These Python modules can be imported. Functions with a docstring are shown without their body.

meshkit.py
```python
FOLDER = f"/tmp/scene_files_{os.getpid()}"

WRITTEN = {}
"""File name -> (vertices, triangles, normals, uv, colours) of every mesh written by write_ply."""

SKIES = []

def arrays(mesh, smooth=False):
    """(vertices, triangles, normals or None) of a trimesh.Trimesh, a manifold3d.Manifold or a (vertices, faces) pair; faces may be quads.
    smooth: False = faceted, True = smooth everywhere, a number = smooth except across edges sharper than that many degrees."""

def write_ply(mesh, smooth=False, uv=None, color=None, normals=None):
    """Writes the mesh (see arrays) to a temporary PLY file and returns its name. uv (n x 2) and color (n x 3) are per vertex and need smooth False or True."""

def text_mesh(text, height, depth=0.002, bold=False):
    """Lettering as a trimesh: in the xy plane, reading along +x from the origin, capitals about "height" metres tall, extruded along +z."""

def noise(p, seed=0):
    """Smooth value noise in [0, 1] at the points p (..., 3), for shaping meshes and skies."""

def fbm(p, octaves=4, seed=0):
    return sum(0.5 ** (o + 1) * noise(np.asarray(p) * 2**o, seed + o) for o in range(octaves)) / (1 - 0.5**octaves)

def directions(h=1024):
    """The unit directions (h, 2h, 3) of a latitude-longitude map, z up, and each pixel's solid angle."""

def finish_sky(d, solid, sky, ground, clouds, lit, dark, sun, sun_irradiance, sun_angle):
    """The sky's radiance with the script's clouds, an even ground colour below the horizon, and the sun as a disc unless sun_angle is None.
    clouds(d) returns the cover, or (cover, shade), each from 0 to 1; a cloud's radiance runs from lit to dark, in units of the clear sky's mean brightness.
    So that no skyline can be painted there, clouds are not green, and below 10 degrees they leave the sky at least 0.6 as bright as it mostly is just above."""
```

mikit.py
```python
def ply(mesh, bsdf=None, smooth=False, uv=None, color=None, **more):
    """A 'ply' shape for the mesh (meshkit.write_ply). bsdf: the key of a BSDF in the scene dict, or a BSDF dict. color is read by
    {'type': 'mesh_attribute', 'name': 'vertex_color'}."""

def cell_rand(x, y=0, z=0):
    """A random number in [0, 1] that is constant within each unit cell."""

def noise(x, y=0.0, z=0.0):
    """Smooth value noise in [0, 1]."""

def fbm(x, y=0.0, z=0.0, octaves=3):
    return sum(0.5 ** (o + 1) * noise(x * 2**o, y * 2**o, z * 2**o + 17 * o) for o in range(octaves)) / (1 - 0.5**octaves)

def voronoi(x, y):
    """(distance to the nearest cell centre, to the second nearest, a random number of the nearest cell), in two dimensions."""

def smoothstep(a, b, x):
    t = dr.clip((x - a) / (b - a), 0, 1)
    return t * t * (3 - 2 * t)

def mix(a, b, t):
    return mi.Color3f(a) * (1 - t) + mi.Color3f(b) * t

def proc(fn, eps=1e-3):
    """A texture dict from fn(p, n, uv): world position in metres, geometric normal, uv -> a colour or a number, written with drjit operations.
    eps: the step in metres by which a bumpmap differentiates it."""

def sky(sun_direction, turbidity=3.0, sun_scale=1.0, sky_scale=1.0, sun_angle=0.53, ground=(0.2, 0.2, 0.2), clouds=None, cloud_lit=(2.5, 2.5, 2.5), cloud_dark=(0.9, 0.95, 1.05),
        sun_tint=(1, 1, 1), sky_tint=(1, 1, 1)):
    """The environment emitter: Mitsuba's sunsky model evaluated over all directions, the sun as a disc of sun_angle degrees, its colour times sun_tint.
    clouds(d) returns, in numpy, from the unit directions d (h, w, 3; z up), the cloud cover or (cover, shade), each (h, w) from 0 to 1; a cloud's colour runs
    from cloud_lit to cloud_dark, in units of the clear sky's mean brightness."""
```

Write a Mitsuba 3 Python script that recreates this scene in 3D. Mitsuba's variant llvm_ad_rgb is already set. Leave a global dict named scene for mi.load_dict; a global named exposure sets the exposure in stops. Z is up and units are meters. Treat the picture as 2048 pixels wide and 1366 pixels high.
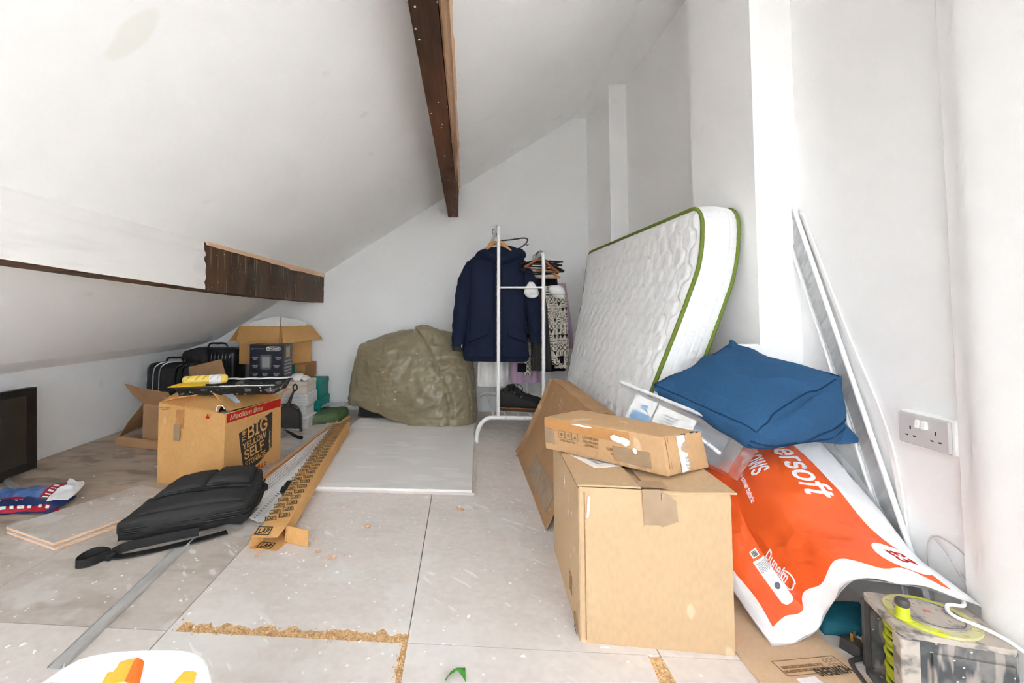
import math
import numpy as np
import trimesh
import drjit as dr
import mitsuba as mi
import mikit
import meshkit
from scipy.interpolate import CubicSpline, PchipInterpolator
from mikit import noise, fbm, voronoi, cell_rand, smoothstep, mix, proc

T = mi.ScalarTransform4f
scene = {'type': 'scene'}
labels = {}

# ------------------------------------------------------------------ camera, sky, exposure
EYE = np.array([0.0, 0.0, 0.93])
PITCH, YAW = math.radians(2.7), math.atan(70.0 / 950.0 * math.cos(math.radians(2.7)))
FWD = np.array([-math.sin(YAW) * math.cos(PITCH), math.cos(YAW) * math.cos(PITCH), math.sin(PITCH)])
scene['camera'] = {
    'type': 'perspective', 'fov_axis': 'x', 'fov': 2 * math.degrees(math.atan(1024.0 / 950.0)),
    'principal_point_offset_x': (1024.0 - 855.0) / 2048.0, 'principal_point_offset_y': (683.0 - 577.2) / 1366.0,
    'near_clip': 0.05, 'far_clip': 60.0,
    'to_world': T().look_at(origin=EYE.tolist(), target=(EYE + FWD).tolist(), up=[0, 0, 1]),
}


def overcast(d):
    return np.ones(d.shape[:2]), 0.25 * meshkit.fbm(d * 3.0, 3, 5)


scene['sky'] = mikit.sky([0.3, -0.5, 0.8], turbidity=4.0, sun_scale=0.0, sky_scale=1.0, ground=(0.30, 0.29, 0.27),
                         clouds=overcast, cloud_lit=(0.905, 1.0, 1.08), cloud_dark=(0.72, 0.80, 0.87))
exposure = 7.38


# ------------------------------------------------------------------ mesh helpers
def A(*p):
    return np.array(p, float)


def unit(v):
    v = np.asarray(v, float)
    return v / np.maximum(np.linalg.norm(v, axis=-1, keepdims=True), 1e-12)


def TM(v, f):
    return trimesh.Trimesh(np.asarray(v, float), np.asarray(f, int), process=False)


def cat(ms):
    return trimesh.util.concatenate([m for m in ms if m is not None])


def quads(n, m, cu=False, cv=False):
    i, j = np.meshgrid(np.arange(n if cu else n - 1), np.arange(m if cv else m - 1), indexing='ij')
    a, b, c, d = i * m + j, ((i + 1) % n) * m + j, ((i + 1) % n) * m + (j + 1) % m, i * m + (j + 1) % m
    return np.stack([np.stack([a, b, c], -1), np.stack([a, c, d], -1)], 2).reshape(-1, 3)


def normals_of(P):
    return unit(np.cross(np.gradient(P, axis=0), np.gradient(P, axis=1)))


def sheet(P, t, side=0.0):
    """A thick sheet over the grid of points P (n, m, 3); side -1 / 0 / 1 puts the thickness below / around / above it."""
    P = np.asarray(P, float)
    n, m = P.shape[:2]
    N = normals_of(P)
    top, bot = P + N * t * (0.5 + side / 2), P - N * t * (0.5 - side / 2)
    q = quads(n, m)
    k = n * m
    rim = np.concatenate([np.arange(m), np.arange(1, n) * m + m - 1, (n - 1) * m + np.arange(m - 2, -1, -1), np.arange(n - 2, 0, -1) * m])
    r2 = np.roll(rim, -1)
    side_f = np.vstack([np.stack([rim, rim + k, r2 + k], -1), np.stack([rim, r2 + k, r2], -1)])
    return TM(np.vstack([top.reshape(-1, 3), bot.reshape(-1, 3)]), np.vstack([q, q[:, ::-1] + k, side_f]))


def loft(R, cap0=True, cap1=True):
    """Rings R (n, k, 3), each closed."""
    R = np.asarray(R, float)
    n, k = R.shape[:2]
    v, f = [R.reshape(-1, 3)], [quads(n, k, cv=True)]
    c = n * k
    j = np.arange(k)
    if cap0:
        v.append(R[0].mean(0)[None])
        f.append(np.stack([np.full(k, c), j, (j + 1) % k], -1))
        c += 1
    if cap1:
        v.append(R[-1].mean(0)[None])
        f.append(np.stack([np.full(k, c), (n - 1) * k + (j + 1) % k, (n - 1) * k + j], -1))
    m = TM(np.vstack(v), np.vstack(f))
    if m.volume < 0:
        m.invert()
    return m


def curve(pts, n):
    pts = np.asarray(pts, float)
    d = np.r_[0, np.cumsum(np.linalg.norm(np.diff(pts, axis=0), axis=1))]
    return CubicSpline(d / d[-1], pts)(np.linspace(0, 1, n))


def line(pts, n):
    """Resampled polyline, corners kept soft (monotone)."""
    pts = np.asarray(pts, float)
    d = np.r_[0, np.cumsum(np.linalg.norm(np.diff(pts, axis=0), axis=1))]
    return PchipInterpolator(d / d[-1], pts)(np.linspace(0, 1, n))


def frames(path, up=None):
    t = unit(np.gradient(path, axis=0))
    out = []
    ref = np.asarray(up if up is not None else ([0, 0, 1.0] if abs(t[0][2]) < 0.9 else [1.0, 0, 0]), float)
    for d in t:
        a = np.cross(ref, d)
        if np.linalg.norm(a) < 1e-6:
            a = np.cross([0.3, 0.9, 0.1], d)
        a = unit(a)
        b = np.cross(d, a)
        if up is None:
            ref = b
        out.append((a, b))
    return out


def tube(path, r, sides=8, flat=1.0, up=None):
    """Round or flattened (flat = height / width) tube along a polyline."""
    path = np.asarray(path, float)
    r = np.broadcast_to(np.asarray(r, float), (len(path),))
    ang = np.arange(sides) * 2 * math.pi / sides
    R = [p + rr * (np.cos(ang)[:, None] * a + flat * np.sin(ang)[:, None] * b) for p, rr, (a, b) in zip(path, r, frames(path, up))]
    return loft(R)


def ribbon(path, w, t, up=(0, 0, 1)):
    """A band of width w and thickness t along a path; its width lies across `up` and the path."""
    path = np.asarray(path, float)
    fr = frames(path, up)
    R = [[p + a * w / 2 + b * t / 2, p - a * w / 2 + b * t / 2, p - a * w / 2 - b * t / 2, p + a * w / 2 - b * t / 2] for p, (a, b) in zip(path, fr)]
    return loft(R)


def rod(p, q, r, sides=10):
    return tube(np.array([p, q], float), r, sides)


def hull(pts):
    return trimesh.convex.convex_hull(np.asarray(pts, float))


def obox(o, a, b, c, ch=0.0):
    """A box from the corner o along the edge vectors a, b, c, its edges chamfered by ch metres."""
    o, a, b, c = (np.asarray(x, float) for x in (o, a, b, c))
    E, L = [a, b, c], [np.linalg.norm(x) for x in (a, b, c)]
    pts = []
    for s in np.ndindex(2, 2, 2):
        p = o + sum(s[k] * E[k] for k in range(3))
        if ch <= 0:
            pts.append(p)
            continue
        for k in range(3):
            q = p.copy()
            for j in range(3):
                if j != k:
                    q = q + (1 - 2 * s[j]) * min(ch, 0.45 * L[j]) * E[j] / L[j]
            pts.append(q)
    return hull(pts)


def box(x0, x1, y0, y1, z0, z1, ch=0.0):
    return obox((x0, y0, z0), (x1 - x0, 0, 0), (0, y1 - y0, 0), (0, 0, z1 - z0), ch)


def panel(pts, t):
    """A convex planar polygon given a thickness t on the far side of its normal."""
    p = np.asarray(pts, float)
    n = unit(np.cross(p[1] - p[0], p[2] - p[1]))
    return hull(np.vstack([p, p - n * t]))


def corner_box(c, bulge=0.0, n=14, wrinkle=0.0, freq=8.0, seed=0, power=1.0):
    """A soft box through eight corners c[ix][iy][iz], its faces swelling by bulge metres (one number or six: -x, +x, -y, +y, -z, +z)."""
    c = np.asarray(c, float).reshape(2, 2, 2, 3)
    bl = np.broadcast_to(np.asarray(bulge, float), (6,))
    s = np.linspace(0, 1, n)
    U, V = np.meshgrid(s, s, indexing='ij')
    vs, fs, k = [], [], 0
    cen = c.reshape(-1, 3).mean(0)

    def at(x, y, z):
        out = 0
        for i, j, l in np.ndindex(2, 2, 2):
            w = (x if i else 1 - x) * (y if j else 1 - y) * (z if l else 1 - z)
            out = out + w[..., None] * c[i, j, l]
        return out

    for f in range(6):
        ax, e = f // 2, f % 2
        co = [None] * 3
        co[ax] = np.full_like(U, float(e))
        co[(ax + 1) % 3], co[(ax + 2) % 3] = (U, V) if e else (V, U)
        P = at(*co)
        N = normals_of(P)
        if ((P - cen) * N).sum() < 0:
            N = -N
        w = (16 * U * (1 - U) * V * (1 - V)) ** power
        vs.append((P + N * (w * bl[f])[..., None]).reshape(-1, 3))
        q = quads(n, n)
        fs.append(q + k)
        k += n * n
    m = TM(np.vstack(vs), np.vstack(fs))
    m.merge_vertices(digits_vertex=5)
    m.fix_normals()
    if wrinkle:
        m.vertices = m.vertices + m.vertex_normals * (wrinkle * (meshkit.fbm(m.vertices * freq, 3, seed) - 0.5))[:, None]
    return m


def rough(m, amp, freq, seed=0, octaves=3):
    m = m.copy()
    m.vertices = m.vertices + m.vertex_normals * (2 * amp * (meshkit.fbm(m.vertices * freq, octaves, seed) - 0.5))[:, None]
    return m


def crumple(P, amp, freq, seed=0):
    """Sharp creases on a grid of points: ridged noise along the grid's normals."""
    r = 1 - 2 * np.abs(meshkit.fbm(P * freq, 2, seed) - 0.5) * 2.2
    return P + normals_of(P) * (amp * (r - 0.45))[..., None]


def coons(N0, N1, L0, L1):
    """Coons patch: N0 (v=0), N1 (v=1) along u; L0 (u=0), L1 (u=1) along v. Returns (nu, nv, 3)."""
    N0, N1, L0, L1 = map(np.asarray, (N0, N1, L0, L1))
    u, v = np.linspace(0, 1, len(N0))[:, None, None], np.linspace(0, 1, len(L0))[None, :, None]
    ruled_v = (1 - v) * N0[:, None] + v * N1[:, None]
    ruled_u = (1 - u) * L0[None] + u * L1[None]
    bil = (1 - u) * (1 - v) * N0[0] + u * (1 - v) * N0[-1] + (1 - u) * v * N1[0] + u * v * N1[-1]
    return ruled_v + ruled_u - bil


def lettering(text, h, o, ux, uy, depth=0.0006, bold=True, lift=0.0003, width=None, slant=0.0):
    """Raised flat print: reads along ux from o, upright along uy. width squeezes or stretches it."""
    m = meshkit.text_mesh(text, h, depth, bold)
    v = np.array(m.vertices)
    if width:
        v[:, 0] *= width / max(v[:, 0].max(), 1e-9)
    v[:, 0] += slant * v[:, 1]
    ux, uy = unit(ux), unit(uy)
    n = unit(np.cross(ux, uy))
    return TM(np.asarray(o, float) + v[:, :1] * ux + v[:, 1:2] * uy + (v[:, 2:] + lift) * n, m.faces)


def flat(x0, y0, x1, y1, o, ux, uy, depth=0.0006, lift=0.0003):
    """A thin printed rectangle in the plane (o, ux, uy)."""
    ux, uy = unit(ux), unit(uy)
    n = unit(np.cross(ux, uy))
    return obox(np.asarray(o, float) + x0 * ux + y0 * uy + lift * n, (x1 - x0) * ux, (y1 - y0) * uy, depth * n)


def frame_flat(x0, y0, x1, y1, w, *a, **k):
    return cat([flat(x0, y0, x1, y0 + w, *a, **k), flat(x0, y1 - w, x1, y1, *a, **k), flat(x0, y0 + w, x0 + w, y1 - w, *a, **k), flat(x1 - w, y0 + w, x1, y1 - w, *a, **k)])


def on_surface(m, S, lift, cell=0.006):
    """Lay a flat mesh (x, y, height) on a surface S(x, y) -> (points, normals)."""
    v, f = trimesh.remesh.subdivide_to_size(m.vertices, m.faces, cell)
    P, N = S(v[:, 0], v[:, 1])
    return TM(P + N * (v[:, 2] + lift)[:, None], f)


# ------------------------------------------------------------------ scene helpers
def add(key, mesh, mat, smooth=False, **kw):
    """One entry of the scene; a key already taken gets the next three-digit number."""
    k, i = key, 0
    while k in scene:
        i += 1
        k = '%s_%03d' % (key, i)
    scene[k] = mikit.ply(mesh, mat, smooth=smooth, **kw)
    return k


def tag(key, label, category, group=None):
    labels[key] = {'label': label, 'category': category}
    if group:
        labels[key]['group'] = group
    return key


def note(key, label):
    labels[key] = {'label': label}


def struct(key, mesh, mat, smooth=False, label=None):
    k = add(key, mesh, mat, smooth)
    labels[k] = {'kind': 'structure', 'label': label} if label else {'kind': 'structure'}
    return k


# ------------------------------------------------------------------ materials
def two(b):
    return {'type': 'twosided', 'bsdf': b}


def mat(key, col, rough=0.6, metallic=0.0, bump=None, spec=0.4, **more):
    """col: a colour or fn(p, n, uv)."""
    d = {'type': 'principled', 'base_color': proc(col) if callable(col) else {'type': 'rgb', 'value': list(col)}, 'metallic': metallic, 'specular': spec, **more}
    d['roughness'] = proc(rough) if callable(rough) else float(rough)
    if bump:
        fn, scale = bump
        d = {'type': 'bumpmap', 'arbitrary': proc(fn), 'scale': float(scale), 'bsdf': d}
    scene[key] = two(d)
    return key


def lin(r, g, b):
    """sRGB 0-255 to linear."""
    return tuple(((c / 255 + 0.055) / 1.055) ** 2.4 if c > 10 else c / 255 / 12.92 for c in (r, g, b))


def paint(p, n, uv):
    """White emulsion on plaster: faint roller mottling, small scuffs."""
    m = noise(p.x * 4.1, p.y * 4.1, p.z * 4.1)
    s = smoothstep(0.80, 0.88, fbm(p.x * 9.0 + 4.0, p.y * 9.0, p.z * 5.0, 2))
    c = mix((0.855, 0.855, 0.85), (0.88, 0.88, 0.875), m)
    # an old damp patch, sealed and painted over, on the slope above the eaves beam
    q = dr.sqrt(dr.square((p.x + 0.812) / 0.078) + dr.square((p.y - 1.082 + 0.25 * (p.x + 0.812)) / 0.040)) + 0.5 * (noise(p.x * 20.0, p.y * 20.0, 3.0) - 0.5)
    c = mix(c, (0.79, 0.79, 0.735), (1 - smoothstep(0.75, 1.05, q)) * dr.select((p.z > 1.3) & (p.z < 1.9), 0.7, 0.0))
    return mix(c, (0.70, 0.675, 0.64), s * 0.35)


mat('material_wall_paint', paint, 0.7, spec=0.25)
mat('material_trim_paint', (0.86, 0.855, 0.845), 0.45, spec=0.4)


def floor_dust(base, dirt, amount):
    def fn(p, n, uv):
        g = fbm(p.x * 2.2, p.y * 2.2, 0.0, 4)
        fine = fbm(p.x * 60.0, p.y * 60.0, 3.0, 3)
        smear = smoothstep(0.52, 0.72, fbm(p.x * 6.0 + p.y * 2.0, p.y * 14.0, 9.0, 4))
        plaster = smoothstep(0.60, 0.72, fbm(p.x * 5.0 + 8.0, p.y * 5.0, 5.0, 4))
        d1, d2, r = voronoi(p.x * 26.0 + 5.0, p.y * 20.0)
        spot = (1 - smoothstep(0.05, 0.13, d1)) * smoothstep(0.86, 0.88, r)
        streak = smoothstep(0.74, 0.80, fbm((p.x + p.y) * 34.0, (p.x - p.y) * 7.0, 2.0, 2)) * smoothstep(0.55, 0.7, noise(p.x * 3, p.y * 3, 7.0))
        c = mix(base, dirt, dr.clip(amount * (0.25 + g * 0.8) + smear * 0.35 * amount, 0, 1))
        c = c * (0.93 + 0.14 * fine)
        c = mix(c, (0.70, 0.675, 0.65), plaster * 0.45)
        return mix(c, (0.86, 0.85, 0.83), dr.clip(spot + streak * 0.6, 0, 1) * 0.75)
    return fn


def floor_bump(p, n, uv):
    return fbm(p.x * 40.0, p.y * 40.0, 1.0, 3)


mat('material_floor_clean', floor_dust(lin(218, 210, 204), lin(190, 180, 172), 0.45), 0.75, bump=(floor_bump, 0.0006), spec=0.25)
mat('material_floor_worn', floor_dust(lin(206, 198, 191), lin(172, 160, 149), 0.75), 0.75, bump=(floor_bump, 0.0008), spec=0.25)


worn_floor = floor_dust(lin(206, 198, 191), lin(172, 160, 149), 0.75)


def floor_brown(p, n, uv):
    """Bare chipboard trodden brown with old dirt in the corner under the eaves; the dirt ends in a ragged outline."""
    g = fbm(p.x * 3.0, p.y * 9.0, 0.0, 3)
    grain = fbm(p.x * 9.0, p.y * 45.0, 2.0, 2)
    dark = smoothstep(0.55, 0.75, fbm(p.x * 7.0 + 3, p.y * 12.0, 6.0, 3))
    c = mix(lin(190, 174, 158), lin(148, 132, 117), g * 0.9)
    c = c * (0.88 + 0.22 * grain)
    c = mix(c, lin(112, 98, 87), dark * 0.45)
    red = smoothstep(0.66, 0.76, fbm(p.x * 5.0 + 11, p.y * 14.0, 4.0, 2))
    c = mix(c, lin(196, 162, 140), red * 0.35)
    edge = smoothstep(-0.06, 0.10, (p.y - 2.02) * 0.8 + (-1.50 - p.x) * 0.35 + 0.9 * (fbm(p.x * 6.0, p.y * 6.0, 12.0, 3) - 0.5))
    return mix(worn_floor(p, n, uv), c, edge)


mat('material_floor_brown', floor_brown, 0.8, bump=(floor_bump, 0.0008), spec=0.2)


def chipboard(p, n, uv):
    d1, d2, r = voronoi(p.x * 260.0, p.y * 260.0 + p.z * 120.0)
    c = mix(lin(222, 190, 146), lin(176, 132, 86), r)
    return c * (0.8 + 0.35 * noise(p.x * 90, p.y * 90, p.z * 90))


mat('material_chipboard', chipboard, 0.9, spec=0.1)
mat('material_dark_gap', (0.05, 0.045, 0.04), 0.9, spec=0.1)


def old_wood(base, dark, pale, axis_y=True):
    def fn(p, n, uv):
        g = fbm(p.x * 26.0, p.y * 1.6, p.z * 26.0, 4)
        blot = fbm(p.x * 7.0, p.y * 2.2, p.z * 7.0, 3)
        fine = noise(p.x * 160.0, p.y * 7.0, p.z * 160.0)
        c = mix(base, dark, smoothstep(0.3, 0.75, blot))
        c = mix(c, pale, smoothstep(0.62, 0.85, g) * 0.5)
        d1, d2, r = voronoi(p.y * 17.0, (p.x + p.z) * 24.0)
        dot = (1 - smoothstep(0.05, 0.11, d1)) * smoothstep(0.80, 0.82, r)
        return mix(c * (0.75 + 0.5 * fine), (0.75, 0.72, 0.66), dot * 0.85)
    return fn


def wood_bump(p, n, uv):
    return fbm(p.x * 50.0, p.y * 3.0, p.z * 50.0, 3)


mat('material_beam_dark', old_wood(lin(92, 60, 40), lin(58, 40, 28), lin(128, 92, 62)), 0.7, bump=(wood_bump, 0.004), spec=0.3)
mat('material_beam_pale', old_wood(lin(150, 116, 88), lin(112, 84, 62), lin(176, 142, 110)), 0.75, bump=(wood_bump, 0.003), spec=0.2)


def bare_purlin(p, n, uv):
    """Dark bitumen-stained beam with pale vertical drips and flecks."""
    g = fbm(p.y * 9.0, p.z * 2.5, 0.0, 4)
    drip = smoothstep(0.66, 0.80, fbm(p.y * 70.0, p.z * 4.0, 3.0, 3))
    c = mix(lin(86, 58, 38), lin(56, 38, 26), smoothstep(0.3, 0.7, g))
    c = mix(c, lin(62, 60, 48), smoothstep(0.5, 0.75, fbm(p.y * 5.0, p.z * 11.0, 8.0, 3)) * 0.6)
    c = mix(c, lin(150, 126, 100), drip * 0.45)
    d1, d2, r = voronoi(p.y * 20.0, p.z * 26.0)
    return mix(c, lin(205, 190, 170), (1 - smoothstep(0.04, 0.10, d1)) * smoothstep(0.82, 0.84, r) * 0.8)


mat('material_purlin_bare', bare_purlin, 0.6, bump=(wood_bump, 0.003), spec=0.35)


def whitewash(p, n, uv):
    """Thin white paint brushed along the beam, grey wood grain showing through."""
    g = fbm(p.y * 2.6, p.z * 34.0, p.x * 10.0, 4)
    b = fbm(p.y * 3.3, p.z * 7.0, 4.0, 3)
    c = mix((0.79, 0.76, 0.735), (0.66, 0.635, 0.62), smoothstep(0.45, 0.8, g) * 0.55)
    return mix(c, (0.64, 0.63, 0.63), smoothstep(0.55, 0.75, b) * 0.45)


mat('material_whitewash', whitewash, 0.7, bump=(wood_bump, 0.0015), spec=0.25)


def cardboard(base, worn, seed, grime=0.5):
    def fn(p, n, uv):
        flute = 0.5 + 0.5 * dr.sin((p.x + p.y) * 900.0)
        m = fbm(p.x * 7.0 + seed, p.y * 7.0, p.z * 7.0, 4)
        fib = noise(p.x * 140.0, p.y * 140.0, p.z * 60.0 + seed)
        c = mix(base, worn, m * grime)
        sc = smoothstep(0.74, 0.80, fbm(p.x * 21.0 + seed, p.y * 21.0, p.z * 9.0, 3))
        c = mix(c, lin(226, 206, 180), sc * 0.35)
        return c * (0.94 + 0.10 * fib + 0.02 * flute)
    return fn


def card_bump(p, n, uv):
    return fbm(p.x * 30.0, p.y * 30.0, p.z * 16.0, 3)


mat('material_card_pale', cardboard(lin(188, 160, 126), lin(178, 146, 110), 1.0, 0.35), 0.65, bump=(card_bump, 0.0008), spec=0.25)
mat('material_card_gold', cardboard(lin(214, 166, 106), lin(188, 136, 82), 5.0, 0.6), 0.65, bump=(card_bump, 0.0012), spec=0.25)
mat('material_card_long', cardboard(lin(192, 156, 116), lin(170, 132, 94), 25.0, 0.6), 0.65, bump=(card_bump, 0.0012), spec=0.25)
mat('material_card_brown', cardboard(lin(182, 144, 106), lin(152, 116, 84), 9.0, 0.7), 0.7, bump=(card_bump, 0.0014), spec=0.2)
mat('material_card_deep', cardboard(lin(168, 122, 78), lin(134, 94, 60), 13.0, 0.6), 0.7, bump=(card_bump, 0.0012), spec=0.2)
mat('material_card_flat', cardboard(lin(208, 180, 148), lin(190, 160, 128), 17.0, 0.5), 0.7, bump=(card_bump, 0.0006), spec=0.2)
mat('material_card_inside', cardboard(lin(150, 116, 82), lin(120, 90, 62), 21.0, 0.5), 0.8, spec=0.15)
mat('material_tape', lambda p, n, uv: mix(lin(164, 140, 114), lin(146, 122, 96), fbm(p.x * 30, p.y * 30, p.z * 30, 2)), 0.3, spec=0.5)
mat('material_tape_amber', lambda p, n, uv: mix(lin(188, 138, 84), lin(168, 116, 68), fbm(p.x * 26, p.y * 26, p.z * 26, 3)), 0.28, spec=0.5)
mat('material_ink', (0.045, 0.035, 0.03), 0.7, spec=0.2)
mat('material_ink_soft', lin(134, 100, 66), 0.7, spec=0.2)
mat('material_ink_red', lin(178, 34, 30), 0.6, spec=0.3)
mat('material_paper', lambda p, n, uv: mix((0.82, 0.81, 0.79), (0.74, 0.73, 0.71), fbm(p.x * 22, p.y * 22, p.z * 22, 2)), 0.6, spec=0.3)
mat('material_ink_grey', lin(150, 150, 152), 0.6, spec=0.2)
mat('material_white_fleck', (0.86, 0.855, 0.84), 0.7, spec=0.2)


def metal(p, n, uv):
    """Galvanised zinc spangle."""
    d1, d2, r = voronoi(p.x * 60.0 + p.z * 22.0, p.y * 60.0 + p.z * 40.0)
    return mix((0.38, 0.39, 0.40), (0.58, 0.59, 0.59), 0.6 * r + 0.4 * fbm(p.x * 20, p.y * 20, p.z * 20, 2))


mat('material_zinc', metal, 0.42, metallic=0.45)
mat('material_white_metal', (0.80, 0.80, 0.80), 0.35, spec=0.5)
mat('material_white_plastic', (0.84, 0.84, 0.83), 0.3, spec=0.5)
mat('material_grey_plastic', lin(196, 192, 192), 0.4, spec=0.4)
mat('material_black_plastic', (0.014, 0.014, 0.016), 0.35, spec=0.5)
mat('material_black_gloss', (0.010, 0.010, 0.011), 0.12, spec=0.6)
mat('material_brass', (0.70, 0.48, 0.16), 0.3, metallic=1.0)
mat('material_chrome', (0.75, 0.75, 0.76), 0.2, metallic=1.0)


def pine(p, n, uv):
    g = fbm(p.x * 60.0, p.y * 4.0, p.z * 60.0, 3)
    return mix(lin(222, 180, 132), lin(190, 142, 96), g)


mat('material_pine', pine, 0.6, spec=0.3)
mat('material_pine_pale', lambda p, n, uv: mix(lin(236, 206, 178), lin(214, 172, 138), fbm(p.x * 9, p.y * 9, p.z * 120, 3)), 0.6, spec=0.3)


def weave(col, col2, f=900.0, big=6.0):
    def fn(p, n, uv):
        w = noise(p.x * f, p.y * f, p.z * f)
        m = fbm(p.x * big, p.y * big, p.z * big, 3)
        return mix(col, col2, m) * (0.8 + 0.4 * w)
    return fn


def cloth_bump(p, n, uv):
    return fbm(p.x * 34.0, p.y * 34.0, p.z * 26.0, 3)


mat('material_navy', weave((0.007, 0.0115, 0.030), (0.010, 0.0165, 0.040)), 0.8, bump=(cloth_bump, 0.003), spec=0.2, sheen=0.3)
mat('material_navy_dark', (0.004, 0.006, 0.014), 0.85, spec=0.15)
mat('material_blue_cotton', weave((0.020, 0.068, 0.150), (0.028, 0.088, 0.185), 700.0, 5.0), 0.85, bump=(cloth_bump, 0.002), spec=0.15, sheen=0.3)
mat('material_blue_seam', (0.011, 0.038, 0.090), 0.85, spec=0.1)
mat('material_black_cloth', weave((0.020, 0.020, 0.021), (0.036, 0.034, 0.033)), 0.75, bump=(cloth_bump, 0.004), spec=0.3)
mat('material_black_strap', (0.014, 0.014, 0.014), 0.6, spec=0.35)
mat('material_white_cloth', weave((0.74, 0.73, 0.70), (0.80, 0.79, 0.77)), 0.85, bump=(cloth_bump, 0.002), spec=0.15)
mat('material_lilac', weave(lin(196, 168, 190), lin(178, 150, 174)), 0.85, bump=(cloth_bump, 0.002), spec=0.15)


def aztec(p, n, uv):
    """Cream cloth with black woven geometric figures in rows."""
    u, v = p.x * 30.0 + p.y * 12.0, p.z * 24.0
    row, col = dr.floor(v), dr.floor(u)
    fy, fx = v - row, u - col
    r = cell_rand(row, 3.0, 1.0) * 0.7 + 0.3 * cell_rand(row, col, 5.0)
    ax, ay = dr.abs(fx - 0.5), dr.abs(fy - 0.5)
    cross = dr.select(dr.abs(ax - ay) < 0.10, 1.0, 0.0)
    diam = dr.select(ax + ay < 0.34, 1.0, 0.0) * dr.select(ax + ay > 0.16, 1.0, 0.0)
    bar = dr.select((dr.abs(ax - 0.16) < 0.07) & (ay < 0.42), 1.0, 0.0)
    tri = dr.select(fy > 1.6 * ax + 0.15, 1.0, 0.0)
    d1, d2, rr = voronoi(u * 3.0, v * 3.0)
    dots = dr.select(d1 < 0.30, 1.0, 0.0)
    lines = dr.select(dr.abs(ay - 0.25) < 0.08, 1.0, 0.0) * dr.select(ax < 0.42, 1.0, 0.0)
    pat = dr.select(r < 0.22, cross, dr.select(r < 0.38, diam, dr.select(r < 0.54, bar, dr.select(r < 0.66, tri, dr.select(r < 0.82, dots, lines)))))
    thread = noise(p.x * 500, p.y * 500, p.z * 500)
    return mix(lin(206, 198, 184), lin(34, 32, 34), dr.clip(pat, 0, 1)) * (0.85 + 0.3 * thread)


mat('material_aztec', aztec, 0.85, spec=0.15)


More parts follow.
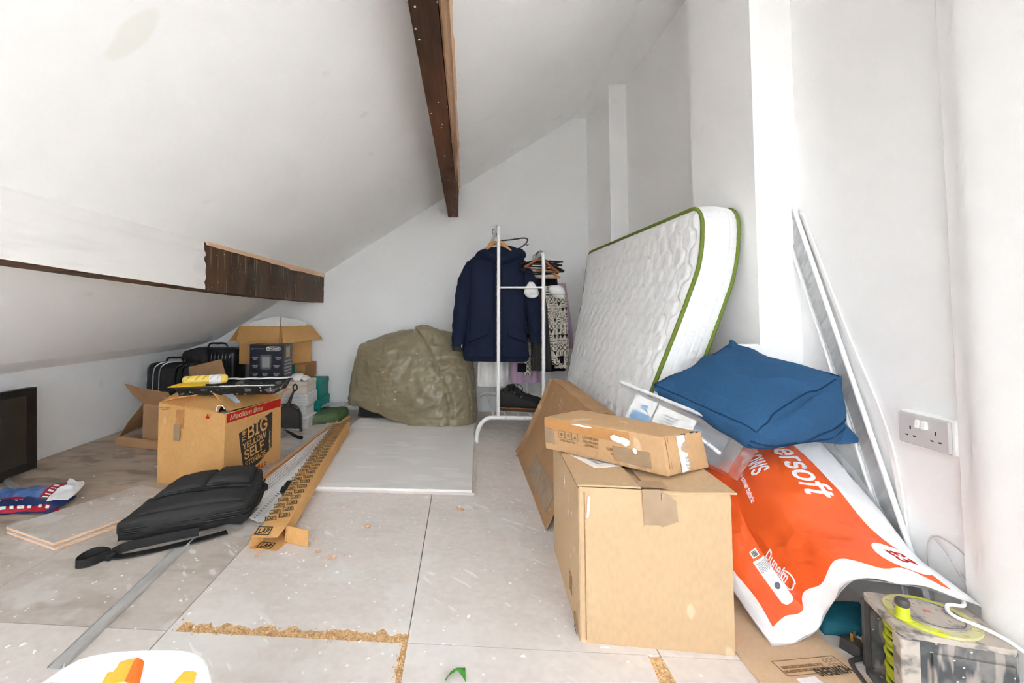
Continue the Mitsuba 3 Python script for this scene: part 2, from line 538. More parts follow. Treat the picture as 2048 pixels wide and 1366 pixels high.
def quilt_cloth(p, n, uv):
    """White knitted ticking with a faint grey woven fleck."""
    k = fbm(p.y * 60.0, p.z * 60.0, p.x * 10.0, 2)
    return mix((0.79, 0.79, 0.79), (0.66, 0.67, 0.68), smoothstep(0.46, 0.74, k) * 0.35)


mat('material_quilt', quilt_cloth, 0.85, spec=0.15, sheen=0.2)
mat('material_border_cloth', (0.72, 0.72, 0.72), 0.85, spec=0.15)
mat('material_green_piping', lin(106, 124, 52), 0.75, spec=0.2)


def tarp_bump(p, n, uv):
    """Sharp crinkles of a stiff woven plastic sheet."""
    a = dr.abs(noise(p.x * 16.0, p.y * 16.0, p.z * 16.0) - 0.5)
    b = dr.abs(noise(p.x * 38.0 + 7.0, p.y * 38.0, p.z * 38.0) - 0.5)
    return 1.0 - 1.4 * a - 0.6 * b


def tarp_col(p, n, uv):
    g = fbm(p.x * 5.0, p.y * 5.0, p.z * 5.0, 4)
    wv = noise(p.x * 260.0, p.y * 260.0, p.z * 260.0)
    c = mix(lin(150, 140, 112), lin(128, 118, 92), g) * (0.92 + 0.16 * wv)
    d1, d2, r = voronoi(p.x * 16.0 + p.y * 9.0, p.z * 16.0)
    fleck = (1 - smoothstep(0.05, 0.12, d1)) * smoothstep(0.86, 0.88, r)
    return mix(c, lin(222, 214, 196), fleck * 0.8)


mat('material_tarpaulin', tarp_col, 0.34, bump=(tarp_bump, 0.006), spec=0.5)
mat('material_orange_film', lambda p, n, uv: mix((0.80, 0.085, 0.018), (0.82, 0.13, 0.025), fbm(p.x * 5, p.y * 5, p.z * 5, 2)), 0.25, bump=(cloth_bump, 0.003), spec=0.5, clearcoat=0.4)
mat('material_white_film', lambda p, n, uv: mix((0.84, 0.84, 0.85), (0.76, 0.76, 0.78), fbm(p.x * 14, p.y * 14, p.z * 14, 3)), 0.25, bump=(cloth_bump, 0.003), spec=0.5)
mat('material_white_print', (0.86, 0.855, 0.85), 0.35, spec=0.4)
scene['material_clear_film'] = {'type': 'blendbsdf', 'weight': 0.45, 'bsdf_0': {'type': 'thindielectric', 'int_ior': 1.45},
                                'bsdf_1': two({'type': 'roughplastic', 'diffuse_reflectance': {'type': 'rgb', 'value': [0.66, 0.67, 0.68]}, 'alpha': 0.15})}
scene['material_clear_bin'] = {'type': 'blendbsdf', 'weight': 0.10, 'bsdf_0': {'type': 'thindielectric', 'int_ior': 1.45},
                               'bsdf_1': two({'type': 'roughplastic', 'diffuse_reflectance': {'type': 'rgb', 'value': [0.80, 0.81, 0.82]}, 'alpha': 0.12})}

# ------------------------------------------------------------------ the room
YB, YF = 4.47, -4.60            # back wall, wall behind the camera
XK, XW = -2.65, 1.30            # knee wall, right-hand wall
CEIL = [(-2.66, 0.565), (-2.37, 0.655), (-1.33, 1.283), (-0.02, 2.095), (1.041, 2.731), (1.42, 2.731)]


def ceil_z(x):
    return float(np.interp(x, [c[0] for c in CEIL], [c[1] for c in CEIL]))


# floor: a dark sub-base and chipboard sheets laid with open joints
struct('floor', box(XK - 0.1, XW + 0.1, YF - 0.1, YB + 0.1, -0.10, -0.020), 'material_dark_gap', label='chipboard floor, dusty pale grey, browner under the eaves')
rng = np.random.default_rng(7)
XS = [XK, -2.26, -1.56, -0.862, -0.158, 0.53, XW]
YS = [YF, -1.07, 1.37, 3.81, YB]
G = 0.0016


def ragged(x0, x1, y, amp, seed, n=60):
    xs = np.linspace(x0, x1, n)
    w = meshkit.fbm(np.stack([xs * 34, np.full(n, y), np.zeros(n)], -1), 4, seed)
    return np.stack([xs, y + amp * w], -1)


def slab(poly, z0, z1):
    from shapely.geometry import Polygon
    m = trimesh.creation.extrude_polygon(Polygon(poly), z1 - z0, engine='earcut')
    m.apply_translation((0, 0, z0))
    return m


BROKEN = None
for i in range(6):
    for j in range(4):
        x0, x1, y0, y1 = XS[i] + G, XS[i + 1] - G, YS[j] + G, YS[j + 1] - G
        dz = float(rng.uniform(-0.0012, 0.0))
        poly = [(x0, y0), (x1, y0), (x1, y1), (x0, y1)]
        if i == 3 and j == 2:      # the front edge of this sheet has crumbled away
            e = ragged(-0.835, x1, y0 + 0.008, 0.056, 3, 200)
            poly = [(x0, y0)] + [(-0.838, y0)] + e.tolist() + [(x1, y1), (x0, y1)]
            BROKEN = e
        if i == 3 and j == 1:      # and the right edge of the sheet in front of it
            ys = np.linspace(0.9, 1.345, 24)
            w = meshkit.fbm(np.stack([ys * 30, ys * 0, ys * 0], -1), 3, 9)
            poly = [(x0, y0), (x1, y0), (x1, 0.9)] + [(x1 - 0.008 - 0.016 * a, y) for y, a in zip(ys, w)] + [(x1 - 0.012, y1), (x0, y1)]
        if i == 4 and j == 1:      # a third broken edge, beside the big carton
            ys = np.linspace(1.0, y1, 24)
            w = meshkit.fbm(np.stack([ys * 22, ys * 0, ys * 0], -1), 3, 12)
            poly = [(x0, y0), (x1, y0), (x1, 1.0)] + [(x1 - 0.030 - 0.016 * a, y) for y, a in zip(ys, w)] + [(x0, y1)]
        m = 'material_floor_brown' if i <= 1 and j >= 2 else ('material_floor_worn' if i <= 1 or (i == 2 and j >= 2) else 'material_floor_clean')
        k = add('floor__chipboard_sheet', slab(poly, -0.018, dz), m)
# the crumbled joints: raw chipboard standing a little below the painted face, with loose grains
gx, gy = np.meshgrid(np.linspace(-0.862, -0.155, 190), np.linspace(1.362, 1.448, 18), indexing='ij')
crumb = np.stack([gx, gy, -0.0085 + 0.005 * meshkit.fbm(np.stack([gx * 120, gy * 120, gx * 0], -1), 3, 4)], -1)
gx, gy = np.meshgrid(np.linspace(-0.192, -0.155, 12), np.linspace(0.9, 1.375, 130), indexing='ij')
crumb2 = np.stack([gx, gy, -0.0085 + 0.005 * meshkit.fbm(np.stack([gx * 120, gy * 120, gx * 0], -1), 3, 6)], -1)
gx, gy = np.meshgrid(np.linspace(0.475, 0.535, 16), np.linspace(1.0, 1.37, 100), indexing='ij')
crumb3 = np.stack([gx, gy, -0.0085 + 0.005 * meshkit.fbm(np.stack([gx * 120, gy * 120, gx * 0], -1), 3, 8)], -1)
k = add('floor__raw_chipboard', cat([sheet(c, 0.006) for c in (crumb, crumb2, crumb3)]), 'material_chipboard', 40)
labels[k] = {'kind': 'stuff', 'label': 'raw crumbling chipboard along the broken joints'}
tet = trimesh.creation.icosphere(subdivisions=0)
gr = []
for q in range(260):
    if q < 200:
        c = A(rng.uniform(-0.85, -0.16), 1.385 + rng.normal(0, 0.014), 0.001)
    else:
        c = A(-0.17 + rng.normal(0, 0.007), rng.uniform(1.0, 1.37), 0.0)
    s = rng.uniform(0.0012, 0.0035)
    gr.append(TM(tet.vertices * s * rng.uniform(0.5, 1.3, 3) + c, tet.faces))
k = add('floor__chipboard_grain', cat(gr), 'material_chipboard')
labels[k] = {'kind': 'stuff', 'label': 'loose grains of chipboard along the broken joint'}
# plaster drips trodden on the floor: small raised flecks
fl = []
for q in range(230):
    x, y = rng.uniform(-1.4, 1.0), rng.uniform(1.15, 2.4)
    if rng.random() < 0.35:
        x, y = rng.uniform(-2.4, 0.4), rng.uniform(2.2, 3.6)
    a, s = rng.uniform(0, math.pi), rng.uniform(0.0012, 0.0048) * (1.6 if rng.random() < 0.12 else 1.0)
    ang = np.linspace(0, 2 * math.pi, 8)[:-1]
    rr = rng.uniform(0.6, 1.2, 7)
    el = np.stack([np.cos(ang) * s * rr * rng.uniform(1, 2.6), np.sin(ang) * s * rr, 0 * ang], -1)
    c, n_ = math.cos(a), math.sin(a)
    el = np.stack([el[:, 0] * c - el[:, 1] * n_ + x, el[:, 0] * n_ + el[:, 1] * c + y, 0 * ang], -1)
    fl.append(hull(np.vstack([el, el * A(1, 1, 0) + A(0, 0, 0.0012)])))
k = add('floor__plaster_fleck', cat(fl), 'material_white_fleck')
labels[k] = {'kind': 'stuff', 'label': 'white flecks of plaster and paint dropped on the floor'}

# ceiling: one sloping slab with a narrow flat at the ridge, thin enough for the added roof windows
def slope_slab(x0, x1, y0, y1, t=0.10):
    xs = [x0] + [c[0] for c in CEIL if x0 < c[0] < x1] + [x1]
    low = [(x, ceil_z(x)) for x in xs]
    poly = low + [(x, z + t) for x, z in reversed(low)]
    from shapely.geometry import Polygon
    m = trimesh.creation.extrude_polygon(Polygon(poly), y1 - y0, engine='earcut')
    v = np.array(m.vertices)
    return TM(np.stack([v[:, 0], y0 + v[:, 2], v[:, 1]], -1), m.faces[:, ::-1])


# roof windows added for light behind and above the camera; slab leaves openings free
RWX, RWY = (-1.20, -0.28), ((-4.00, -2.60), (-2.00, -0.80))
cuts = [YF - 0.1] + [y for w in RWY for y in w] + [YB + 0.1]
pieces = [slope_slab(-2.75, 1.45, a, b) for a, b in zip(cuts[0::2], cuts[1::2])]
for a, b in RWY:
    pieces += [slope_slab(-2.75, RWX[0], a, b), slope_slab(RWX[1], 1.45, a, b)]
struct('ceiling', cat(pieces), 'material_wall_paint', label='sloping white plastered ceiling under the roof')

struct('wall_left', box(XK - 0.12, XK, YF - 0.1, YB + 0.1, -0.02, 0.70), 'material_wall_paint', label='low white knee wall under the eaves')
from shapely.geometry import Polygon, box as sbox
gable = Polygon([(-2.75, -0.02), (1.45, -0.02)] + [(x, z + 0.05) for x, z in reversed(CEIL)] + [(-2.75, 0.6)])


def gable_wall(y0, y1, holes=()):
    g = gable
    for h in holes:
        g = g.difference(sbox(*h))
    m = trimesh.creation.extrude_polygon(g, y1 - y0, engine='earcut')
    v = np.array(m.vertices)
    return TM(np.stack([v[:, 0], y0 + v[:, 2], v[:, 1]], -1), m.faces[:, ::-1])


struct('wall_back', gable_wall(YB, YB + 0.12), 'material_wall_paint', label='white gable wall at the far end')
GLAZING = [(-0.60, 1.00), (1.12, 1.00), (1.12, 2.30), (0.52, 2.30), (-0.60, 1.60)]


def front_wall():
    g = gable.difference(Polygon(GLAZING))
    m = trimesh.creation.extrude_polygon(g, 0.12, engine='earcut')
    v = np.array(m.vertices)
    return TM(np.stack([v[:, 0], YF - 0.12 + v[:, 2], v[:, 1]], -1), m.faces[:, ::-1])


struct('wall_front', front_wall(), 'material_wall_paint', label='white gable wall with tall glazing behind the camera')
# right-hand wall with its two piers
struct('wall_right', cat([
    box(XW, XW + 0.12, -1.00, YB + 0.1, -0.02, 2.80), box(XW, XW + 0.12, YF - 0.1, -2.40, -0.02, 2.80),
    box(XW, XW + 0.12, -2.40, -1.00, -0.02, 0.85), box(XW, XW + 0.12, -2.40, -1.00, 2.05, 2.80),
    box(1.165, XW + 0.02, 3.80, YB + 0.02, -0.02, 2.80),
    box(1.145, XW + 0.02, 1.93, 2.43, -0.02, 2.80)]), 'material_wall_paint', label='white wall with two shallow chimney piers')
# boxed-in pipe run / door lining at the near end of the right wall, with a rounded edge
prof = [(1.315, 1.345), (1.275, 1.340), (1.262, 1.325), (1.258, 1.300), (1.245, 1.270), (1.232, 1.262), (1.222, 1.240), (1.220, 1.20), (1.220, 0.2), (1.315, 0.2)]
m = trimesh.creation.extrude_polygon(Polygon(prof), 2.76, engine='earcut')
m.apply_translation((0, 0, -0.02))
struct('trim_1', m, 'material_trim_paint', 30, label='white boxed-in pipe casing with a rounded edge at the near right')
# frames of unseen windows behind the camera, placed and sized for their light
def unseen_window(key, o, ux, uy, w, h, d):
    fr = []
    for a, b, c, e in ((0, 0, w, 0.05), (0, h - 0.05, w, h), (0, 0.05, 0.05, h - 0.05), (w - 0.05, 0.05, w, h - 0.05)):
        fr.append(flat(a, b, c, e, o, ux, uy, depth=d, lift=0.0))
    return struct(key, cat(fr), 'material_white_plastic')


g3 = [A(x, YF - 0.06, z) for x, z in GLAZING]
fr = [obox(p - A(0.025, 0.025, 0.025), q - p, A(0, 0.05, 0), A(0.05, 0, 0) if abs((q - p)[2]) > abs((q - p)[0]) else A(0, 0, 0.05)) for p, q in zip(g3, g3[1:] + g3[:1])]
fr += [box(x - 0.025, x + 0.025, YF - 0.085, YF - 0.035, 1.00, z) for x, z in ((-0.03, 1.95), (0.52, 2.28))]
struct('unseen_window_1', cat(fr), 'material_white_plastic')
unseen_window('unseen_window_4', A(XW + 0.04, -1.00, 0.85), (0, -1, 0), (0, 0, 1), 1.40, 1.20, 0.05)  # side opening added to brighten the knee wall and left ceiling
sl = unit(A(RWX[1] - RWX[0], 0, ceil_z(RWX[1]) - ceil_z(RWX[0])))
for i, (a, b) in enumerate(RWY):
    unseen_window('unseen_window_%d' % (i + 2), A(RWX[0], a, ceil_z(RWX[0]) + 0.03), sl, (0, 1, 0), float(math.hypot(RWX[1] - RWX[0], ceil_z(RWX[1]) - ceil_z(RWX[0]))), b - a, 0.05)  # unseen roof openings, added for top light

# ------------------------------------------------------------------ roof beams
def beam_path(key, c0, c1, mat_, n=60, amp=0.004, seed=1):
    """A hewn timber between two end sections (each a ring of points)."""
    c0, c1 = np.asarray(c0, float), np.asarray(c1, float)
    k = 12
    def dense(c):
        out = []
        for i in range(len(c)):
            for t in np.linspace(0, 1, k, endpoint=False):
                out.append(c[i] * (1 - t) + c[(i + 1) % len(c)] * t)
        return np.array(out)
    a, b = dense(c0), dense(c1)
    R = np.array([a * (1 - t) + b * t for t in np.linspace(0, 1, n)])
    cen = R.mean(1, keepdims=True)
    d = meshkit.fbm(np.stack([R[..., 0] * 14, R[..., 1] * 2.4, R[..., 2] * 14], -1), 3, seed) - 0.5
    return loft(R + unit(R - cen) * (d * 2 * amp)[..., None])


def sec(xl, xr, xt, zb, y):
    return [(xl, y, zb), (xr, y, zb), (xt, y, ceil_z(xt) + 0.03), (xl - 0.01, y, ceil_z(xl - 0.01) + 0.03)]


add('ridge_purlin__timber', beam_path('x', sec(-0.200, -0.132, -0.112, 1.845, YF), sec(-0.131, -0.036, -0.031, 1.815, YB + 0.02), None, amp=0.005), 'material_beam_dark', 35)
tag('ridge_purlin', 'bare dark brown timber beam running up the sloping ceiling to the back wall', 'beam')
# the paler cheek on the beam's right-hand side
def cheek(y):
    t = (y - YF) / (YB - YF)
    xr, xt, zb = -0.132 + t * 0.096, -0.112 + t * 0.081, 1.845 - 0.03 * t
    return [A(xr + 0.006, y, zb + 0.004), A(xt + 0.008, y, ceil_z(xt) - 0.004)]
ys = np.linspace(YF + 0.02, 3.3, 40)
P = np.array([[cheek(y)[0] * (1 - s) + cheek(y)[1] * s for s in np.linspace(0.0, 1, 6)] for y in ys])
P[..., 0] += 0.004 * (meshkit.fbm(P * A(5, 3, 20), 3, 3) - 0.5)
k = add('ridge_purlin__pale_cheek', sheet(P, 0.006), 'material_beam_pale', 40)
note(k, 'paler side of the beam')

yy = np.linspace(1.0, YB, 120)
wob = 0.006 + 0.016 * meshkit.fbm(np.stack([yy * 9, yy * 0, yy * 0], -1), 3, 44)
P = []
for y, w_ in zip(yy, wob):
    xt = -0.112 + (y - YF) / (YB - YF) * 0.081
    P.append([A(xt - 0.004 + (w_ + 0.010) * s, y, ceil_z(xt + (w_ + 0.006) * s) - 0.004 + 0.003 * s) for s in np.linspace(0, 1, 4)])
k = add('ridge_purlin__plaster_lip', sheet(np.array(P), 0.003), 'material_pine_pale', 40)
note(k, 'ragged broken plaster edge along the beam')


def purlin_sec(y):
    zs = 1.011 + (YB - y) * 0.0225 - 0.022 * math.sin(math.pi * min(max((YB - y) / 3.6, 0), 1))
    return zs
def purlin_ring(y, grow=0.0):
    z0 = purlin_sec(y)
    x1 = -1.327
    zt = z0 + 0.276
    return [(x1 + grow, y, z0 - grow * 0.0), (x1 + grow, y, zt + 0.004), (x1 - 0.105, y, zt - 0.03), (x1 - 0.105, y, z0)]
ysb = np.linspace(YF, YB + 0.02, 80)
def dense_ring(c, k=10):
    c = np.asarray(c, float)
    return np.array([c[i] * (1 - t) + c[(i + 1) % len(c)] * t for i in range(len(c)) for t in np.linspace(0, 1, k, endpoint=False)])
R = np.array([dense_ring(purlin_ring(y)) for y in ysb])
R = R + unit(R - R.mean(1, keepdims=True)) * (0.005 * (meshkit.fbm(np.stack([R[..., 0] * 10, R[..., 1] * 3, R[..., 2] * 12], -1), 3, 5) - 0.5))[..., None]
add('eaves_purlin__timber', loft(R), 'material_purlin_bare', 35)
tag('eaves_purlin', 'lower roof beam, brushed white except for a bare dark brown end at the back wall', 'beam')
# whitewashed face: a skin of old lime and filler a few millimetres thick, broken off at a ragged edge
zz = np.linspace(0, 1, 24)
rag = 2.365 + 0.05 * (meshkit.fbm(np.stack([zz * 9, zz * 0, zz * 0], -1), 3, 11) - 0.5) - 0.04 * zz
P = np.array([[A(-1.327 + 0.0035, YF + (rag[a] - YF) * s, purlin_sec(YF + (rag[a] - YF) * s) + 0.004 + 0.270 * zz[a]) for a in range(24)] for s in np.linspace(0, 1, 90)])
P[..., 0] += 0.004 * (meshkit.fbm(P * A(1, 4, 12), 3, 2) - 0.5)
k = add('eaves_purlin__whitewashed_face', sheet(P, 0.005, 0), 'material_whitewash', 40)
note(k, 'whitewashed face of the beam')
# torn lip of filler and bare lath left along the top of the bare end
yy = np.linspace(2.36, YB, 60)
low = 0.030 + 0.022 * meshkit.fbm(np.stack([yy * 5, yy * 0, yy * 0], -1), 3, 21)
P = np.array([[A(-1.327 + 0.005, y, purlin_sec(y) + 0.280 - l * s) for s in np.linspace(0, 1, 5)] for y, l in zip(yy, low)])
k = add('eaves_purlin__torn_filler', sheet(P, 0.007), 'material_pine_pale', 40)
note(k, 'strip of torn filler along the top of the bare end')
yy = np.linspace(2.3, YB, 50)
wv = 0.012 * meshkit.fbm(np.stack([yy * 8, yy * 0, yy * 0 + 4], -1), 3, 22)
P = np.array([[A(-1.327 + 0.002 + 0.010 * s, y, purlin_sec(y) + 0.286 + 0.012 * s - w_ * s) for s in np.linspace(0, 1, 4)] for y, w_ in zip(yy, wv)])
add('eaves_purlin__filler_lip', sheet(P, 0.005), 'material_white_fleck', 40)

# ------------------------------------------------------------------ socket and wiring on the right wall
bx = XW
add('wall_socket__back_box', box(bx - 0.030, bx, 1.338, 1.497, 0.552, 0.645, 0.004), 'material_white_plastic', 30)
add('wall_socket__face_plate', box(bx - 0.040, bx - 0.0302, 1.346, 1.494, 0.555, 0.642, 0.004), 'material_grey_plastic', 30)
for yc in (1.455, 1.383):
    hs = []
    for dy, dz, w, h in ((0.0, 0.004, 0.004, 0.009), (-0.011, -0.018, 0.0075, 0.004), (0.011, -0.018, 0.0075, 0.004)):
        hs.append(box(bx - 0.0406, bx - 0.0398, yc + dy - w / 2, yc + dy + w / 2, 0.598 + dz - h / 2, 0.598 + dz + h / 2))
    k = add('wall_socket__pin_holes', cat(hs), 'material_dark_gap')
for yc in (1.429, 1.410):
    add('wall_socket__rocker_switch', obox((bx - 0.049, yc - 0.0065, 0.606), (0.010, 0, -0.0), (0, 0.013, 0), (0.004, 0, 0.022), 0.0015), 'material_white_plastic', 30)
tag('wall_socket', 'white double power socket with two switches on the right wall', 'socket')
p = curve([(1.292, 1.455, 0.13), (1.290, 1.45, 0.29), (1.289, 1.435, 0.312), (1.288, 1.40, 0.318), (1.288, 1.354, 0.302), (1.288, 1.328, 0.266), (1.288, 1.324, 0.235), (1.287, 1.335, 0.20), (1.28, 1.36, 0.14)], 50)
tag(add('loose_cable', tube(p, 0.0024, 8), 'material_grey_plastic', 60), 'thin grey cable looping out behind the duvet bag under the socket', 'cable')
p = curve([(1.289, 1.44, 0.31), (1.288, 1.40, 0.285), (1.288, 1.37, 0.25), (1.288, 1.345, 0.225), (1.287, 1.30, 0.19), (1.27, 1.26, 0.16)], 40)
tag(add('loose_cable', tube(p, 0.0024, 8), 'material_grey_plastic', 60), 'second grey cable running straight down below the loop beside the duvet bag', 'cable')

# ------------------------------------------------------------------ plasterboard sheets and the tarpaulin heap
add('plasterboard_sheet__board', hull([(x, y, z) for z in (0.0005, 0.0125) for x, y in ((0.058, 2.452), (-0.92, 2.45), (-0.86, 4.02), (0.112, 4.04))]), 'material_floor_clean')
tag('plasterboard_sheet', 'lower pale grey plasterboard sheet flat on the floor, peeping out on the right', 'plasterboard')
def board_col(p, n, uv):
    c = mix(lin(220, 217, 213), lin(208, 204, 200), fbm(p.x * 4, p.y * 4, 2.0, 3))
    sm = smoothstep(0.55, 0.75, fbm(p.x * 6 + p.y * 2, p.y * 17.0, 7.0, 3))
    return mix(c, lin(228, 225, 221), sm * 0.5)


mat('material_board_face', board_col, 0.8, spec=0.15)
xs, ys = np.meshgrid(np.linspace(0, 1, 30), np.linspace(0, 1, 40), indexing='ij')
cx = (1 - ys) * ((1 - xs) * -0.93 + xs * 0.042) + ys * ((1 - xs) * -0.87 + xs * 0.095)
cy = (1 - ys) * 2.438 + ys * 4.02
cz = 0.0135 + 0.0075 * (1 - ys) ** 3 * (0.5 + 0.5 * xs)
add('plasterboard_sheet_001__board', sheet(np.stack([cx, cy, cz], -1), 0.0115, 1), 'material_board_face', 40)
k = add('plasterboard_sheet_001__cut_edge', cat([obox((-0.93, 2.4365, 0.0155), (0.972, 0.0, 0.004), (0, 0.0016, 0), (0, 0, 0.0112)), obox((0.0415, 2.437, 0.019), (0.053, 1.58, -0.005), (0.0014, 0, 0), (0, 0, 0.0105))]), 'material_paper')
tag('plasterboard_sheet_001', 'large grey plasterboard sheet lying on the floor under the tarpaulin, front edge lifted', 'plasterboard')

BZ = 0.026
base = [(-0.42, 3.80, BZ), (-0.18, 3.77, BZ), (0.03, 3.85, BZ), (0.085, 3.98, BZ), (0.105, 4.20, BZ), (-0.02, 4.38, BZ), (-0.40, 4.42, BZ), (-0.86, 4.41, BZ + 0.05), (-1.00, 4.22, 0.105), (-0.95, 4.03, 0.125), (-0.78, 3.97, 0.105), (-0.60, 3.88, 0.055)]
mid = [(-0.44, 3.83, 0.30), (-0.20, 3.79, 0.33), (0.01, 3.85, 0.34), (0.075, 3.98, 0.34), (0.095, 4.20, 0.34), (-0.02, 4.36, 0.36), (-0.40, 4.40, 0.36), (-0.84, 4.38, 0.38), (-0.97, 4.20, 0.37), (-0.93, 4.02, 0.37), (-0.78, 3.93, 0.33), (-0.62, 3.87, 0.30)]
upp = [(-0.45, 3.90, 0.575), (-0.24, 3.88, 0.60), (-0.03, 3.91, 0.57), (0.045, 4.00, 0.53), (0.065, 4.20, 0.52), (-0.04, 4.34, 0.60), (-0.40, 4.37, 0.66), (-0.80, 4.34, 0.62), (-0.89, 4.20, 0.625), (-0.88, 4.05, 0.625), (-0.76, 3.95, 0.575), (-0.62, 3.90, 0.55)]
rid = [(-0.46, 4.00, 0.735), (-0.34, 3.98, 0.785), (-0.17, 3.99, 0.745), (-0.06, 4.04, 0.70), (-0.03, 4.18, 0.70), (-0.10, 4.28, 0.72), (-0.36, 4.30, 0.775), (-0.66, 4.26, 0.72), (-0.80, 4.18, 0.67), (-0.79, 4.08, 0.665), (-0.72, 4.02, 0.67), (-0.60, 3.99, 0.70)]
top = [(A(*p) * 0.35 + A(-0.36, 4.13, 0.775) * 0.65) for p in rid]
rings = []
for r_ in (base, mid, upp, rid, top):
    r_ = np.array(list(r_) + [r_[0]], float)
    q = np.linspace(0, 1, 181)[:-1]
    lin_ = np.stack([np.interp(q, np.linspace(0, 1, len(r_)), r_[:, k_]) for k_ in range(3)], -1)
    rings.append(0.45 * CubicSpline(np.linspace(0, 1, len(r_)), r_, bc_type='periodic')(q) + 0.55 * lin_)
rings = np.array(rings)
TARP = PchipInterpolator([0, 0.30, 0.58, 0.82, 1.0], rings)(np.linspace(0, 1, 110))
cl = np.concatenate([TARP[:, -2:], TARP, TARP[:, :2]], axis=1)
N = normals_of(cl)[:, 2:-2]
if (N[35, 10] @ A(0, -1, 0)) < 0:
    N = -N
f1 = 1 - 2 * np.abs(meshkit.fbm(TARP * A(5, 5, 4), 2, 31) - 0.5) * 2.0
f2 = 1 - 2 * np.abs(meshkit.fbm(TARP * A(13, 13, 9), 2, 32) - 0.5) * 2.0
f3 = 1 - 2 * np.abs(meshkit.fbm(TARP * A(30, 30, 26), 2, 33) - 0.5) * 2.0
f4 = meshkit.fbm(TARP * A(3.2, 3.2, 2.0), 2, 37) - 0.5
colv, rowv = np.meshgrid(np.arange(180), np.linspace(0, 1, TARP.shape[0]), indexing='xy')
# a loose overlap of the sheet: its free edge climbs from the front hem to the peak, the cloth right of it stands proud
edge_c = 21 - 2.0 * rowv - 16.0 * rowv ** 2 + 1.2 * np.sin(rowv * 9)
dcol = ((colv - edge_c + 90) % 180) - 90
stepf = 0.020 / (1 + np.exp(-dcol / 0.35)) * np.clip(1 - dcol / 60, 0, 1) - 0.016 * np.exp(-((dcol + 0.9) / 0.8) ** 2)
edge2 = 31 + 2.0 * np.sin(rowv * 7)
stepf = stepf - 0.012 * np.exp(-((colv - edge2) / 0.9) ** 2) * np.clip((0.55 - rowv) / 0.1, 0, 1)
TARP = TARP + N * (0.028 * f4 + 0.008 * (f1 - 0.35) + 0.012 * (f2 - 0.35) + 0.0075 * (f3 - 0.4) + stepf)[..., None]
TARP[..., 2] = np.maximum(TARP[..., 2], BZ + 0.001)
TN = N
m = loft(TARP, cap0=False)
add('tarpaulin_heap__cover', m, 'material_tarpaulin', 32)
# what shows in the dark under the lifted hem
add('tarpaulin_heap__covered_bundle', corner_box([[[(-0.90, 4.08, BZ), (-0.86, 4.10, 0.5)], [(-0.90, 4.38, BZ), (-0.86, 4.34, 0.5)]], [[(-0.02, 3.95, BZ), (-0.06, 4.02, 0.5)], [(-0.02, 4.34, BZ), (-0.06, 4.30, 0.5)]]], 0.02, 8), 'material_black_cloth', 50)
tag('tarpaulin_heap', 'olive green tarpaulin draped over a heap against the back wall', 'tarpaulin')

# ------------------------------------------------------------------ green bag, rails, battens, boxed tube
add('folded_green_sheet__sheet', rough(corner_box([[[(-1.24, 3.84, 0.0), (-1.23, 3.85, 0.075)], [(-1.20, 4.30, 0.0), (-1.19, 4.28, 0.085)]], [[(-1.03, 3.93, 0.0), (-1.05, 3.95, 0.08)], [(-0.985, 4.12, 0.0), (-1.0, 4.12, 0.09)]]], 0.012, 16), 0.006, 16, 4), (lambda: mat('material_green_sheet', weave(lin(92, 116, 74), lin(74, 96, 60), 90.0, 9.0), 0.45, spec=0.4))(), 40)
gx, gy = np.meshgrid(np.linspace(0, 1, 26), np.linspace(0, 1, 20), indexing='ij')
P = np.stack([-1.21 + 0.20 * gx, 4.02 + 0.20 * gy, 0.108 + 0.010 * gx], -1)
k = add('folded_green_sheet__clear_wrapper', sheet(crumple(P, 0.014, 14, 3), 0.0015), 'material_clear_film', 40)
note(k, 'crumpled clear plastic wrapper')
tag('folded_green_sheet', 'flat folded green sheet with clear plastic on top beside the tarpaulin', 'folded sheet')


def place(m, o, ux, uy):
    """Move a mesh from its own x, y, z to the axes ux, uy, ux x uy at o."""
    ux = unit(ux)
    uz = unit(np.cross(ux, uy))
    uy = np.cross(uz, ux)
    v = np.array(m.vertices)
    return TM(np.asarray(o, float) + v[:, :1] * ux + v[:, 1:2] * uy + v[:, 2:] * uz, m.faces)


def perforated(length, width, t, rows, step, hole, margin=0.004):
    from shapely.geometry import Polygon, box as sb
    from shapely import union_all
    strip = sb(0, 0, length, width)
    hs = []
    for r, (y, kind) in enumerate(rows):
        x = 0.010 + (step / 2 if r % 2 else 0)
        while x < length - 0.012:
            if kind == 'tri':
                hs.append(Polygon([(x, y), (x + hole * 1.5, y), (x + hole * 0.75, y + hole * 1.6)]))
            else:
                hs.append(Polygon([(x, y), (x + hole * 0.7, y - hole * 0.25), (x + hole * 1.2, y + hole * 0.35), (x + hole * 0.5, y + hole * 0.6)]))
            x += step
    g = strip.difference(union_all(hs))
    return trimesh.creation.extrude_polygon(g, t, engine='earcut')


def rail(key, p, q, w1, w2, lean, m, rows, step, hole, label):
    """An angle bead from p to q: a perforated leaf that rises at `lean` and a plain leaf lying flat."""
    p, q = A(*p), A(*q)
    d = q - p
    L = float(np.linalg.norm(d))
    d = d / L
    left = unit(np.cross(A(0, 0, 1), d))
    updir = unit(math.cos(lean) * left + math.sin(lean) * A(0, 0, 1))
    add(key + '__perforated_leaf', place(perforated(L, w1, 0.0009, rows, step, hole), p, d, updir), m)
    add(key + '__plain_leaf', place(trimesh.creation.box((L, w2, 0.0012), trimesh.transformations.translation_matrix((L / 2, -w2 / 2, 0.0))), p, d, unit(left + A(0, 0, 0.12))), m)
    add(key + '__nosing', rod(p, q, 0.0035, 8), m, 60)
    tag(key, label, 'plaster bead', 'metal plaster beads lying on the floor')


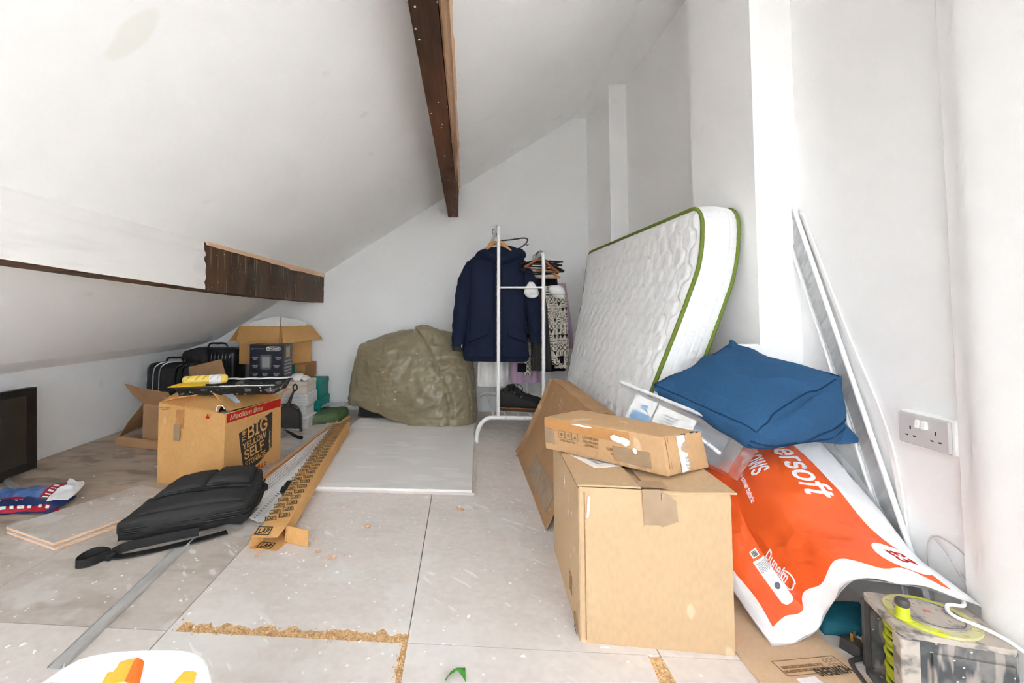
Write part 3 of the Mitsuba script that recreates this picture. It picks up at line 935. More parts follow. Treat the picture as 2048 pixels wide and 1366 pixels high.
rail('angle_bead', (-0.985, 2.21, 0.010), (-0.938, 3.66, 0.030), 0.062, 0.030, 1.05, 'material_white_metal', [(0.014, 'slot'), (0.027, 'slot'), (0.040, 'slot'), (0.052, 'slot')], 0.020, 0.0115, 'white perforated metal bead with four rows of slots, on the floor beside the pine battens')
rail('angle_bead_001', (-0.905, 2.075, 0.004), (-0.885, 3.42, 0.034), 0.040, 0.026, 0.35, 'material_white_metal', [(0.016, 'tri')], 0.024, 0.011, 'white perforated metal bead with one row of triangles, nearest the printed cardboard tube')
rail('angle_bead_002', (-1.165, 2.36, 0.006), (-1.075, 3.86, 0.012), 0.030, 0.022, 0.30, 'material_zinc', [(0.008, 'slot'), (0.019, 'slot')], 0.016, 0.008, 'dull grey perforated metal bead along the foot of the printed carton')


def batten(key, p, q, w, h, label):
    p, q = A(*p), A(*q)
    s = unit(np.cross(q - p, A(0, 0, 1)))
    add(key + '__wood', obox(p - s * w / 2, q - p, s * w, A(0, 0, h), 0.002), 'material_pine')
    tag(key, label, 'batten', 'pine battens on the floor')


batten('pine_batten', (-1.105, 2.30, 0.006), (-1.045, 3.80, 0.012), 0.026, 0.022, 'shorter pine batten on the floor, next to the printed carton')
batten('pine_batten_001', (-1.055, 2.36, 0.018), (-0.960, 4.02, 0.026), 0.020, 0.022, 'longer thin pine batten reaching the tarpaulin')

# the long printed carton: a folded square cardboard tube with its near end open
t0, t1, t2 = A(-0.757, 1.90, 0.002), A(-0.800, 2.44, 0.029), A(-0.897, 3.53, 0.034)
W_, H_ = 0.098, 0.066
def tube_ring(c, w, h, inset=0.0):
    s = A(1, 0.09, 0)
    return [c - s * (w / 2 - inset) + A(0, 0, inset), c + s * (w / 2 - inset) + A(0, 0, inset), c + s * (w / 2 - inset) + A(0, 0, h - inset), c - s * (w / 2 - inset) + A(0, 0, h - inset)]
cs = [t0 * (1 - t) + t1 * t for t in np.linspace(0, 1, 6)] + [t1 * (1 - t) + t2 * t for t in np.linspace(0, 1, 10)[1:]]
outer = np.array([tube_ring(c, W_ + 0.012 * i / 14, H_) for i, c in enumerate(cs)])
inner = np.array([tube_ring(c, W_ + 0.012 * i / 14, H_, 0.003) for i, c in enumerate(cs)])
add('long_printed_carton__tube', cat([loft(np.concatenate([inner[::-1], outer]), cap0=False, cap1=False), loft(outer[-2:], True, True)]), 'material_card_gold')
c0 = outer[0]
add('long_printed_carton__side_flap', panel([c0[1] + A(0.002, 0, 0), c0[1] + A(0.098, -0.028, 0.001), c0[2] + A(0.098, -0.024, -0.004), c0[2] + A(0.002, 0, 0)], 0.003), 'material_card_gold')
add('long_printed_carton__floor_flap', panel([c0[0], c0[0] + A(-0.022, -0.055, 0.0), c0[1] + A(-0.012, -0.068, 0.0), c0[1]], -0.003), 'material_card_gold')
add('long_printed_carton__side_flap', panel([c0[3], c0[3] + A(-0.020, -0.045, -0.014), c0[0] + A(-0.028, -0.050, 0.002), c0[0]], 0.003), 'material_card_gold')
add('long_printed_carton__top_flap', panel([c0[3] + A(0, 0, 0.001), c0[3] + A(-0.016, -0.060, -0.016), c0[2] + A(-0.014, -0.058, -0.018), c0[2] + A(0, 0, 0.001)], 0.003), 'material_card_gold')
marks = []
def lap(o, ux, uy, s):
    return cat([frame_flat(0, 0, 0.058 * s, 0.046 * s, 0.0042 * s, o, ux, uy), lettering('LAP', 0.026 * s, o + unit(ux) * 0.009 * s + unit(uy) * 0.010 * s, ux, uy, width=0.041 * s)])
dl = unit(t2 - t1)
side = unit(A(1, 0.09, 0))
for r in range(27):
    for c in range(2):
        t = r * 0.058 + 0.025 + 0.028 * c
        p = (t0 + (t1 - t0) * min(t / 0.542, 1.0)) if t < 0.542 else t1 + (t2 - t1) * ((t - 0.542) / 1.094)
        dl = unit(t1 - t0) if t < 0.53 else unit(t2 - t1)
        o = p + A(0, 0, H_ + 0.0012) + side * (-0.050 + 0.048 * c) + dl * 0.012
        ux = unit(side + 0.25 * dl)
        marks.append(lap(o, -ux * 1.0, -dl, 0.78) if False else lap(o, ux, dl - 0.30 * side, 0.76))
o = c0[0] + A(-0.004, -0.046, 0.0035)
marks.append(lap(o, unit(A(1, -0.12, 0)), A(0.1, 1, 0), 1.05))
fo = c0[3] + A(-0.010, -0.050, -0.011)
marks.append(lap(fo, unit(A(1, 0.02, -0.02)), unit(A(0.02, 1, 0.27)), 1.0))
for mk in marks:
    add('long_printed_carton__printed_logo', mk, 'material_ink')
tag('long_printed_carton', 'long narrow cardboard carton printed all over with dark logos, open at the near end', 'cardboard box')

m = corner_box([[[(-0.945, 2.36, 0.001), (-0.94, 2.37, 0.016)], [(-0.93, 2.50, 0.014), (-0.925, 2.50, 0.036)]], [[(-0.885, 2.36, 0.001), (-0.888, 2.37, 0.016)], [(-0.868, 2.50, 0.027), (-0.872, 2.50, 0.040)]]], 0.004, 12)
tag(add('black_cloth', rough(m, 0.006, 30, 5), 'material_black_cloth', 50), 'crumpled bit of black cloth on the floor between the two white beads', 'cloth')
# a grey metal channel on the bare floor
p, q = A(-1.118, 2.02, 0.0008), A(-1.058, 1.205, 0.0008)
d = unit(q - p)
s = unit(np.cross(d, A(0, 0, 1)))
if s[0] < 0:
    s = -s
L = np.linalg.norm(q - p)
mat('material_channel', lambda p, n, uv: mix(lin(190, 189, 186), lin(168, 167, 165), fbm(p.x * 30, p.y * 6, 1.0, 2)), 0.4, spec=0.5)
add('floor_channel__web', obox(p - s * 0.022, d * L, s * 0.044, A(0, 0, 0.0012)), 'material_channel')
add('floor_channel__lip', obox(p + s * 0.020, d * L, s * 0.0035, A(0, 0, 0.014), 0.0006), 'material_channel')
add('floor_channel__lip', obox(p - s * 0.0225, d * L, s * 0.0015, A(0, 0, 0.005)), 'material_zinc')
add('floor_channel__ridge', obox(p + s * 0.008, d * L, s * 0.003, A(0, 0, 0.003), 0.0008), 'material_channel')
tag('floor_channel', 'long straight grey metal channel lying on the floor, running out from under the backpack', 'metal strip')

# ------------------------------------------------------------------ laminate planks, striped bag, television
dv, wv_ = unit(A(0.44, 0.90, 0)), A(0.325, -0.120, 0)
for i, (o, z) in enumerate(((A(-1.904, 1.897, 0.0), 0.0005), (A(-1.924, 1.913, 0.0), 0.0112))):
    key = 'laminate_plank' + ('_001' if i else '')
    L = 0.575 if i == 0 else 0.56
    o = o + A(0, 0, z)
    add(key + '__core', obox(o, dv * L, wv_ * (0.99 if i == 0 else 1.0), A(0, 0, 0.0080), 0.0008), 'material_pine_pale')
    k = add(key + '__decor_face', obox(o + A(0, 0, 0.0081), dv * L, wv_ * (0.985 if i else 0.97), A(0, 0, 0.0022), 0.0006), 'material_floor_worn')
    add(key + '__tongue', obox(o + wv_ * 1.0 + A(0, 0, 0.0028), dv * L, unit(wv_) * 0.006, A(0, 0, 0.0026)), 'material_pine_pale')
    tag(key, ['lower of two pale laminate planks on the floor left of the backpack', 'upper of two pale laminate planks, grey face up, left of the backpack'][i], 'plank', 'stacked laminate planks')

def bag_layer(c, t, amp, seed, n=24):
    c = [A(*x) for x in c]
    u, v = np.meshgrid(np.linspace(0, 1, n), np.linspace(0, 1, n), indexing='ij')
    P = ((1 - u) * (1 - v))[..., None] * c[0] + (u * (1 - v))[..., None] * c[1] + (u * v)[..., None] * c[2] + ((1 - u) * v)[..., None] * c[3]
    P[..., 2] += 0.020 * np.sin(math.pi * u) * np.sin(math.pi * v)
    return crumple(P, amp, 9, seed)
mat('material_bag_blue', weave(lin(96, 132, 190), lin(74, 104, 160), 60.0, 14.0), 0.35, spec=0.5)
mat('material_bag_navy', (0.020, 0.040, 0.140), 0.35, spec=0.5)
mat('material_bag_red', weave(lin(176, 34, 52), lin(150, 26, 44), 60.0, 14.0), 0.35, spec=0.5)
add('striped_bag__back_panel', sheet(bag_layer([(-2.235, 2.05, 0.004), (-1.885, 2.085, 0.004), (-1.89, 2.24, 0.03), (-2.26, 2.22, 0.02)], 0, 0.01, 1), 0.003), 'material_bag_navy', 40)
P = bag_layer([(-2.245, 2.145, 0.020), (-1.955, 2.150, 0.020), (-2.02, 2.335, 0.045), (-2.30, 2.26, 0.035)], 0, 0.012, 2)
add('striped_bag__blue_panel', sheet(P, 0.003), 'material_bag_blue', 40)
def strip_of(P, u0, u1, v0, v1, lift):
    n, m = P.shape[:2]
    Q = P[int(u0 * (n - 1)):int(u1 * (n - 1)) + 1, int(v0 * (m - 1)):int(v1 * (m - 1)) + 1]
    Nn = normals_of(Q)
    Nn = np.where(Nn[..., 2:3] < 0, -Nn, Nn)
    return Q + Nn * lift
add('striped_bag__red_border', sheet(strip_of(P, 0, 1, 0, 0.18, 0.003), 0.0015), 'material_bag_red', 40)
add('striped_bag__red_border', sheet(strip_of(P, 0.80, 1, 0, 1, 0.003), 0.0015), 'material_bag_red', 40)
Q = bag_layer([(-2.19, 2.045, 0.006), (-1.86, 2.10, 0.010), (-1.90, 2.165, 0.016), (-2.23, 2.06, 0.008)], 0, 0.006, 5)
add('striped_bag__red_border', sheet(strip_of(Q, 0, 1, 0, 1, 0.002), 0.002), 'material_bag_red', 40)
P2 = bag_layer([(-1.965, 2.15, 0.030), (-1.875, 2.17, 0.020), (-1.93, 2.34, 0.04), (-2.04, 2.37, 0.055)], 0, 0.030, 6)
k = add('striped_bag__white_crumple', sheet(P2, 0.002), 'material_white_film', 40)
wm = []
for i in range(9):
    c = strip_of(P, 0.06 + i * 0.1, 0.10 + i * 0.1, 0.04, 0.10, 0.0048)
    if c.shape[0] > 1 and c.shape[1] > 1:
        wm.append(sheet(c, 0.0006))
for i in range(5):
    c = strip_of(P, 0.86, 0.93, 0.22 + i * 0.15, 0.27 + i * 0.15, 0.0048)
    if c.shape[0] > 1 and c.shape[1] > 1:
        wm.append(sheet(c, 0.0006))
for i in range(6):
    c = strip_of(Q, 0.30 + i * 0.11, 0.35 + i * 0.11, 0.3, 0.6, 0.0045)
    if c.shape[0] > 1 and c.shape[1] > 1:
        wm.append(sheet(c, 0.0006))
for q in wm:
    add('striped_bag__border_mark', q, 'material_white_print')
tag('striped_bag', 'crumpled blue, red and white plastic sack on the floor by the television', 'plastic bag')

tv_o, tv_u, tv_v = A(-2.462, 1.745, 0.030), A(0.012, 0.862, 0), A(-0.020, 0.0, 0.462)
tn = unit(np.cross(tv_u, tv_v))
add('television__housing', obox(tv_o - tn * 0.045, tv_u, tv_v, tn * 0.045, 0.006), 'material_black_plastic', 30)
uu, vv = unit(tv_u), unit(tv_v)
add('television__bezel', cat([flat(0, 0, 0.862, 0.042, tv_o, tv_u, tv_v, 0.004), flat(0, 0.422, 0.862, 0.462, tv_o, tv_u, tv_v, 0.004), flat(0, 0.042, 0.052, 0.422, tv_o, tv_u, tv_v, 0.004), flat(0.800, 0.042, 0.862, 0.422, tv_o, tv_u, tv_v, 0.004)]), 'material_black_gloss')
k = add('television__screen', flat(0.052, 0.042, 0.800, 0.422, tv_o, tv_u, tv_v, 0.0012), (lambda: mat('material_screen', (0.030, 0.027, 0.022), 0.16, spec=0.6))())
note(k, 'dark glossy screen')
p = curve([(-2.60, 2.52, 0.006), (-2.50, 2.47, 0.012), (-2.40, 2.40, 0.012), (-2.32, 2.365, 0.006)], 20)
add('television__foot', ribbon(p, 0.030, 0.008), 'material_zinc', 40)
add('television__neck', box(-2.505, -2.47, 2.36, 2.44, 0.008, 0.05, 0.003), 'material_black_plastic')
p = curve([(-2.60, 1.92, 0.006), (-2.50, 1.88, 0.012), (-2.40, 1.83, 0.012), (-2.32, 1.80, 0.006)], 20)
add('television__foot', ribbon(p, 0.030, 0.008), 'material_zinc', 40)
tag('television', 'black flat-screen television standing on the floor against the knee wall', 'television')

# ------------------------------------------------------------------ backpack
bp = [[[(-1.375, 1.830, 0.012), (-1.345, 1.800, 0.100)], [(-1.33, 2.16, 0.012), (-1.285, 2.12, 0.165)]],
      [[(-0.945, 2.010, 0.020), (-0.905, 1.985, 0.120)], [(-0.985, 2.300, 0.030), (-0.965, 2.255, 0.170)]]]
BPK = corner_box(bp, [0.018, 0.030, 0.016, 0.012, 0.0, 0.032], 44, power=0.6)
BPK = rough(rough(BPK, 0.014, 8, 41, 3), 0.005, 26, 42, 2)
v = np.array(BPK.vertices)
v[:, 2] = np.maximum(v[:, 2], 0.0145)
BPK.vertices = v
add('backpack__body', BPK, 'material_black_cloth', 60)
C8 = np.asarray(bp, float)
def bp_at(x, y, z=1.0, lift=0.0):
    x, y, z = (np.asarray(t, float) for t in (x, y, z))
    x, y, z = np.broadcast_arrays(x, y, z)
    out = 0
    for i, j, l in np.ndindex(2, 2, 2):
        w = (x if i else 1 - x) * (y if j else 1 - y) * (z if l else 1 - z)
        out = out + w[..., None] * C8[i, j, l]
    b = 0.032 * (16 * x * (1 - x) * y * (1 - y)) ** 0.6
    return out + A(0, 0, 1) * (b + lift)[..., None]
# raised front pocket and panels on the upper side
def bp_pad(x0, x1, y0, y1, h, key, label=None, seed=1):
    u, w_ = np.meshgrid(np.linspace(0, 1, 26), np.linspace(0, 1, 26), indexing='ij')
    e = np.minimum(np.minimum(u, 1 - u), np.minimum(w_, 1 - w_))
    P = bp_at(x0 + (x1 - x0) * u, y0 + (y1 - y0) * w_, 1.0, 0.004 + h * np.clip(e / 0.14, 0, 1) ** 0.5)
    P = P + A(0, 0, 1) * (0.008 * (meshkit.fbm(P * 22, 3, seed) - 0.5))[..., None]
    k = add(key, sheet(P, 0.004), 'material_black_cloth', 50)
    if label:
        note(k, label)
bp_pad(0.53, 0.96, 0.42, 0.95, 0.026, 'backpack__front_pocket', 'rounded front pocket', 2)
bp_pad(0.08, 0.52, 0.34, 0.92, 0.018, 'backpack__lower_pocket', None, 3)
bp_pad(0.10, 0.94, 0.05, 0.30, 0.008, 'backpack__side_panel', None, 4)
zs = []
for pts in ([(0.06, 0.32), (0.3, 0.325), (0.52, 0.335), (0.75, 0.33), (0.97, 0.36)], [(0.53, 0.95), (0.535, 0.7), (0.56, 0.45), (0.75, 0.40), (0.95, 0.44), (0.975, 0.7), (0.95, 0.94)]):
    p = line([bp_at(x, y, 1.0, 0.014) for x, y in pts], 40)
    zs.append(tube(p, 0.0045, 6))
k = add('backpack__zip', zs[0], 'material_black_strap', 60)
k = add('backpack__zip', zs[1], 'material_black_strap', 60)
sd = []
for zf, off in ((0.72, 0.010), (0.50, 0.013)):
    pts = [C8[0, 0, 0] * (1 - zf) + C8[0, 0, 1] * zf + (C8[1, 0, 0] * (1 - zf) + C8[1, 0, 1] * zf - C8[0, 0, 0] * (1 - zf) - C8[0, 0, 1] * zf) * t + A(0.35, -0.9, 0) * (off + 0.006 * math.sin(math.pi * t)) for t in np.linspace(0.02, 0.98, 24)]
    pts += [C8[1, 0, 0] * (1 - zf) + C8[1, 0, 1] * zf + (C8[1, 1, 0] * (1 - zf) + C8[1, 1, 1] * zf - C8[1, 0, 0] * (1 - zf) - C8[1, 0, 1] * zf) * t + A(0.9, 0.3, 0) * 0.024 for t in np.linspace(0.1, 0.9, 12)]
    add('backpack__zip', tube(line(pts, 50), 0.0045, 6), 'material_black_strap', 60)
p = curve([bp_at(0.44, 0.30, 1, 0.020), bp_at(0.52, 0.29, 1, 0.018), bp_at(0.60, 0.30, 1, 0.018)], 12)
add('backpack__label_patch', ribbon(p, 0.030, 0.002), 'material_black_strap', 40)
def strap(pts, w, key='backpack__strap', up=(0, 0, 1)):
    add(key, ribbon(line(pts, 60), w, 0.004, up), 'material_black_strap', 40)
def ribbon_z(path, w, t):
    """A strap whose width stands upright."""
    d = unit(np.gradient(path, axis=0) * A(1, 1, 0))
    nrm = np.stack([-d[:, 1], d[:, 0], 0 * d[:, 0]], -1)
    z = A(0, 0, 1)
    return loft([[p + z * w / 2 + q * t / 2, p - z * w / 2 + q * t / 2, p - z * w / 2 - q * t / 2, p + z * w / 2 - q * t / 2] for p, q in zip(path, nrm)])


add('backpack__strap', ribbon_z(curve([(-1.06, 1.880, 0.045), (-1.14, 1.828, 0.046), (-1.22, 1.790, 0.040), (-1.285, 1.768, 0.030), (-1.318, 1.740, 0.020)], 50), 0.034, 0.004), 'material_black_strap', 40)
strap([(-0.98, 1.955, 0.012), (-1.10, 1.862, 0.008), (-1.20, 1.790, 0.007), (-1.27, 1.750, 0.007), (-1.320, 1.735, 0.008)], 0.034)
add('backpack__strap', ribbon_z(curve([(-1.322, 1.738, 0.020), (-1.345, 1.742, 0.026), (-1.380, 1.728, 0.028), (-1.405, 1.696, 0.020), (-1.396, 1.664, 0.017), (-1.366, 1.668, 0.017), (-1.342, 1.700, 0.018), (-1.326, 1.732, 0.018)], 60), 0.030, 0.004), 'material_black_strap', 40)
add('backpack__buckle', corner_box([[[(-1.342, 1.720, 0.003), (-1.340, 1.722, 0.026)], [(-1.328, 1.754, 0.003), (-1.326, 1.752, 0.026)]], [[(-1.312, 1.714, 0.003), (-1.314, 1.716, 0.026)], [(-1.300, 1.748, 0.003), (-1.302, 1.746, 0.026)]]], 0.002, 6), 'material_black_plastic', 40)
p = curve([(-0.930, 2.10, 0.125), (-0.905, 2.115, 0.122), (-0.902, 2.165, 0.122), (-0.935, 2.19, 0.128)], 16)
add('backpack__grab_handle', ribbon(p, 0.018, 0.005), 'material_black_strap', 40)
tag('backpack', 'black backpack lying on its back on the floor, straps trailing to the left', 'backpack')

# ------------------------------------------------------------------ printed moving carton with a paint tray on top
Nn, Lc, Rc = A(-1.239, 2.419, 0.0), A(-1.657, 2.511, 0.0), A(-1.133, 2.920, 0.0)
va, vb = Lc - Nn, Rc - Nn
Fc = Nn + va + vb
mz = A(0, 0, 1)
hN, hL, hR, hF = 0.392, 0.428, 0.388, 0.41
tN, tL, tR, tF = Nn + va * 0.015 + vb * 0.02 + mz * hN, Lc + mz * hL, Rc + mz * hR, Fc + mz * hF
def crushed(p0, p1, p2, p3, amp, seed, n=22):
    u, v = np.meshgrid(np.linspace(0, 1, n), np.linspace(0, 1, n), indexing='ij')
    P = ((1 - u) * (1 - v))[..., None] * p0 + (u * (1 - v))[..., None] * p1 + (u * v)[..., None] * p2 + ((1 - u) * v)[..., None] * p3
    e = (16 * u * (1 - u) * v * (1 - v)) ** 0.5
    P = P + normals_of(P) * (e * (0.006 + amp * (meshkit.fbm(P * 6, 3, seed) - 0.5)))[..., None]
    return P
add('moving_carton__front_side', sheet(crushed(Nn, Lc, tL, tN, 0.02, 1), 0.004), 'material_card_gold', 40)
MC = crushed(Rc, Nn, tN, tR, 0.008, 2)
add('moving_carton__printed_side', sheet(MC, 0.004), 'material_card_gold', 40)
add('moving_carton__back_side', sheet(crushed(Fc, Rc, tR, tF, 0.01, 3), 0.004), 'material_card_gold', 40)
add('moving_carton__back_side', sheet(crushed(Lc, Fc, tF, tL, 0.01, 4), 0.004), 'material_card_gold', 40)
ia, ib = va * 0.47, vb * 0.47
def flap(key, a, b, c, d, amp, seed, m='material_card_gold', n=18, t=0.004):
    a, b, c, d = (A(*x) for x in (a, b, c, d))
    u, v = np.meshgrid(np.linspace(0, 1, n), np.linspace(0, 1, n), indexing='ij')
    P = ((1 - u) * (1 - v))[..., None] * a + (u * (1 - v))[..., None] * b + (u * v)[..., None] * c + ((1 - u) * v)[..., None] * d
    Nv = normals_of(P)
    P = P + Nv * (v * amp * 2 * (meshkit.fbm(P * 7, 3, seed) - 0.5) + amp * 0.8 * np.sin(math.pi * v) * 0.6)[..., None]
    k = add(key, sheet(P, t), m, 40)
    return k
flap('moving_carton__flap', tL, tN + va * 0.10 + mz * 0.006, tN + va * 0.24 + ib * 0.72 + mz * 0.085, tL + ib + va * -0.02 + mz * 0.066, 0.012, 5)
flap('moving_carton__flap', tN + vb * 0.02 + mz * 0.012 - va * 0.02, tR + mz * 0.005 - va * 0.03, tR + ia + mz * 0.085 - vb * 0.05, tN + ia * 0.75 + vb * 0.14 + mz * 0.098, 0.010, 6)
flap('moving_carton__flap', tR, tF, tF - ib * 0.9 + mz * 0.055, tR - ib * 0.8 + mz * 0.07, 0.01, 7)
flap('moving_carton__flap', tF, tL, tL - ia + mz * 0.05, tF - ia + mz * 0.05, 0.01, 8)
flap('moving_carton__loose_flap', tR + vb * 0.02 + mz * 0.012, tR + vb * 0.0 - va * 0.02 + mz * 0.03, tR + A(0.055, 0.06, 0.050), tR + A(-0.01, 0.10, 0.045), 0.006, 9)
# things poking out of the burst corner
add('moving_carton__shiny_contents', rough(corner_box([[[tN + va * 0.05 + vb * 0.06 - mz * 0.075, tN + va * 0.03 + vb * 0.06 - mz * 0.006], [tN + va * 0.05 + vb * 0.16 - mz * 0.075, tN + va * 0.05 + vb * 0.16]], [[tN + va * 0.20 + vb * 0.06 - mz * 0.075, tN + va * 0.18 + vb * 0.06 - mz * 0.006], [tN + va * 0.20 + vb * 0.16 - mz * 0.075, tN + va * 0.18 + vb * 0.16]]], 0.006, 10), 0.004, 30, 2), 'material_zinc', 40)
add('moving_carton__white_wire', tube(line([tN + va * 0.13 + vb * 0.01 - mz * 0.006, tN + va * 0.10 + vb * -0.005 + mz * 0.040, tN + va * 0.05 + vb * 0.0 + mz * 0.042, tN + va * 0.03 + vb * 0.03 + mz * 0.02], 30), 0.003, 8), 'material_white_metal', 50)
# tape and print; the printed side's own axes: ux runs away from the viewer along vb, uy is up
def mc_s(x, y):
    """Printed side, x in metres from the near corner, y up."""
    L = np.linalg.norm(vb)
    n = MC.shape[0] - 1
    u = np.clip(1 - np.asarray(x) / L, 0, 1) * n
    v = np.clip(np.asarray(y) / 0.39, 0, 1) * n
    i, j = np.minimum(u.astype(int), n - 1), np.minimum(v.astype(int), n - 1)
    fu, fv = (u - i)[..., None], (v - j)[..., None]
    g = lambda Q: (1 - fu) * ((1 - fv) * Q[i, j] + fv * Q[i, j + 1]) + fu * ((1 - fv) * Q[i + 1, j] + fv * Q[i + 1, j + 1])
    Nv = normals_of(MC)
    nn = unit(g(Nv))
    s = np.sign((nn @ A(1, -0.3, 0)).mean())
    return g(MC), nn * s
def mc_print(key, ms, m, lift=0.0028):
    return add(key, on_surface(cat(ms), mc_s, lift, 0.02), m, False)
def flat2(x0, y0, x1, y1, t=0.0005):
    return obox((x0, y0, 0), (x1 - x0, 0, 0), (0, y1 - y0, 0), (0, 0, t))
def poly2(pts, t=0.0005):
    from shapely.geometry import Polygon
    return trimesh.creation.extrude_polygon(Polygon(pts), t, engine='earcut')
def text2(s, h, x, y, w=None, bold=True, rot=0.0, t=0.0006, slant=0.0, z=0.0):
    m = meshkit.text_mesh(s, h, t, bold)
    v = np.array(m.vertices)
    if w:
        v[:, 0] *= w / v[:, 0].max()
    v[:, 0] += slant * v[:, 1]
    c, s_ = math.cos(rot), math.sin(rot)
    return TM(np.stack([x + c * v[:, 0] - s_ * v[:, 1], y + s_ * v[:, 0] + c * v[:, 1], v[:, 2] + z], -1), m.faces)
mc_print('moving_carton__red_band', [flat2(0.012, 0.338, 0.505, 0.386)], 'material_ink_red')
mc_print('moving_carton__band_lettering', [text2('Medium Box', 0.026, 0.035, 0.350, 0.29, True, t=0.0005, slant=0.2)], 'material_card_pale', 0.0034)
mc_print('moving_carton__black_panel', [poly2([(0.120, 0.262), (0.425, 0.322), (0.425, 0.110), (0.300, 0.055), (0.170, 0.030)])], 'material_ink')
mc_print('moving_carton__panel_lettering', [
    text2('THE', 0.030, 0.178, 0.205, 0.062, True, math.pi / 2 * 0.96, slant=0.0),
    text2('BIG', 0.075, 0.190, 0.212, 0.190, True, 0.10), text2('YELLOW', 0.033, 0.155, 0.163, 0.215, True, 0.10),
    text2('SELF', 0.050, 0.168, 0.104, 0.185, True, 0.10), text2('STORAGE', 0.028, 0.176, 0.064, 0.190, True, 0.10),
    text2('COMPANY', 0.014, 0.412, 0.085, 0.13, True, math.pi / 2)], 'material_card_gold', 0.0034)
mc_print('moving_carton__telephone_print', [text2('0800 783 4949', 0.030, 0.012, 0.012, 0.36, True)], 'material_ink_red')
def left_face(x, y, lift=0.004):
    return Nn + unit(va) * x + mz * y
fx, fy, fn = unit(-va), mz, unit(np.cross(-va, mz))
o = Lc + fn * 0.0075
add('moving_carton__packing_tape', obox(Lc + unit(-va) * 0.115 + mz * 0.30 + fn * 0.004, unit(-va) * 0.052, mz * 0.125 + vb * 0.02, fn * 0.0008), 'material_tape_amber')
add('moving_carton__packing_tape', obox(Lc + unit(-va) * 0.112 + mz * 0.235 + fn * 0.0095, unit(-va) * 0.040, mz * 0.085, fn * 0.0006), 'material_tape')
add('moving_carton__small_print', cat([lettering('SMALL STORAGE', 0.006, Lc + unit(-va) * 0.01 + mz * 0.402 + fn * 0.004, -va, mz, width=0.07, bold=False), lettering('THIS WAY UP', 0.005, Lc + unit(-va) * 0.02 + mz * 0.392 + fn * 0.004, -va, mz, width=0.05, bold=False)]), 'material_ink_soft')
add('moving_carton__red_triangle', place(poly2([(0, 0), (0.026, 0), (0.013, 0.026)]), Lc + unit(-va) * 0.318 + mz * 0.365 + fn * 0.010, -va, mz), 'material_ink_red')
tag('moving_carton', 'golden brown moving carton with a black slogan panel and red band', 'cardboard box')

# paint tray
ty0 = A(-1.305, 2.665, 0.520)
tu, tw, tz = unit(A(1.0, 0.06, 0.02)), unit(A(-0.06, 1.0, 0.0)), A(0, 0, 1)
def tray_pt(x, y, z):
    return ty0 + tu * x + tw * y + tz * z
prof_o = [(-0.285, -0.012), (-0.268, -0.060), (0.25, -0.060), (0.275, -0.012)]
def tray_ring(dx, dy, z):
    a, b = 0.285 + dx, 0.150 + dy
    r = 0.03
    out = []
    for sx, sy, a0 in ((1, 1, 0), (-1, 1, 90), (-1, -1, 180), (1, -1, 270)):
        for t in np.linspace(0, 90, 6):
            th = math.radians(a0 + t)
            out.append(tray_pt(sx * (a - r) + r * math.cos(th), sy * (b - r) + r * math.sin(th), z))
    return np.array(out)
R = [tray_ring(-0.02, -0.02, -0.050), tray_ring(0.0, 0.0, -0.006), tray_ring(0.008, 0.008, -0.004), tray_ring(0.008, 0.008, 0.0), tray_ring(-0.004, -0.004, 0.0), tray_ring(-0.024, -0.024, -0.046)]
def tray_col(p, n, uv):
    d1, d2, r = voronoi(p.x * 40.0, p.z * 60.0 + p.y * 20.0)
    sp = (1 - smoothstep(0.10, 0.20, d1)) * smoothstep(0.86, 0.88, r)
    g = smoothstep(0.60, 0.7, fbm(p.x * 18.0, p.y * 18.0, p.z * 30.0, 3))
    return mix((0.013, 0.013, 0.014), (0.78, 0.77, 0.75), dr.clip(sp + g * 0.15, 0, 1))
mat('material_tray', tray_col, 0.35, spec=0.5)
add('paint_tray__pan', loft(R), 'material_tray', 35)
P = np.array([[tray_pt(-0.272 + 0.545 * s, 0.155 - 0.012 * math.sin(s * 30) - w * 0.05, 0.0035) for w in np.linspace(0, 1, 4)] for s in np.linspace(0, 1, 50)])
add('paint_tray__dried_paint', sheet(P, 0.003), 'material_white_fleck', 40)
P = np.array([[tray_pt(-0.02 + 0.295 * s, -0.1545 + w * 0.009, 0.0030) for w in np.linspace(0, 1, 3)] for s in np.linspace(0, 1, 30)])
add('paint_tray__dried_paint', sheet(P, 0.002), 'material_white_fleck', 40)
P = np.array([[tray_pt(-0.24 + 0.47 * s, 0.11 - 0.22 * w, -0.040 + 0.006 * meshkit.noise(A(s * 9, w * 6, 1))) for w in np.linspace(0, 1, 14)] for s in np.linspace(0, 1, 30)])
add('paint_tray__dried_paint', sheet(P, 0.003), 'material_white_fleck', 40)
tag('paint_tray', 'black paint tray spattered with white paint, lying on top of the printed moving carton', 'paint tray')
ra_, rb_ = tray_pt(-0.265, -0.075, 0.024), tray_pt(-0.035, -0.02, 0.026)
mat('material_yellow_pile', weave(lin(236, 208, 110), lin(226, 196, 92), 300.0, 14.0), 0.9, spec=0.1)
mat('material_yellow_plastic', lin(238, 190, 40), 0.4, spec=0.4)
add('paint_roller__sleeve', tube(np.array([ra_ + (rb_ - ra_) * t for t in (0, 0.03, 0.06, 0.94, 0.97, 1.0)]), [0.014, 0.022, 0.025, 0.025, 0.022, 0.014], 20), 'material_yellow_pile', 50)
stp = []
for t in (0.16, 0.36, 0.52, 0.68, 0.84):
    c = ra_ + (rb_ - ra_) * t
    ax = unit(rb_ - ra_)
    e1 = unit(np.cross(ax, tz))
    pth = [c + ax * 0.03 * (s - 0.5) + (e1 * math.cos(a) + tz * math.sin(a)) * 0.0256 for s, a in zip(np.linspace(0, 1, 12), np.linspace(0.05, 1.9, 12))]
    stp.append(tube(np.array(pth), 0.0012, 5))
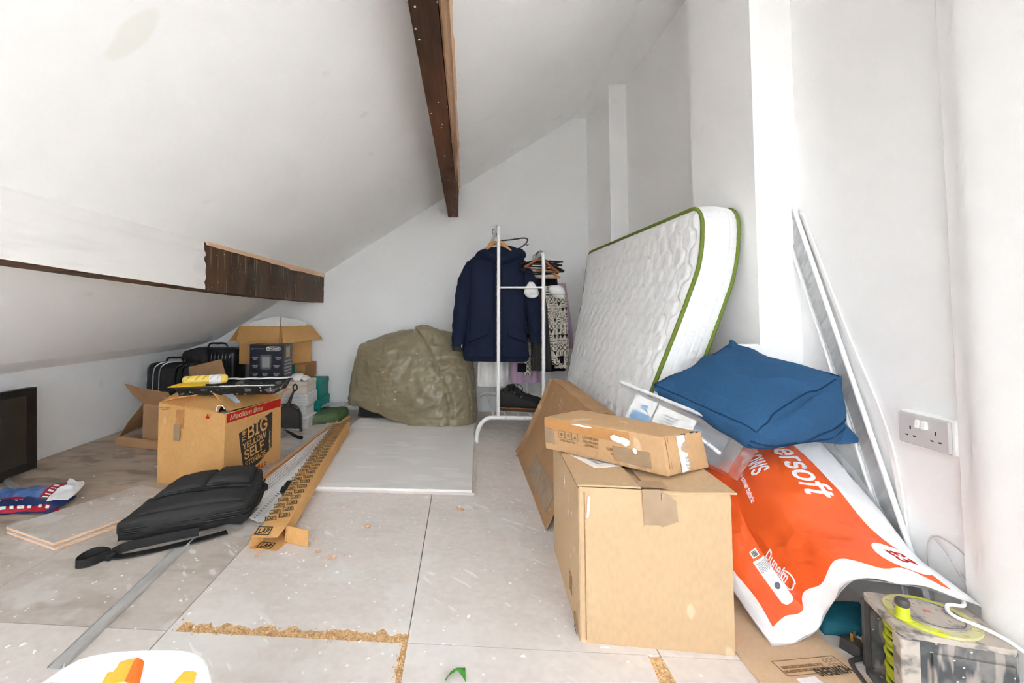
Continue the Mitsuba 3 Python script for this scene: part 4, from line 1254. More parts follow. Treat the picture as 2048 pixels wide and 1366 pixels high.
add('paint_roller__stripes', cat(stp), 'material_ink_soft')
P = [tray_pt(-0.302, -0.158, 0.004), tray_pt(-0.110, -0.128, 0.006), tray_pt(-0.125, -0.098, 0.016), tray_pt(-0.262, -0.115, 0.016)]
add('paint_roller__wrapper_edge', panel(P, 0.004), 'material_yellow_plastic')
add('paint_roller__core_hole', rod(ra_ - unit(rb_ - ra_) * 0.004, ra_ + unit(rb_ - ra_) * 0.001, 0.009, 14), 'material_black_plastic')
add('paint_roller__paper_band', tube(np.array([ra_ + (rb_ - ra_) * t for t in (0.60, 0.86)]), 0.0262, 20), 'material_paper', 50)
tag('paint_roller', 'yellow paint roller sleeve lying across the left end of the black tray', 'paint roller')
P = np.array([[tray_pt(0.03 + 0.11 * s + 0.012 * (w - 0.5) * (1 - s * 0.6), -0.170 - 0.13 * s, -0.046 - 0.020 * s * s + 0.004 * w) + A(0, 0, 0) for w in np.linspace(0, 1, 5)] for s in np.linspace(0, 1, 20)])
P[..., 0] += np.linspace(-0.020, 0.020, 5)[None, :] * (1 - np.linspace(0, 1, 20)[:, None] * 0.5)
P[..., 2] += 0.004
tag(add('paint_paddle', sheet(P, 0.004), (lambda: mat('material_blue_grey', lin(150, 158, 170), 0.5))(), 40), 'thin blue-grey strip hanging from the front of the black paint tray', 'paint paddle')

# ------------------------------------------------------------------ open carton and suitcases under the eaves
def walls(key, c4, z0, z1, m, t=0.004, names='wall'):
    c4 = [A(*c, 0) for c in c4]
    for i in range(4):
        a, b = c4[i], c4[(i + 1) % 4]
        n_ = unit(np.cross(b - a, A(0, 0, 1)))
        add(key + '__' + names, obox(a + A(0, 0, z0), b - a, n_ * -t, A(0, 0, z1 - z0)), m)
cc = [(-2.22, 3.19), (-1.78, 3.10), (-1.70, 3.50), (-2.14, 3.60)]
walls('open_carton', cc, 0.002, 0.285, 'material_card_brown', names='side')
z = 0.285
flap('open_carton__flap', (-2.22, 3.19, z), (-2.14, 3.60, z), (-2.46, 3.52, 0.05), (-2.44, 3.24, 0.03), 0.018, 3, 'material_card_brown')
flap('open_carton__flap', (-2.22, 3.19, z), (-1.90, 3.125, z), (-1.92, 3.00, 0.40), (-2.26, 3.06, 0.445), 0.02, 4, 'material_card_brown')
flap('open_carton__flap', (-2.08, 3.60, z), (-1.74, 3.53, z), (-1.80, 3.45, 0.57), (-2.10, 3.54, 0.50), 0.014, 5, 'material_card_brown')
flap('open_carton__flap', (-1.78, 3.10, z), (-1.70, 3.50, z), (-1.48, 3.44, 0.30), (-1.55, 3.08, 0.30), 0.01, 6, 'material_card_brown')
P = np.array([[A(-2.40 + 0.42 * s, 3.16 - 0.10 * s + 0.05 * w, 0.004 + 0.052 * math.sin(math.pi * w * 0.9)) for w in np.linspace(0, 1, 10)] for s in np.linspace(0, 1, 14)])
k = add('open_carton__curled_panel', sheet(P, 0.004), 'material_card_brown', 40)
add('open_carton__dark_cloth_inside', corner_box([[[(-2.14, 3.22, 0.02), (-2.12, 3.24, 0.33)], [(-2.08, 3.54, 0.02), (-2.06, 3.52, 0.35)]], [[(-1.82, 3.16, 0.02), (-1.84, 3.18, 0.35)], [(-1.76, 3.46, 0.02), (-1.78, 3.44, 0.36)]]], 0.02, 12, 0.03, 9, 3), 'material_navy_dark', 50)
tag('open_carton', 'open brown carton with splayed flaps behind the printed moving carton', 'cardboard box')


def suitcase(key, o, ux, uy, w, d, h, ribs, label, trim=True):
    """Hard shell on end: o is the front lower left corner, ux along the width, uy back."""
    ux, uy = unit(ux), unit(uy)
    def pt(x, y, z):
        return o + ux * x + uy * y + A(0, 0, z)
    def ring(z, g):
        a, b, r = w / 2 - g, d / 2 - g, 0.045
        out = []
        for sx, sy, a0 in ((1, 1, 0), (-1, 1, 90), (-1, -1, 180), (1, -1, 270)):
            for t in np.linspace(0, 90, 6):
                th = math.radians(a0 + t)
                out.append(pt(w / 2 + sx * (a - r) + r * math.cos(th), d / 2 + sy * (b - r) + r * math.sin(th), z))
        return np.array(out)
    zz = [(0.030, 0.03), (0.036, 0.012), (0.055, 0.0), (h - 0.055, 0.0), (h - 0.020, 0.010), (h - 0.006, 0.026), (h, 0.050)]
    add(key + '__shell', loft([ring(z, g) for z, g in zz]), 'material_black_plastic', 50)
    for i in range(ribs):
        x = 0.055 + (w - 0.11) * i / max(ribs - 1, 1)
        p = line([pt(x, -0.001, 0.06), pt(x, -0.004, h * 0.5), pt(x, -0.001, h - 0.06), pt(x, 0.020, h - 0.018)], 16)
        add(key + '__rib', tube(p, 0.006, 6), 'material_black_gloss', 60)
    p = curve([pt(w * 0.30, d * 0.5, h - 0.004), pt(w * 0.33, d * 0.5, h + 0.030), pt(w * 0.5, d * 0.5, h + 0.036), pt(w * 0.67, d * 0.5, h + 0.030), pt(w * 0.70, d * 0.5, h - 0.004)], 24)
    add(key + '__handle', tube(p, 0.009, 8), 'material_black_gloss', 60)
    for sx in (0.10, 0.90):
        for sy in (0.25, 0.75):
            c = pt(w * sx, d * sy, 0.020)
            add(key + '__wheel', rod(c - ux * 0.010, c + ux * 0.010, 0.020, 14), 'material_black_plastic', 40)
    tag(key, label, 'suitcase', 'black suitcases under the eaves')
    return pt
pt = suitcase('suitcase', A(-2.585, 3.72, 0.0), (1, 0.03, 0), (-0.03, 1, 0), 0.40, 0.20, 0.505, 0, 'black suitcase with two upright chrome bars, nearest the knee wall')
for x in (0.075, 0.125):
    p = line([pt(x, -0.004, 0.05), pt(x, -0.006, 0.40), pt(x + 0.012, -0.004, 0.47), pt(x + 0.05, 0.02, 0.505), pt(x + 0.16, 0.05, 0.517)], 30)
    add('suitcase__chrome_bar', tube(p, 0.0045, 8), 'material_chrome', 60)
for x in (0.25, 0.30):
    p = line([pt(x, -0.004, 0.05), pt(x, -0.006, 0.35), pt(x + 0.016, -0.004, 0.46), pt(x + 0.05, 0.01, 0.497)], 24)
    add('suitcase__rib', tube(p, 0.012, 8), 'material_black_gloss', 60)
pt = suitcase('suitcase_001', A(-2.435, 4.06, 0.0), (1, 0.02, 0), (-0.02, 1, 0), 0.44, 0.24, 0.600, 11, 'larger ribbed black suitcase beside the tall open carton')
add('suitcase_001__soft_pouch', corner_box([[[pt(-0.02, -0.07, 0.40), pt(-0.01, -0.05, 0.56)], [pt(-0.02, -0.005, 0.40), pt(-0.01, -0.005, 0.58)]], [[pt(0.20, -0.07, 0.42), pt(0.19, -0.05, 0.60)], [pt(0.20, -0.005, 0.42), pt(0.19, -0.005, 0.61)]]], 0.015, 12, 0.012, 16, 4), 'material_black_cloth', 50)

# ------------------------------------------------------------------ boxes stacked in the far left corner
def closed_box(key, x0, x1, y0, y1, z0, z1, m, lid=None, rot=0.0):
    c, s = math.cos(rot), math.sin(rot)
    o = A(x0, y0, z0)
    a, b = A(c, s, 0) * (x1 - x0), A(-s, c, 0) * (y1 - y0)
    zl = z1 if not lid else z1 - lid
    add(key + '__body', obox(o, a, b, A(0, 0, zl - z0), 0.003), m)
    if lid:
        add(key + '__lid', obox(o - unit(a) * 0.003 - unit(b) * 0.003 + A(0, 0, zl - z0 + 0.0006), a + unit(a) * 0.006, b + unit(b) * 0.006, A(0, 0, lid - 0.0008), 0.003), m)
    return o, a, b


mat('material_box_cream', lambda p, n, uv: mix(lin(226, 216, 204), lin(206, 196, 184), fbm(p.x * 8, p.y * 8, p.z * 8, 2)), 0.6, spec=0.25)
mat('material_box_white', lambda p, n, uv: mix(lin(226, 226, 226), lin(204, 204, 206), fbm(p.x * 6, p.y * 6, p.z * 60, 2)), 0.6, spec=0.25)
mat('material_teal', lambda p, n, uv: mix(lin(24, 148, 136), lin(20, 124, 116), fbm(p.x * 9, p.y * 9, p.z * 9, 2)), 0.5, spec=0.3)
grp = 'flat white boxes in the corner stack'
for i, (x0, x1, y0, y1, z0, z1, m, lb) in enumerate((
        (-1.62, -1.226, 3.72, 3.96, 0.0005, 0.084, 'material_box_white', 'lowest cream-white box of the corner stack, standing on the floor'),
        (-1.62, -1.246, 3.73, 3.95, 0.085, 0.178, 'material_box_white', 'white box second from the bottom of the corner stack'),
        (-1.62, -1.224, 3.72, 3.96, 0.179, 0.272, 'material_box_white', 'white box directly below the cream box in the corner stack'),
        (-1.78, -1.236, 3.715, 3.97, 0.273, 0.366, 'material_box_cream', 'cream box on top of the corner stack, under the dark appliance box'))):
    key = 'flat_box' + ('_%03d' % i if i else '')
    closed_box(key, x0, x1, y0, y1, z0, z1, m, lid=0.030 if i != 2 else None)
    if i == 2:
        for q in range(3):
            add(key + '__layer_line', box(x0 + 0.01, x1 - 0.004, y0 - 0.0012, y0, z0 + 0.022 + 0.022 * q, z0 + 0.0235 + 0.022 * q), 'material_ink_grey')
    tag(key, lb, 'box', grp)
for i, (x0, x1, y0, z0, z1, lb) in enumerate(((-1.62, -1.228, 4.06, 0.0005, 0.168, 'lower of two teal boxes standing behind the white stack'), (-1.63, -1.240, 4.08, 0.169, 0.326, 'upper of two teal boxes standing behind the white stack'))):
    key = 'teal_box' + ('_001' if i else '')
    o, a, b = closed_box(key, x0, x1, y0, 4.36, z0, z1, 'material_teal', lid=0.045)
    add(key + '__dark_lettering', lettering('SOLE MATE', 0.016, A(x1 - 0.075, y0 - 0.0042, z0 + 0.07), (1, 0, 0), (0, 0, 1), width=0.060), 'material_ink')
    tag(key, lb, 'box', 'teal boxes')

# appliance box
o, ux, uz_ = A(-1.722, 3.755, 0.3665), A(1, 0.0, 0), A(0, 0, 1)
mat('material_box_ink_blue', lin(22, 25, 42), 0.35, spec=0.45)
mat('material_box_side_grey', lin(84, 86, 92), 0.4, spec=0.4)
add('appliance_box__body', obox(o, A(0.280, 0, 0), A(0.004, 0.19, 0), A(0, 0, 0.292), 0.002), 'material_box_ink_blue')
fo = o + A(0, -0.0006, 0)
add('appliance_box__logo_outline', on_surface(cat([poly2([(0.140 + 0.058 + 0.058 * math.copysign(abs(math.cos(t)) ** 0.45, math.cos(t)), 0.258 + 0.017 * math.copysign(abs(math.sin(t)) ** 0.6, math.sin(t))) for t in np.linspace(0, 2 * math.pi, 41)[:-1]])]), lambda x, y: (fo + np.stack([x, x * 0, y], -1), np.tile(A(0, -1, 0), (len(x), 1))), 0.0004, 0.05), 'material_white_print')
add('appliance_box__logo_panel', on_surface(cat([poly2([(0.140 + 0.058 + 0.053 * math.copysign(abs(math.cos(t)) ** 0.45, math.cos(t)), 0.258 + 0.0135 * math.copysign(abs(math.sin(t)) ** 0.6, math.sin(t))) for t in np.linspace(0, 2 * math.pi, 41)[:-1]])]), lambda x, y: (fo + np.stack([x, x * 0, y], -1), np.tile(A(0, -1, 0), (len(x), 1))), 0.0012, 0.05), 'material_box_ink_blue')
add('appliance_box__logo_lettering', lettering("De'Longhi", 0.0165, fo + A(0.152, -0.0018, 0.2515), ux, uz_, width=0.092), 'material_white_print')
add('appliance_box__title_line', flat(0.030, 0.2565, 0.125, 0.2585, fo, ux, uz_), 'material_ink_grey')
add('appliance_box__blue_dot', lettering('o', 0.016, fo + A(0.012, 0, 0.2505), ux, uz_), (lambda: mat('material_print_blue', lin(48, 118, 190), 0.4))())
mach = corner_box([[[fo + A(0.092, -0.0012, 0.095), fo + A(0.090, -0.0012, 0.205)], [fo + A(0.092, 0.0, 0.095), fo + A(0.090, 0.0, 0.205)]], [[fo + A(0.178, -0.0012, 0.095), fo + A(0.180, -0.0012, 0.205)], [fo + A(0.178, 0.0, 0.095), fo + A(0.180, 0.0, 0.205)]]], [0.004, 0.004, 0.0, 0, 0.004, 0.004], 10, power=0.25)
add('appliance_box__printed_machine', mach, 'material_box_side_grey', 30)
add('appliance_box__printed_machine_front', flat(0.104, 0.108, 0.168, 0.192, fo + A(0, -0.0014, 0), ux, uz_), 'material_ink_grey')
txt = []
for x, y in ((0.022, 0.188), (0.022, 0.122), (0.022, 0.058), (0.215, 0.188), (0.200, 0.122), (0.200, 0.058), (0.108, 0.058)):
    for q, wq in enumerate((0.050, 0.040, 0.030)):
        txt.append(flat(x + (0.05 - wq) / 2, y - q * 0.0085, x + (0.05 - wq) / 2 + wq, y - q * 0.0085 + 0.0045, fo, ux, uz_))
k = add('appliance_box__feature_print', cat(txt), 'material_ink_grey')
labels[k] = {'kind': 'stuff', 'label': 'small grey lines of feature print'}
so = o + A(0.2806, 0.004, 0)
sx = unit(A(0.004, 0.19, 0))
add('appliance_box__side_panel', flat(0.004, 0.004, 0.186, 0.286, so, sx, uz_), 'material_box_side_grey')
add('appliance_box__side_window', flat(0.05, 0.185, 0.13, 0.27, so + A(0.0008, 0, 0), sx, uz_), 'material_card_pale')
for q in range(5):
    add('appliance_box__side_line', flat(0.02, 0.045 + q * 0.026, 0.165, 0.057 + q * 0.026, so + A(0.0008, 0, 0), sx, uz_), 'material_ink_grey')
tag('appliance_box', 'dark blue coffee machine box with white maker lettering, standing on the cream box', 'box')
gx, gy = np.meshgrid(np.linspace(0, 1, 24), np.linspace(0, 1, 16), indexing='ij')
P = np.stack([-1.425 + 0.17 * gx, 3.765 + 0.12 * gy, 0.372 + 0.035 * np.sin(math.pi * gx) * np.sin(math.pi * gy)], -1)
P = crumple(P, 0.034, 16, 7)
P[..., 2] = np.maximum(P[..., 2], 0.3685)
tag(add('tissue_paper', sheet(P, 0.0015), 'material_paper', 30), 'crumpled white tissue paper on the cream box right of the appliance box', 'tissue paper')

# low carton with a teal stripe, tall open carton above it
closed_box('striped_carton', -1.86, -1.375, 4.10, 4.42, 0.328, 0.458, 'material_card_deep')
add('striped_carton__teal_stripe', box(-1.495, -1.468, 4.0985, 4.0999, 0.330, 0.456), 'material_teal')
add('striped_carton__faint_print', lettering('HERMES', 0.016, A(-1.45, 4.0995, 0.385), (1, 0, 0), (0, 0, 1), width=0.05), 'material_ink_soft')
tag('striped_carton', 'low brown carton with a teal stripe, squeezed under the tall open carton', 'cardboard box')
C_, a_, b_ = A(-1.585, 4.035, 0.460), A(-0.395, 0.075, 0), A(0.185, 0.305, 0)
tz_ = A(0, 0, 0.335)
cc = [C_[:2], (C_ + b_)[:2], (C_ + a_ + b_)[:2], (C_ + a_)[:2]]
walls('tall_carton', cc, 0.460, 0.795, 'material_card_gold', names='side')
t = C_ + tz_
flap('tall_carton__flap', t + a_, t - A(0, 0, 0.001), t + A(0.004, -0.040, -0.150), t + a_ + A(-0.012, -0.045, -0.150), 0.006, 3, 'material_card_gold')
flap('tall_carton__flap', t + A(0.008, 0.0, 0), t + b_, t + b_ + A(0.115, -0.06, -0.115), t + A(0.055, -0.055, -0.150), 0.006, 4, 'material_card_gold')
flap('tall_carton__flap', t + a_ + b_, t + a_, t + a_ + A(-0.085, -0.03, -0.130), t + a_ + b_ + A(-0.085, -0.02, -0.13), 0.006, 5, 'material_card_gold')
add('tall_carton__tape_patch', place(flat2(0, 0, 0.075, 0.050), t + a_ * 0.66 + A(0.004, -0.0165, -0.078), -a_, A(0, 0.27, 0.96)), 'material_tape')
for i, (p, q, h) in enumerate(((0.98, 0.10, 0.055), (0.30, -0.02, 0.085))):
    pass
mat('material_foam', (0.80, 0.79, 0.77), 0.8, spec=0.2)
add('tall_carton__white_packaging', hull([t + a_ * 0.82 + b_ * 0.06 + A(0, 0, -0.05), t + a_ * 0.06 + b_ * 0.06 + A(0, 0, -0.05), t + a_ * 0.06 + b_ * 0.08 + A(0.004, 0, 0.088), t + a_ * 0.30 + b_ * 0.08 + A(0.004, 0, 0.080), t + a_ * 0.74 + b_ * 0.08 + A(0, 0, 0.040), t + a_ * 0.84 + b_ * 0.08 + A(0, 0, 0.012), t + a_ * 0.75 + b_ * 0.16 + A(0, 0, -0.05), t + a_ * 0.10 + b_ * 0.16 + A(0, 0, 0.080)]), 'material_foam')
add('tall_carton__white_packaging', hull([t + a_ * 0.02 + b_ * 0.06 + A(0, 0, -0.05), t + b_ * 0.92 + a_ * 0.06 + A(0, 0, -0.05), t + b_ * 0.90 + a_ * 0.06 + A(0, 0, 0.026), t + b_ * 0.62 + a_ * 0.05 + A(0, 0, 0.056), t + a_ * 0.02 + b_ * 0.08 + A(0.0, 0, 0.080), t + b_ * 0.6 + a_ * 0.16 + A(0, 0, 0.05)]), 'material_foam')
tag('tall_carton', 'tall open brown carton with white packaging on top, in the far left corner', 'cardboard box')

# dustpan and brush
o = A(-1.475, 3.605, 0.006)
def pan_pt(x, z, d=0.0):
    return A(-1.345 + x, 3.610 - d + z * 0.12, 0.010 + z)
mat('material_charcoal', lambda p, n, uv: mix((0.030, 0.028, 0.028), (0.10, 0.092, 0.088), fbm(p.x * 14, p.y * 14, p.z * 14, 3)), 0.5, spec=0.35)
P = []
for s in np.linspace(0, 1, 22):
    z = 0.19 * s
    w = 0.118 - 0.010 * s - 0.075 * max(0, (s - 0.62) / 0.38) ** 2
    P.append([pan_pt(w * x, z, 0.0 - 0.016 * abs(x) ** 6 * 0 + (0.022 * abs(x) ** 8)) for x in np.linspace(-1, 1, 18)])
add('dustpan__pan', sheet(np.array(P), 0.003), 'material_charcoal', 40)
add('dustpan__back_rim', tube(line([pan_pt(-0.118, 0.0, 0.02), pan_pt(-0.112, 0.10, 0.022), pan_pt(-0.09, 0.165, 0.024), pan_pt(-0.03, 0.200, 0.014), pan_pt(0.03, 0.200, 0.014), pan_pt(0.09, 0.165, 0.024), pan_pt(0.112, 0.10, 0.022), pan_pt(0.118, 0.0, 0.02)], 50), 0.006, 8), 'material_charcoal', 60)
add('dustpan__lip', obox(pan_pt(-0.118, 0.004, 0.006), A(0.236, 0, 0), A(0, 0.004, 0), A(0, 0, 0.013)), 'material_grey_plastic')
add('dustpan__handle', tube(line([pan_pt(0.0, 0.185, 0.010), pan_pt(0.015, 0.24, 0.012), pan_pt(0.038, 0.300, 0.012)], 24), np.linspace(0.030, 0.013, 24), 10, 0.5), 'material_charcoal', 60)
th = np.linspace(0, 2 * math.pi, 24)
add('dustpan__hanging_loop', tube(np.array([pan_pt(0.046 + 0.016 * math.cos(t_), 0.326 + 0.024 * math.sin(t_), 0.012) for t_ in th]), 0.006, 8), 'material_black_plastic', 60)
tag('dustpan', 'dark grey dustpan standing on edge between the printed moving carton and the white boxes', 'dustpan')
for i in range(4):
    o = A(-1.47 + 0.006 * i, 3.44 + 0.006 * (i % 2), 0.0006 + 0.0125 * i)
    add('scraper_stack__blade', obox(o, A(0.155, -0.012, 0), A(0.01, 0.10, 0), A(0, 0, 0.0085), 0.001), 'material_zinc')
add('scraper_stack__handle', tube(line([(-1.315, 3.47, 0.045), (-1.26, 3.45, 0.035), (-1.215, 3.43, 0.018), (-1.165, 3.405, 0.014)], 20), np.linspace(0.010, 0.018, 20), 10, 0.7), 'material_black_plastic', 60)
tag('scraper_stack', 'small stack of grey metal blades with a black handle on the floor below the dustpan', 'scraper')

# ------------------------------------------------------------------ garment rack
def rack_foot(y):
    left = [(0.096, y, 0.0), (0.100, y, 0.055), (0.118, y, 0.112), (0.152, y, 0.155), (0.200, y, 0.176)]
    right = [(0.620, y, 0.176), (0.668, y, 0.155), (0.702, y, 0.112), (0.720, y, 0.055), (0.724, y, 0.0)]
    return line(left + right, 70)


RN, RFAR = 3.43, 4.40
for y in (RN, RFAR):
    add('garment_rack__foot_arch', tube(rack_foot(y), 0.015, 10), 'material_white_metal', 60)
for x, zt in ((0.262, 1.55), (0.578, 1.345)):
    add('garment_rack__hanging_frame', tube(np.array([(x - 0.012, RN, 0.18)] + [(x - 0.012 + 0.012 * (z - 0.18) / (zt - 0.18), RN, z) for z in np.linspace(0.25, zt - 0.06, 10)] + [(x, RN + 0.018, zt - 0.018), (x, RN + 0.06, zt)] + [(x, yy, zt) for yy in np.linspace(RN + 0.12, RFAR - 0.12, 12)] + [(x, RFAR - 0.06, zt), (x, RFAR - 0.018, zt - 0.018), (x, RFAR, zt - 0.06)] + [(x, RFAR, z) for z in np.linspace(zt - 0.12, 0.18, 10)]), 0.0125, 10), 'material_white_metal', 60)
for y in (RN, RFAR):
    add('garment_rack__cross_bar', rod((0.262, y, 1.098), (0.572, y, 1.098), 0.0075), 'material_white_metal', 40)
for x in (0.22, 0.31, 0.40, 0.49, 0.58):
    add('garment_rack__shelf_bar', rod((x, RN + 0.01, 0.176), (x, RFAR - 0.01, 0.176), 0.008), 'material_white_metal', 40)
for x in (0.30, 0.435):
    add('garment_rack__screw', rod((x, RN - 0.0165, 0.176), (x, RN - 0.0145, 0.176), 0.005, 10), 'material_zinc')
tag('garment_rack', 'white tubular clothes rack with a tall and a shorter rail against the back wall', 'clothes rack')

# parka
def parka_half(z):
    zz = [0.555, 0.60, 0.75, 0.95, 1.15, 1.25, 1.31, 1.355, 1.385, 1.405]
    l = [0.012, 0.006, 0.012, 0.020, 0.025, 0.030, 0.052, 0.105, 0.165, 0.20]
    r = [0.482, 0.486, 0.482, 0.480, 0.482, 0.484, 0.468, 0.435, 0.385, 0.355]
    d = [0.085, 0.095, 0.098, 0.095, 0.100, 0.095, 0.082, 0.066, 0.055, 0.045]
    return [float(np.interp(z, zz, q)) for q in (l, r, d)]


def parka_front(x, z, lift=0.0):
    l, r, d = parka_half(z)
    t = min(abs((x - (l + r) / 2) / ((r - l) / 2)), 0.999)
    return A(x, 3.61 - d * (1 - t ** 2.8) ** (1 / 2.8) - lift, z)


R = []
th = np.linspace(0, 2 * math.pi, 73)[:-1]
for z in np.r_[0.557, 0.562, np.linspace(0.575, 1.40, 60), 1.405]:
    l, r, d = parka_half(z)
    k_ = 0.94 if z < 0.56 else 1.0
    R.append(np.stack([(l + r) / 2 + k_ * (r - l) / 2 * np.sign(np.cos(th)) * np.abs(np.cos(th)) ** (2 / 2.8), 3.61 + k_ * d * np.sign(np.sin(th)) * np.abs(np.sin(th)) ** (2 / 2.8), np.full(72, z)], -1))
R = np.array(R)
cen = R.mean(1, keepdims=True)
dsp = 0.030 * (meshkit.fbm(R * A(9, 9, 4), 3, 51) - 0.5) + 0.012 * (meshkit.fbm(R * A(26, 26, 9), 2, 52) - 0.5)
R = R + unit((R - cen) * A(1, 1, 0)) * dsp[..., None]
add('parka__body', loft(R), 'material_navy', 60)
def sleeve(pts, rad, seed):
    p = curve(pts, 40)
    rr = np.interp(np.linspace(0, 1, 40), np.linspace(0, 1, len(rad)), rad)
    m = tube(p, rr, 20, 0.85, up=(0, 1, 0))
    v = np.array(m.vertices)
    m.vertices = v + m.vertex_normals * (0.022 * (meshkit.fbm(v * A(14, 14, 22), 3, seed) - 0.5))[:, None]
    return m
k = add('parka__sleeve', sleeve([(0.085, 3.61, 1.285), (0.035, 3.60, 1.16), (0.002, 3.585, 0.98), (-0.022, 3.57, 0.80), (-0.036, 3.56, 0.665)], [0.050, 0.070, 0.062, 0.055, 0.046], 3), 'material_navy', 60)
k = add('parka__sleeve', sleeve([(0.435, 3.62, 1.285), (0.485, 3.61, 1.16), (0.520, 3.60, 0.98), (0.542, 3.60, 0.82), (0.548, 3.60, 0.700)], [0.050, 0.068, 0.060, 0.056, 0.050], 4), 'material_navy', 60)
add('parka__cuff', tube(np.array([(-0.035, 3.56, 0.672), (-0.037, 3.56, 0.645), (-0.038, 3.56, 0.632)]), [0.044, 0.040, 0.032], 16, 0.85, up=(0, 1, 0)), 'material_black_cloth', 50)
hood = []
p = curve([(0.125, 3.63, 1.345), (0.165, 3.555, 1.350), (0.225, 3.520, 1.325), (0.280, 3.510, 1.300), (0.335, 3.520, 1.320), (0.405, 3.555, 1.355), (0.455, 3.63, 1.350)], 40)
add('parka__collar', rough(tube(p, np.interp(np.linspace(0, 1, 40), [0, 0.2, 0.5, 0.8, 1], [0.030, 0.040, 0.030, 0.042, 0.030]), 14), 0.008, 18, 2), 'material_navy', 60)
m = trimesh.creation.icosphere(subdivisions=4, radius=1.0)
m.apply_transform(trimesh.transformations.translation_matrix((0.285, 3.655, 1.375)) @ np.diag([0.150, 0.085, 0.055, 1.0]))
add('parka__hood', rough(m, 0.016, 11, 12), 'material_navy', 60)
def parka_patch(x0, x1, z0, z1, lift, n=14, slant=0.0, key=None, m='material_navy'):
    P = np.array([[parka_front(x, z0 + (z1 - z0) * s + slant * (x - x0), lift * (1.0 - 0.5 * s)) for s in np.linspace(0, 1, 8)] for x in np.linspace(x0, x1, n)])
    return add(key, sheet(P, 0.004), m, 40)
parka_patch(0.040, 0.188, 0.700, 0.765, 0.022, slant=0.42, key='parka__pocket_flap')
parka_patch(0.330, 0.458, 0.755, 0.820, 0.022, slant=-0.42, key='parka__pocket_flap')
parka_patch(0.228, 0.285, 0.575, 1.285, 0.014, key='parka__zip_placket')
P = np.array([[parka_front(x, z, 0.010) for z in (0.590, 0.593)] for x in np.linspace(0.03, 0.46, 40)])
add('parka__hem_seam', sheet(P, 0.003), 'material_navy_dark', 40)
for x in (0.262, 0.268):
    pass
for x0, x1, z0, sl_ in ((0.040, 0.188, 0.700, 0.42), (0.330, 0.458, 0.755, -0.42)):
    p = np.array([parka_front(x, z0 - 0.003 + sl_ * (x - x0), 0.016) for x in np.linspace(x0, x1, 20)])
    add('parka__pocket_edge', tube(p, 0.0035, 6), 'material_navy_dark', 60)
for xx in (0.226, 0.287):
    p = np.array([parka_front(xx, z, 0.010) for z in np.linspace(0.58, 1.27, 40)])
    add('parka__placket_edge', tube(p, 0.0022, 6), 'material_navy_dark', 60)
for pts in ([(0.075, 1.30), (0.060, 1.15), (0.058, 0.95), (0.055, 0.75)], [(0.440, 1.30), (0.452, 1.15), (0.455, 0.95), (0.455, 0.75)]):
    p = line([parka_front(x, z, 0.009) for x, z in pts], 40)
    add('parka__sleeve_seam', tube(p, 0.0022, 6), 'material_navy_dark', 60)
add('parka__zip_pull', rod((-0.005, 3.508, 0.685), (-0.007, 3.506, 0.665), 0.004, 8), 'material_zinc', 40)
tag('parka', 'dark navy hooded parka hanging from the tall rail of the white rack', 'jacket')


def hanger(key, hook, yaw, span, drop, m, r=0.006, bar=True, tilt=0.0, wide=0.0, label=None, group=None, neck=0.0):
    hook = A(*hook)
    ux = A(math.cos(yaw), math.sin(yaw), 0)
    uz = A(0, 0, 1)
    e = unit(np.cross(ux, uz))
    def pt(x, z, y=0.0):
        c, s = math.cos(tilt), math.sin(tilt)
        return hook + ux * (c * x - s * z) + uz * (s * x + c * z) + e * y
    hk = [pt(-0.022 * math.sin(a) - 0.0, -0.004 + 0.022 * math.cos(a)) for a in np.linspace(2.2, -1.6, 14)] + [pt(0.004, -0.030), pt(0.0, -0.052)]
    if neck:
        hk = hk + [pt(0.0, -0.052 - neck)]
        drop_z = neck
    else:
        drop_z = 0.0
    add(key + '__hook', tube(np.array(hk), 0.0022, 6), 'material_black_plastic' if 'black' in m else 'material_chrome', 50)
    dz_ = -0.052 - drop_z
    arm = line([pt(-span, dz_ - drop, 0.02), pt(-span * 0.55, dz_ - drop * 0.50, 0.006), pt(-0.03, dz_ - 0.004), pt(0.03, dz_ - 0.004), pt(span * 0.55, dz_ - drop * 0.5, 0.006), pt(span, dz_ - drop, 0.02)], 40)
    add(key + '__arms', tube(arm, r, 8, 1.0 + wide, up=e), m, 50)
    if bar:
        add(key + '__trouser_bar', tube(line([pt(-span * 0.93, -0.052 - drop, 0.016), pt(0, -0.060 - drop), pt(span * 0.93, -0.052 - drop, 0.016)], 16), r * 0.7, 8), m, 50)
    if label:
        tag(key, label, 'hanger', group)
    return pt


mat('material_hanger_wood', lambda p, n, uv: mix(lin(176, 112, 66), lin(150, 88, 50), fbm(p.x * 30, p.y * 30, p.z * 30, 2)), 0.4, spec=0.4)
mat('material_hanger_pale', lin(222, 168, 108), 0.45, spec=0.4)
hanger('parka_hanger', (0.262, 3.60, 1.5625), 0.0, 0.135, 0.100, 'material_hanger_pale', 0.016, bar=False, wide=0.7, neck=0.062, label='pale wooden hanger inside the neck of the navy parka', group=None)
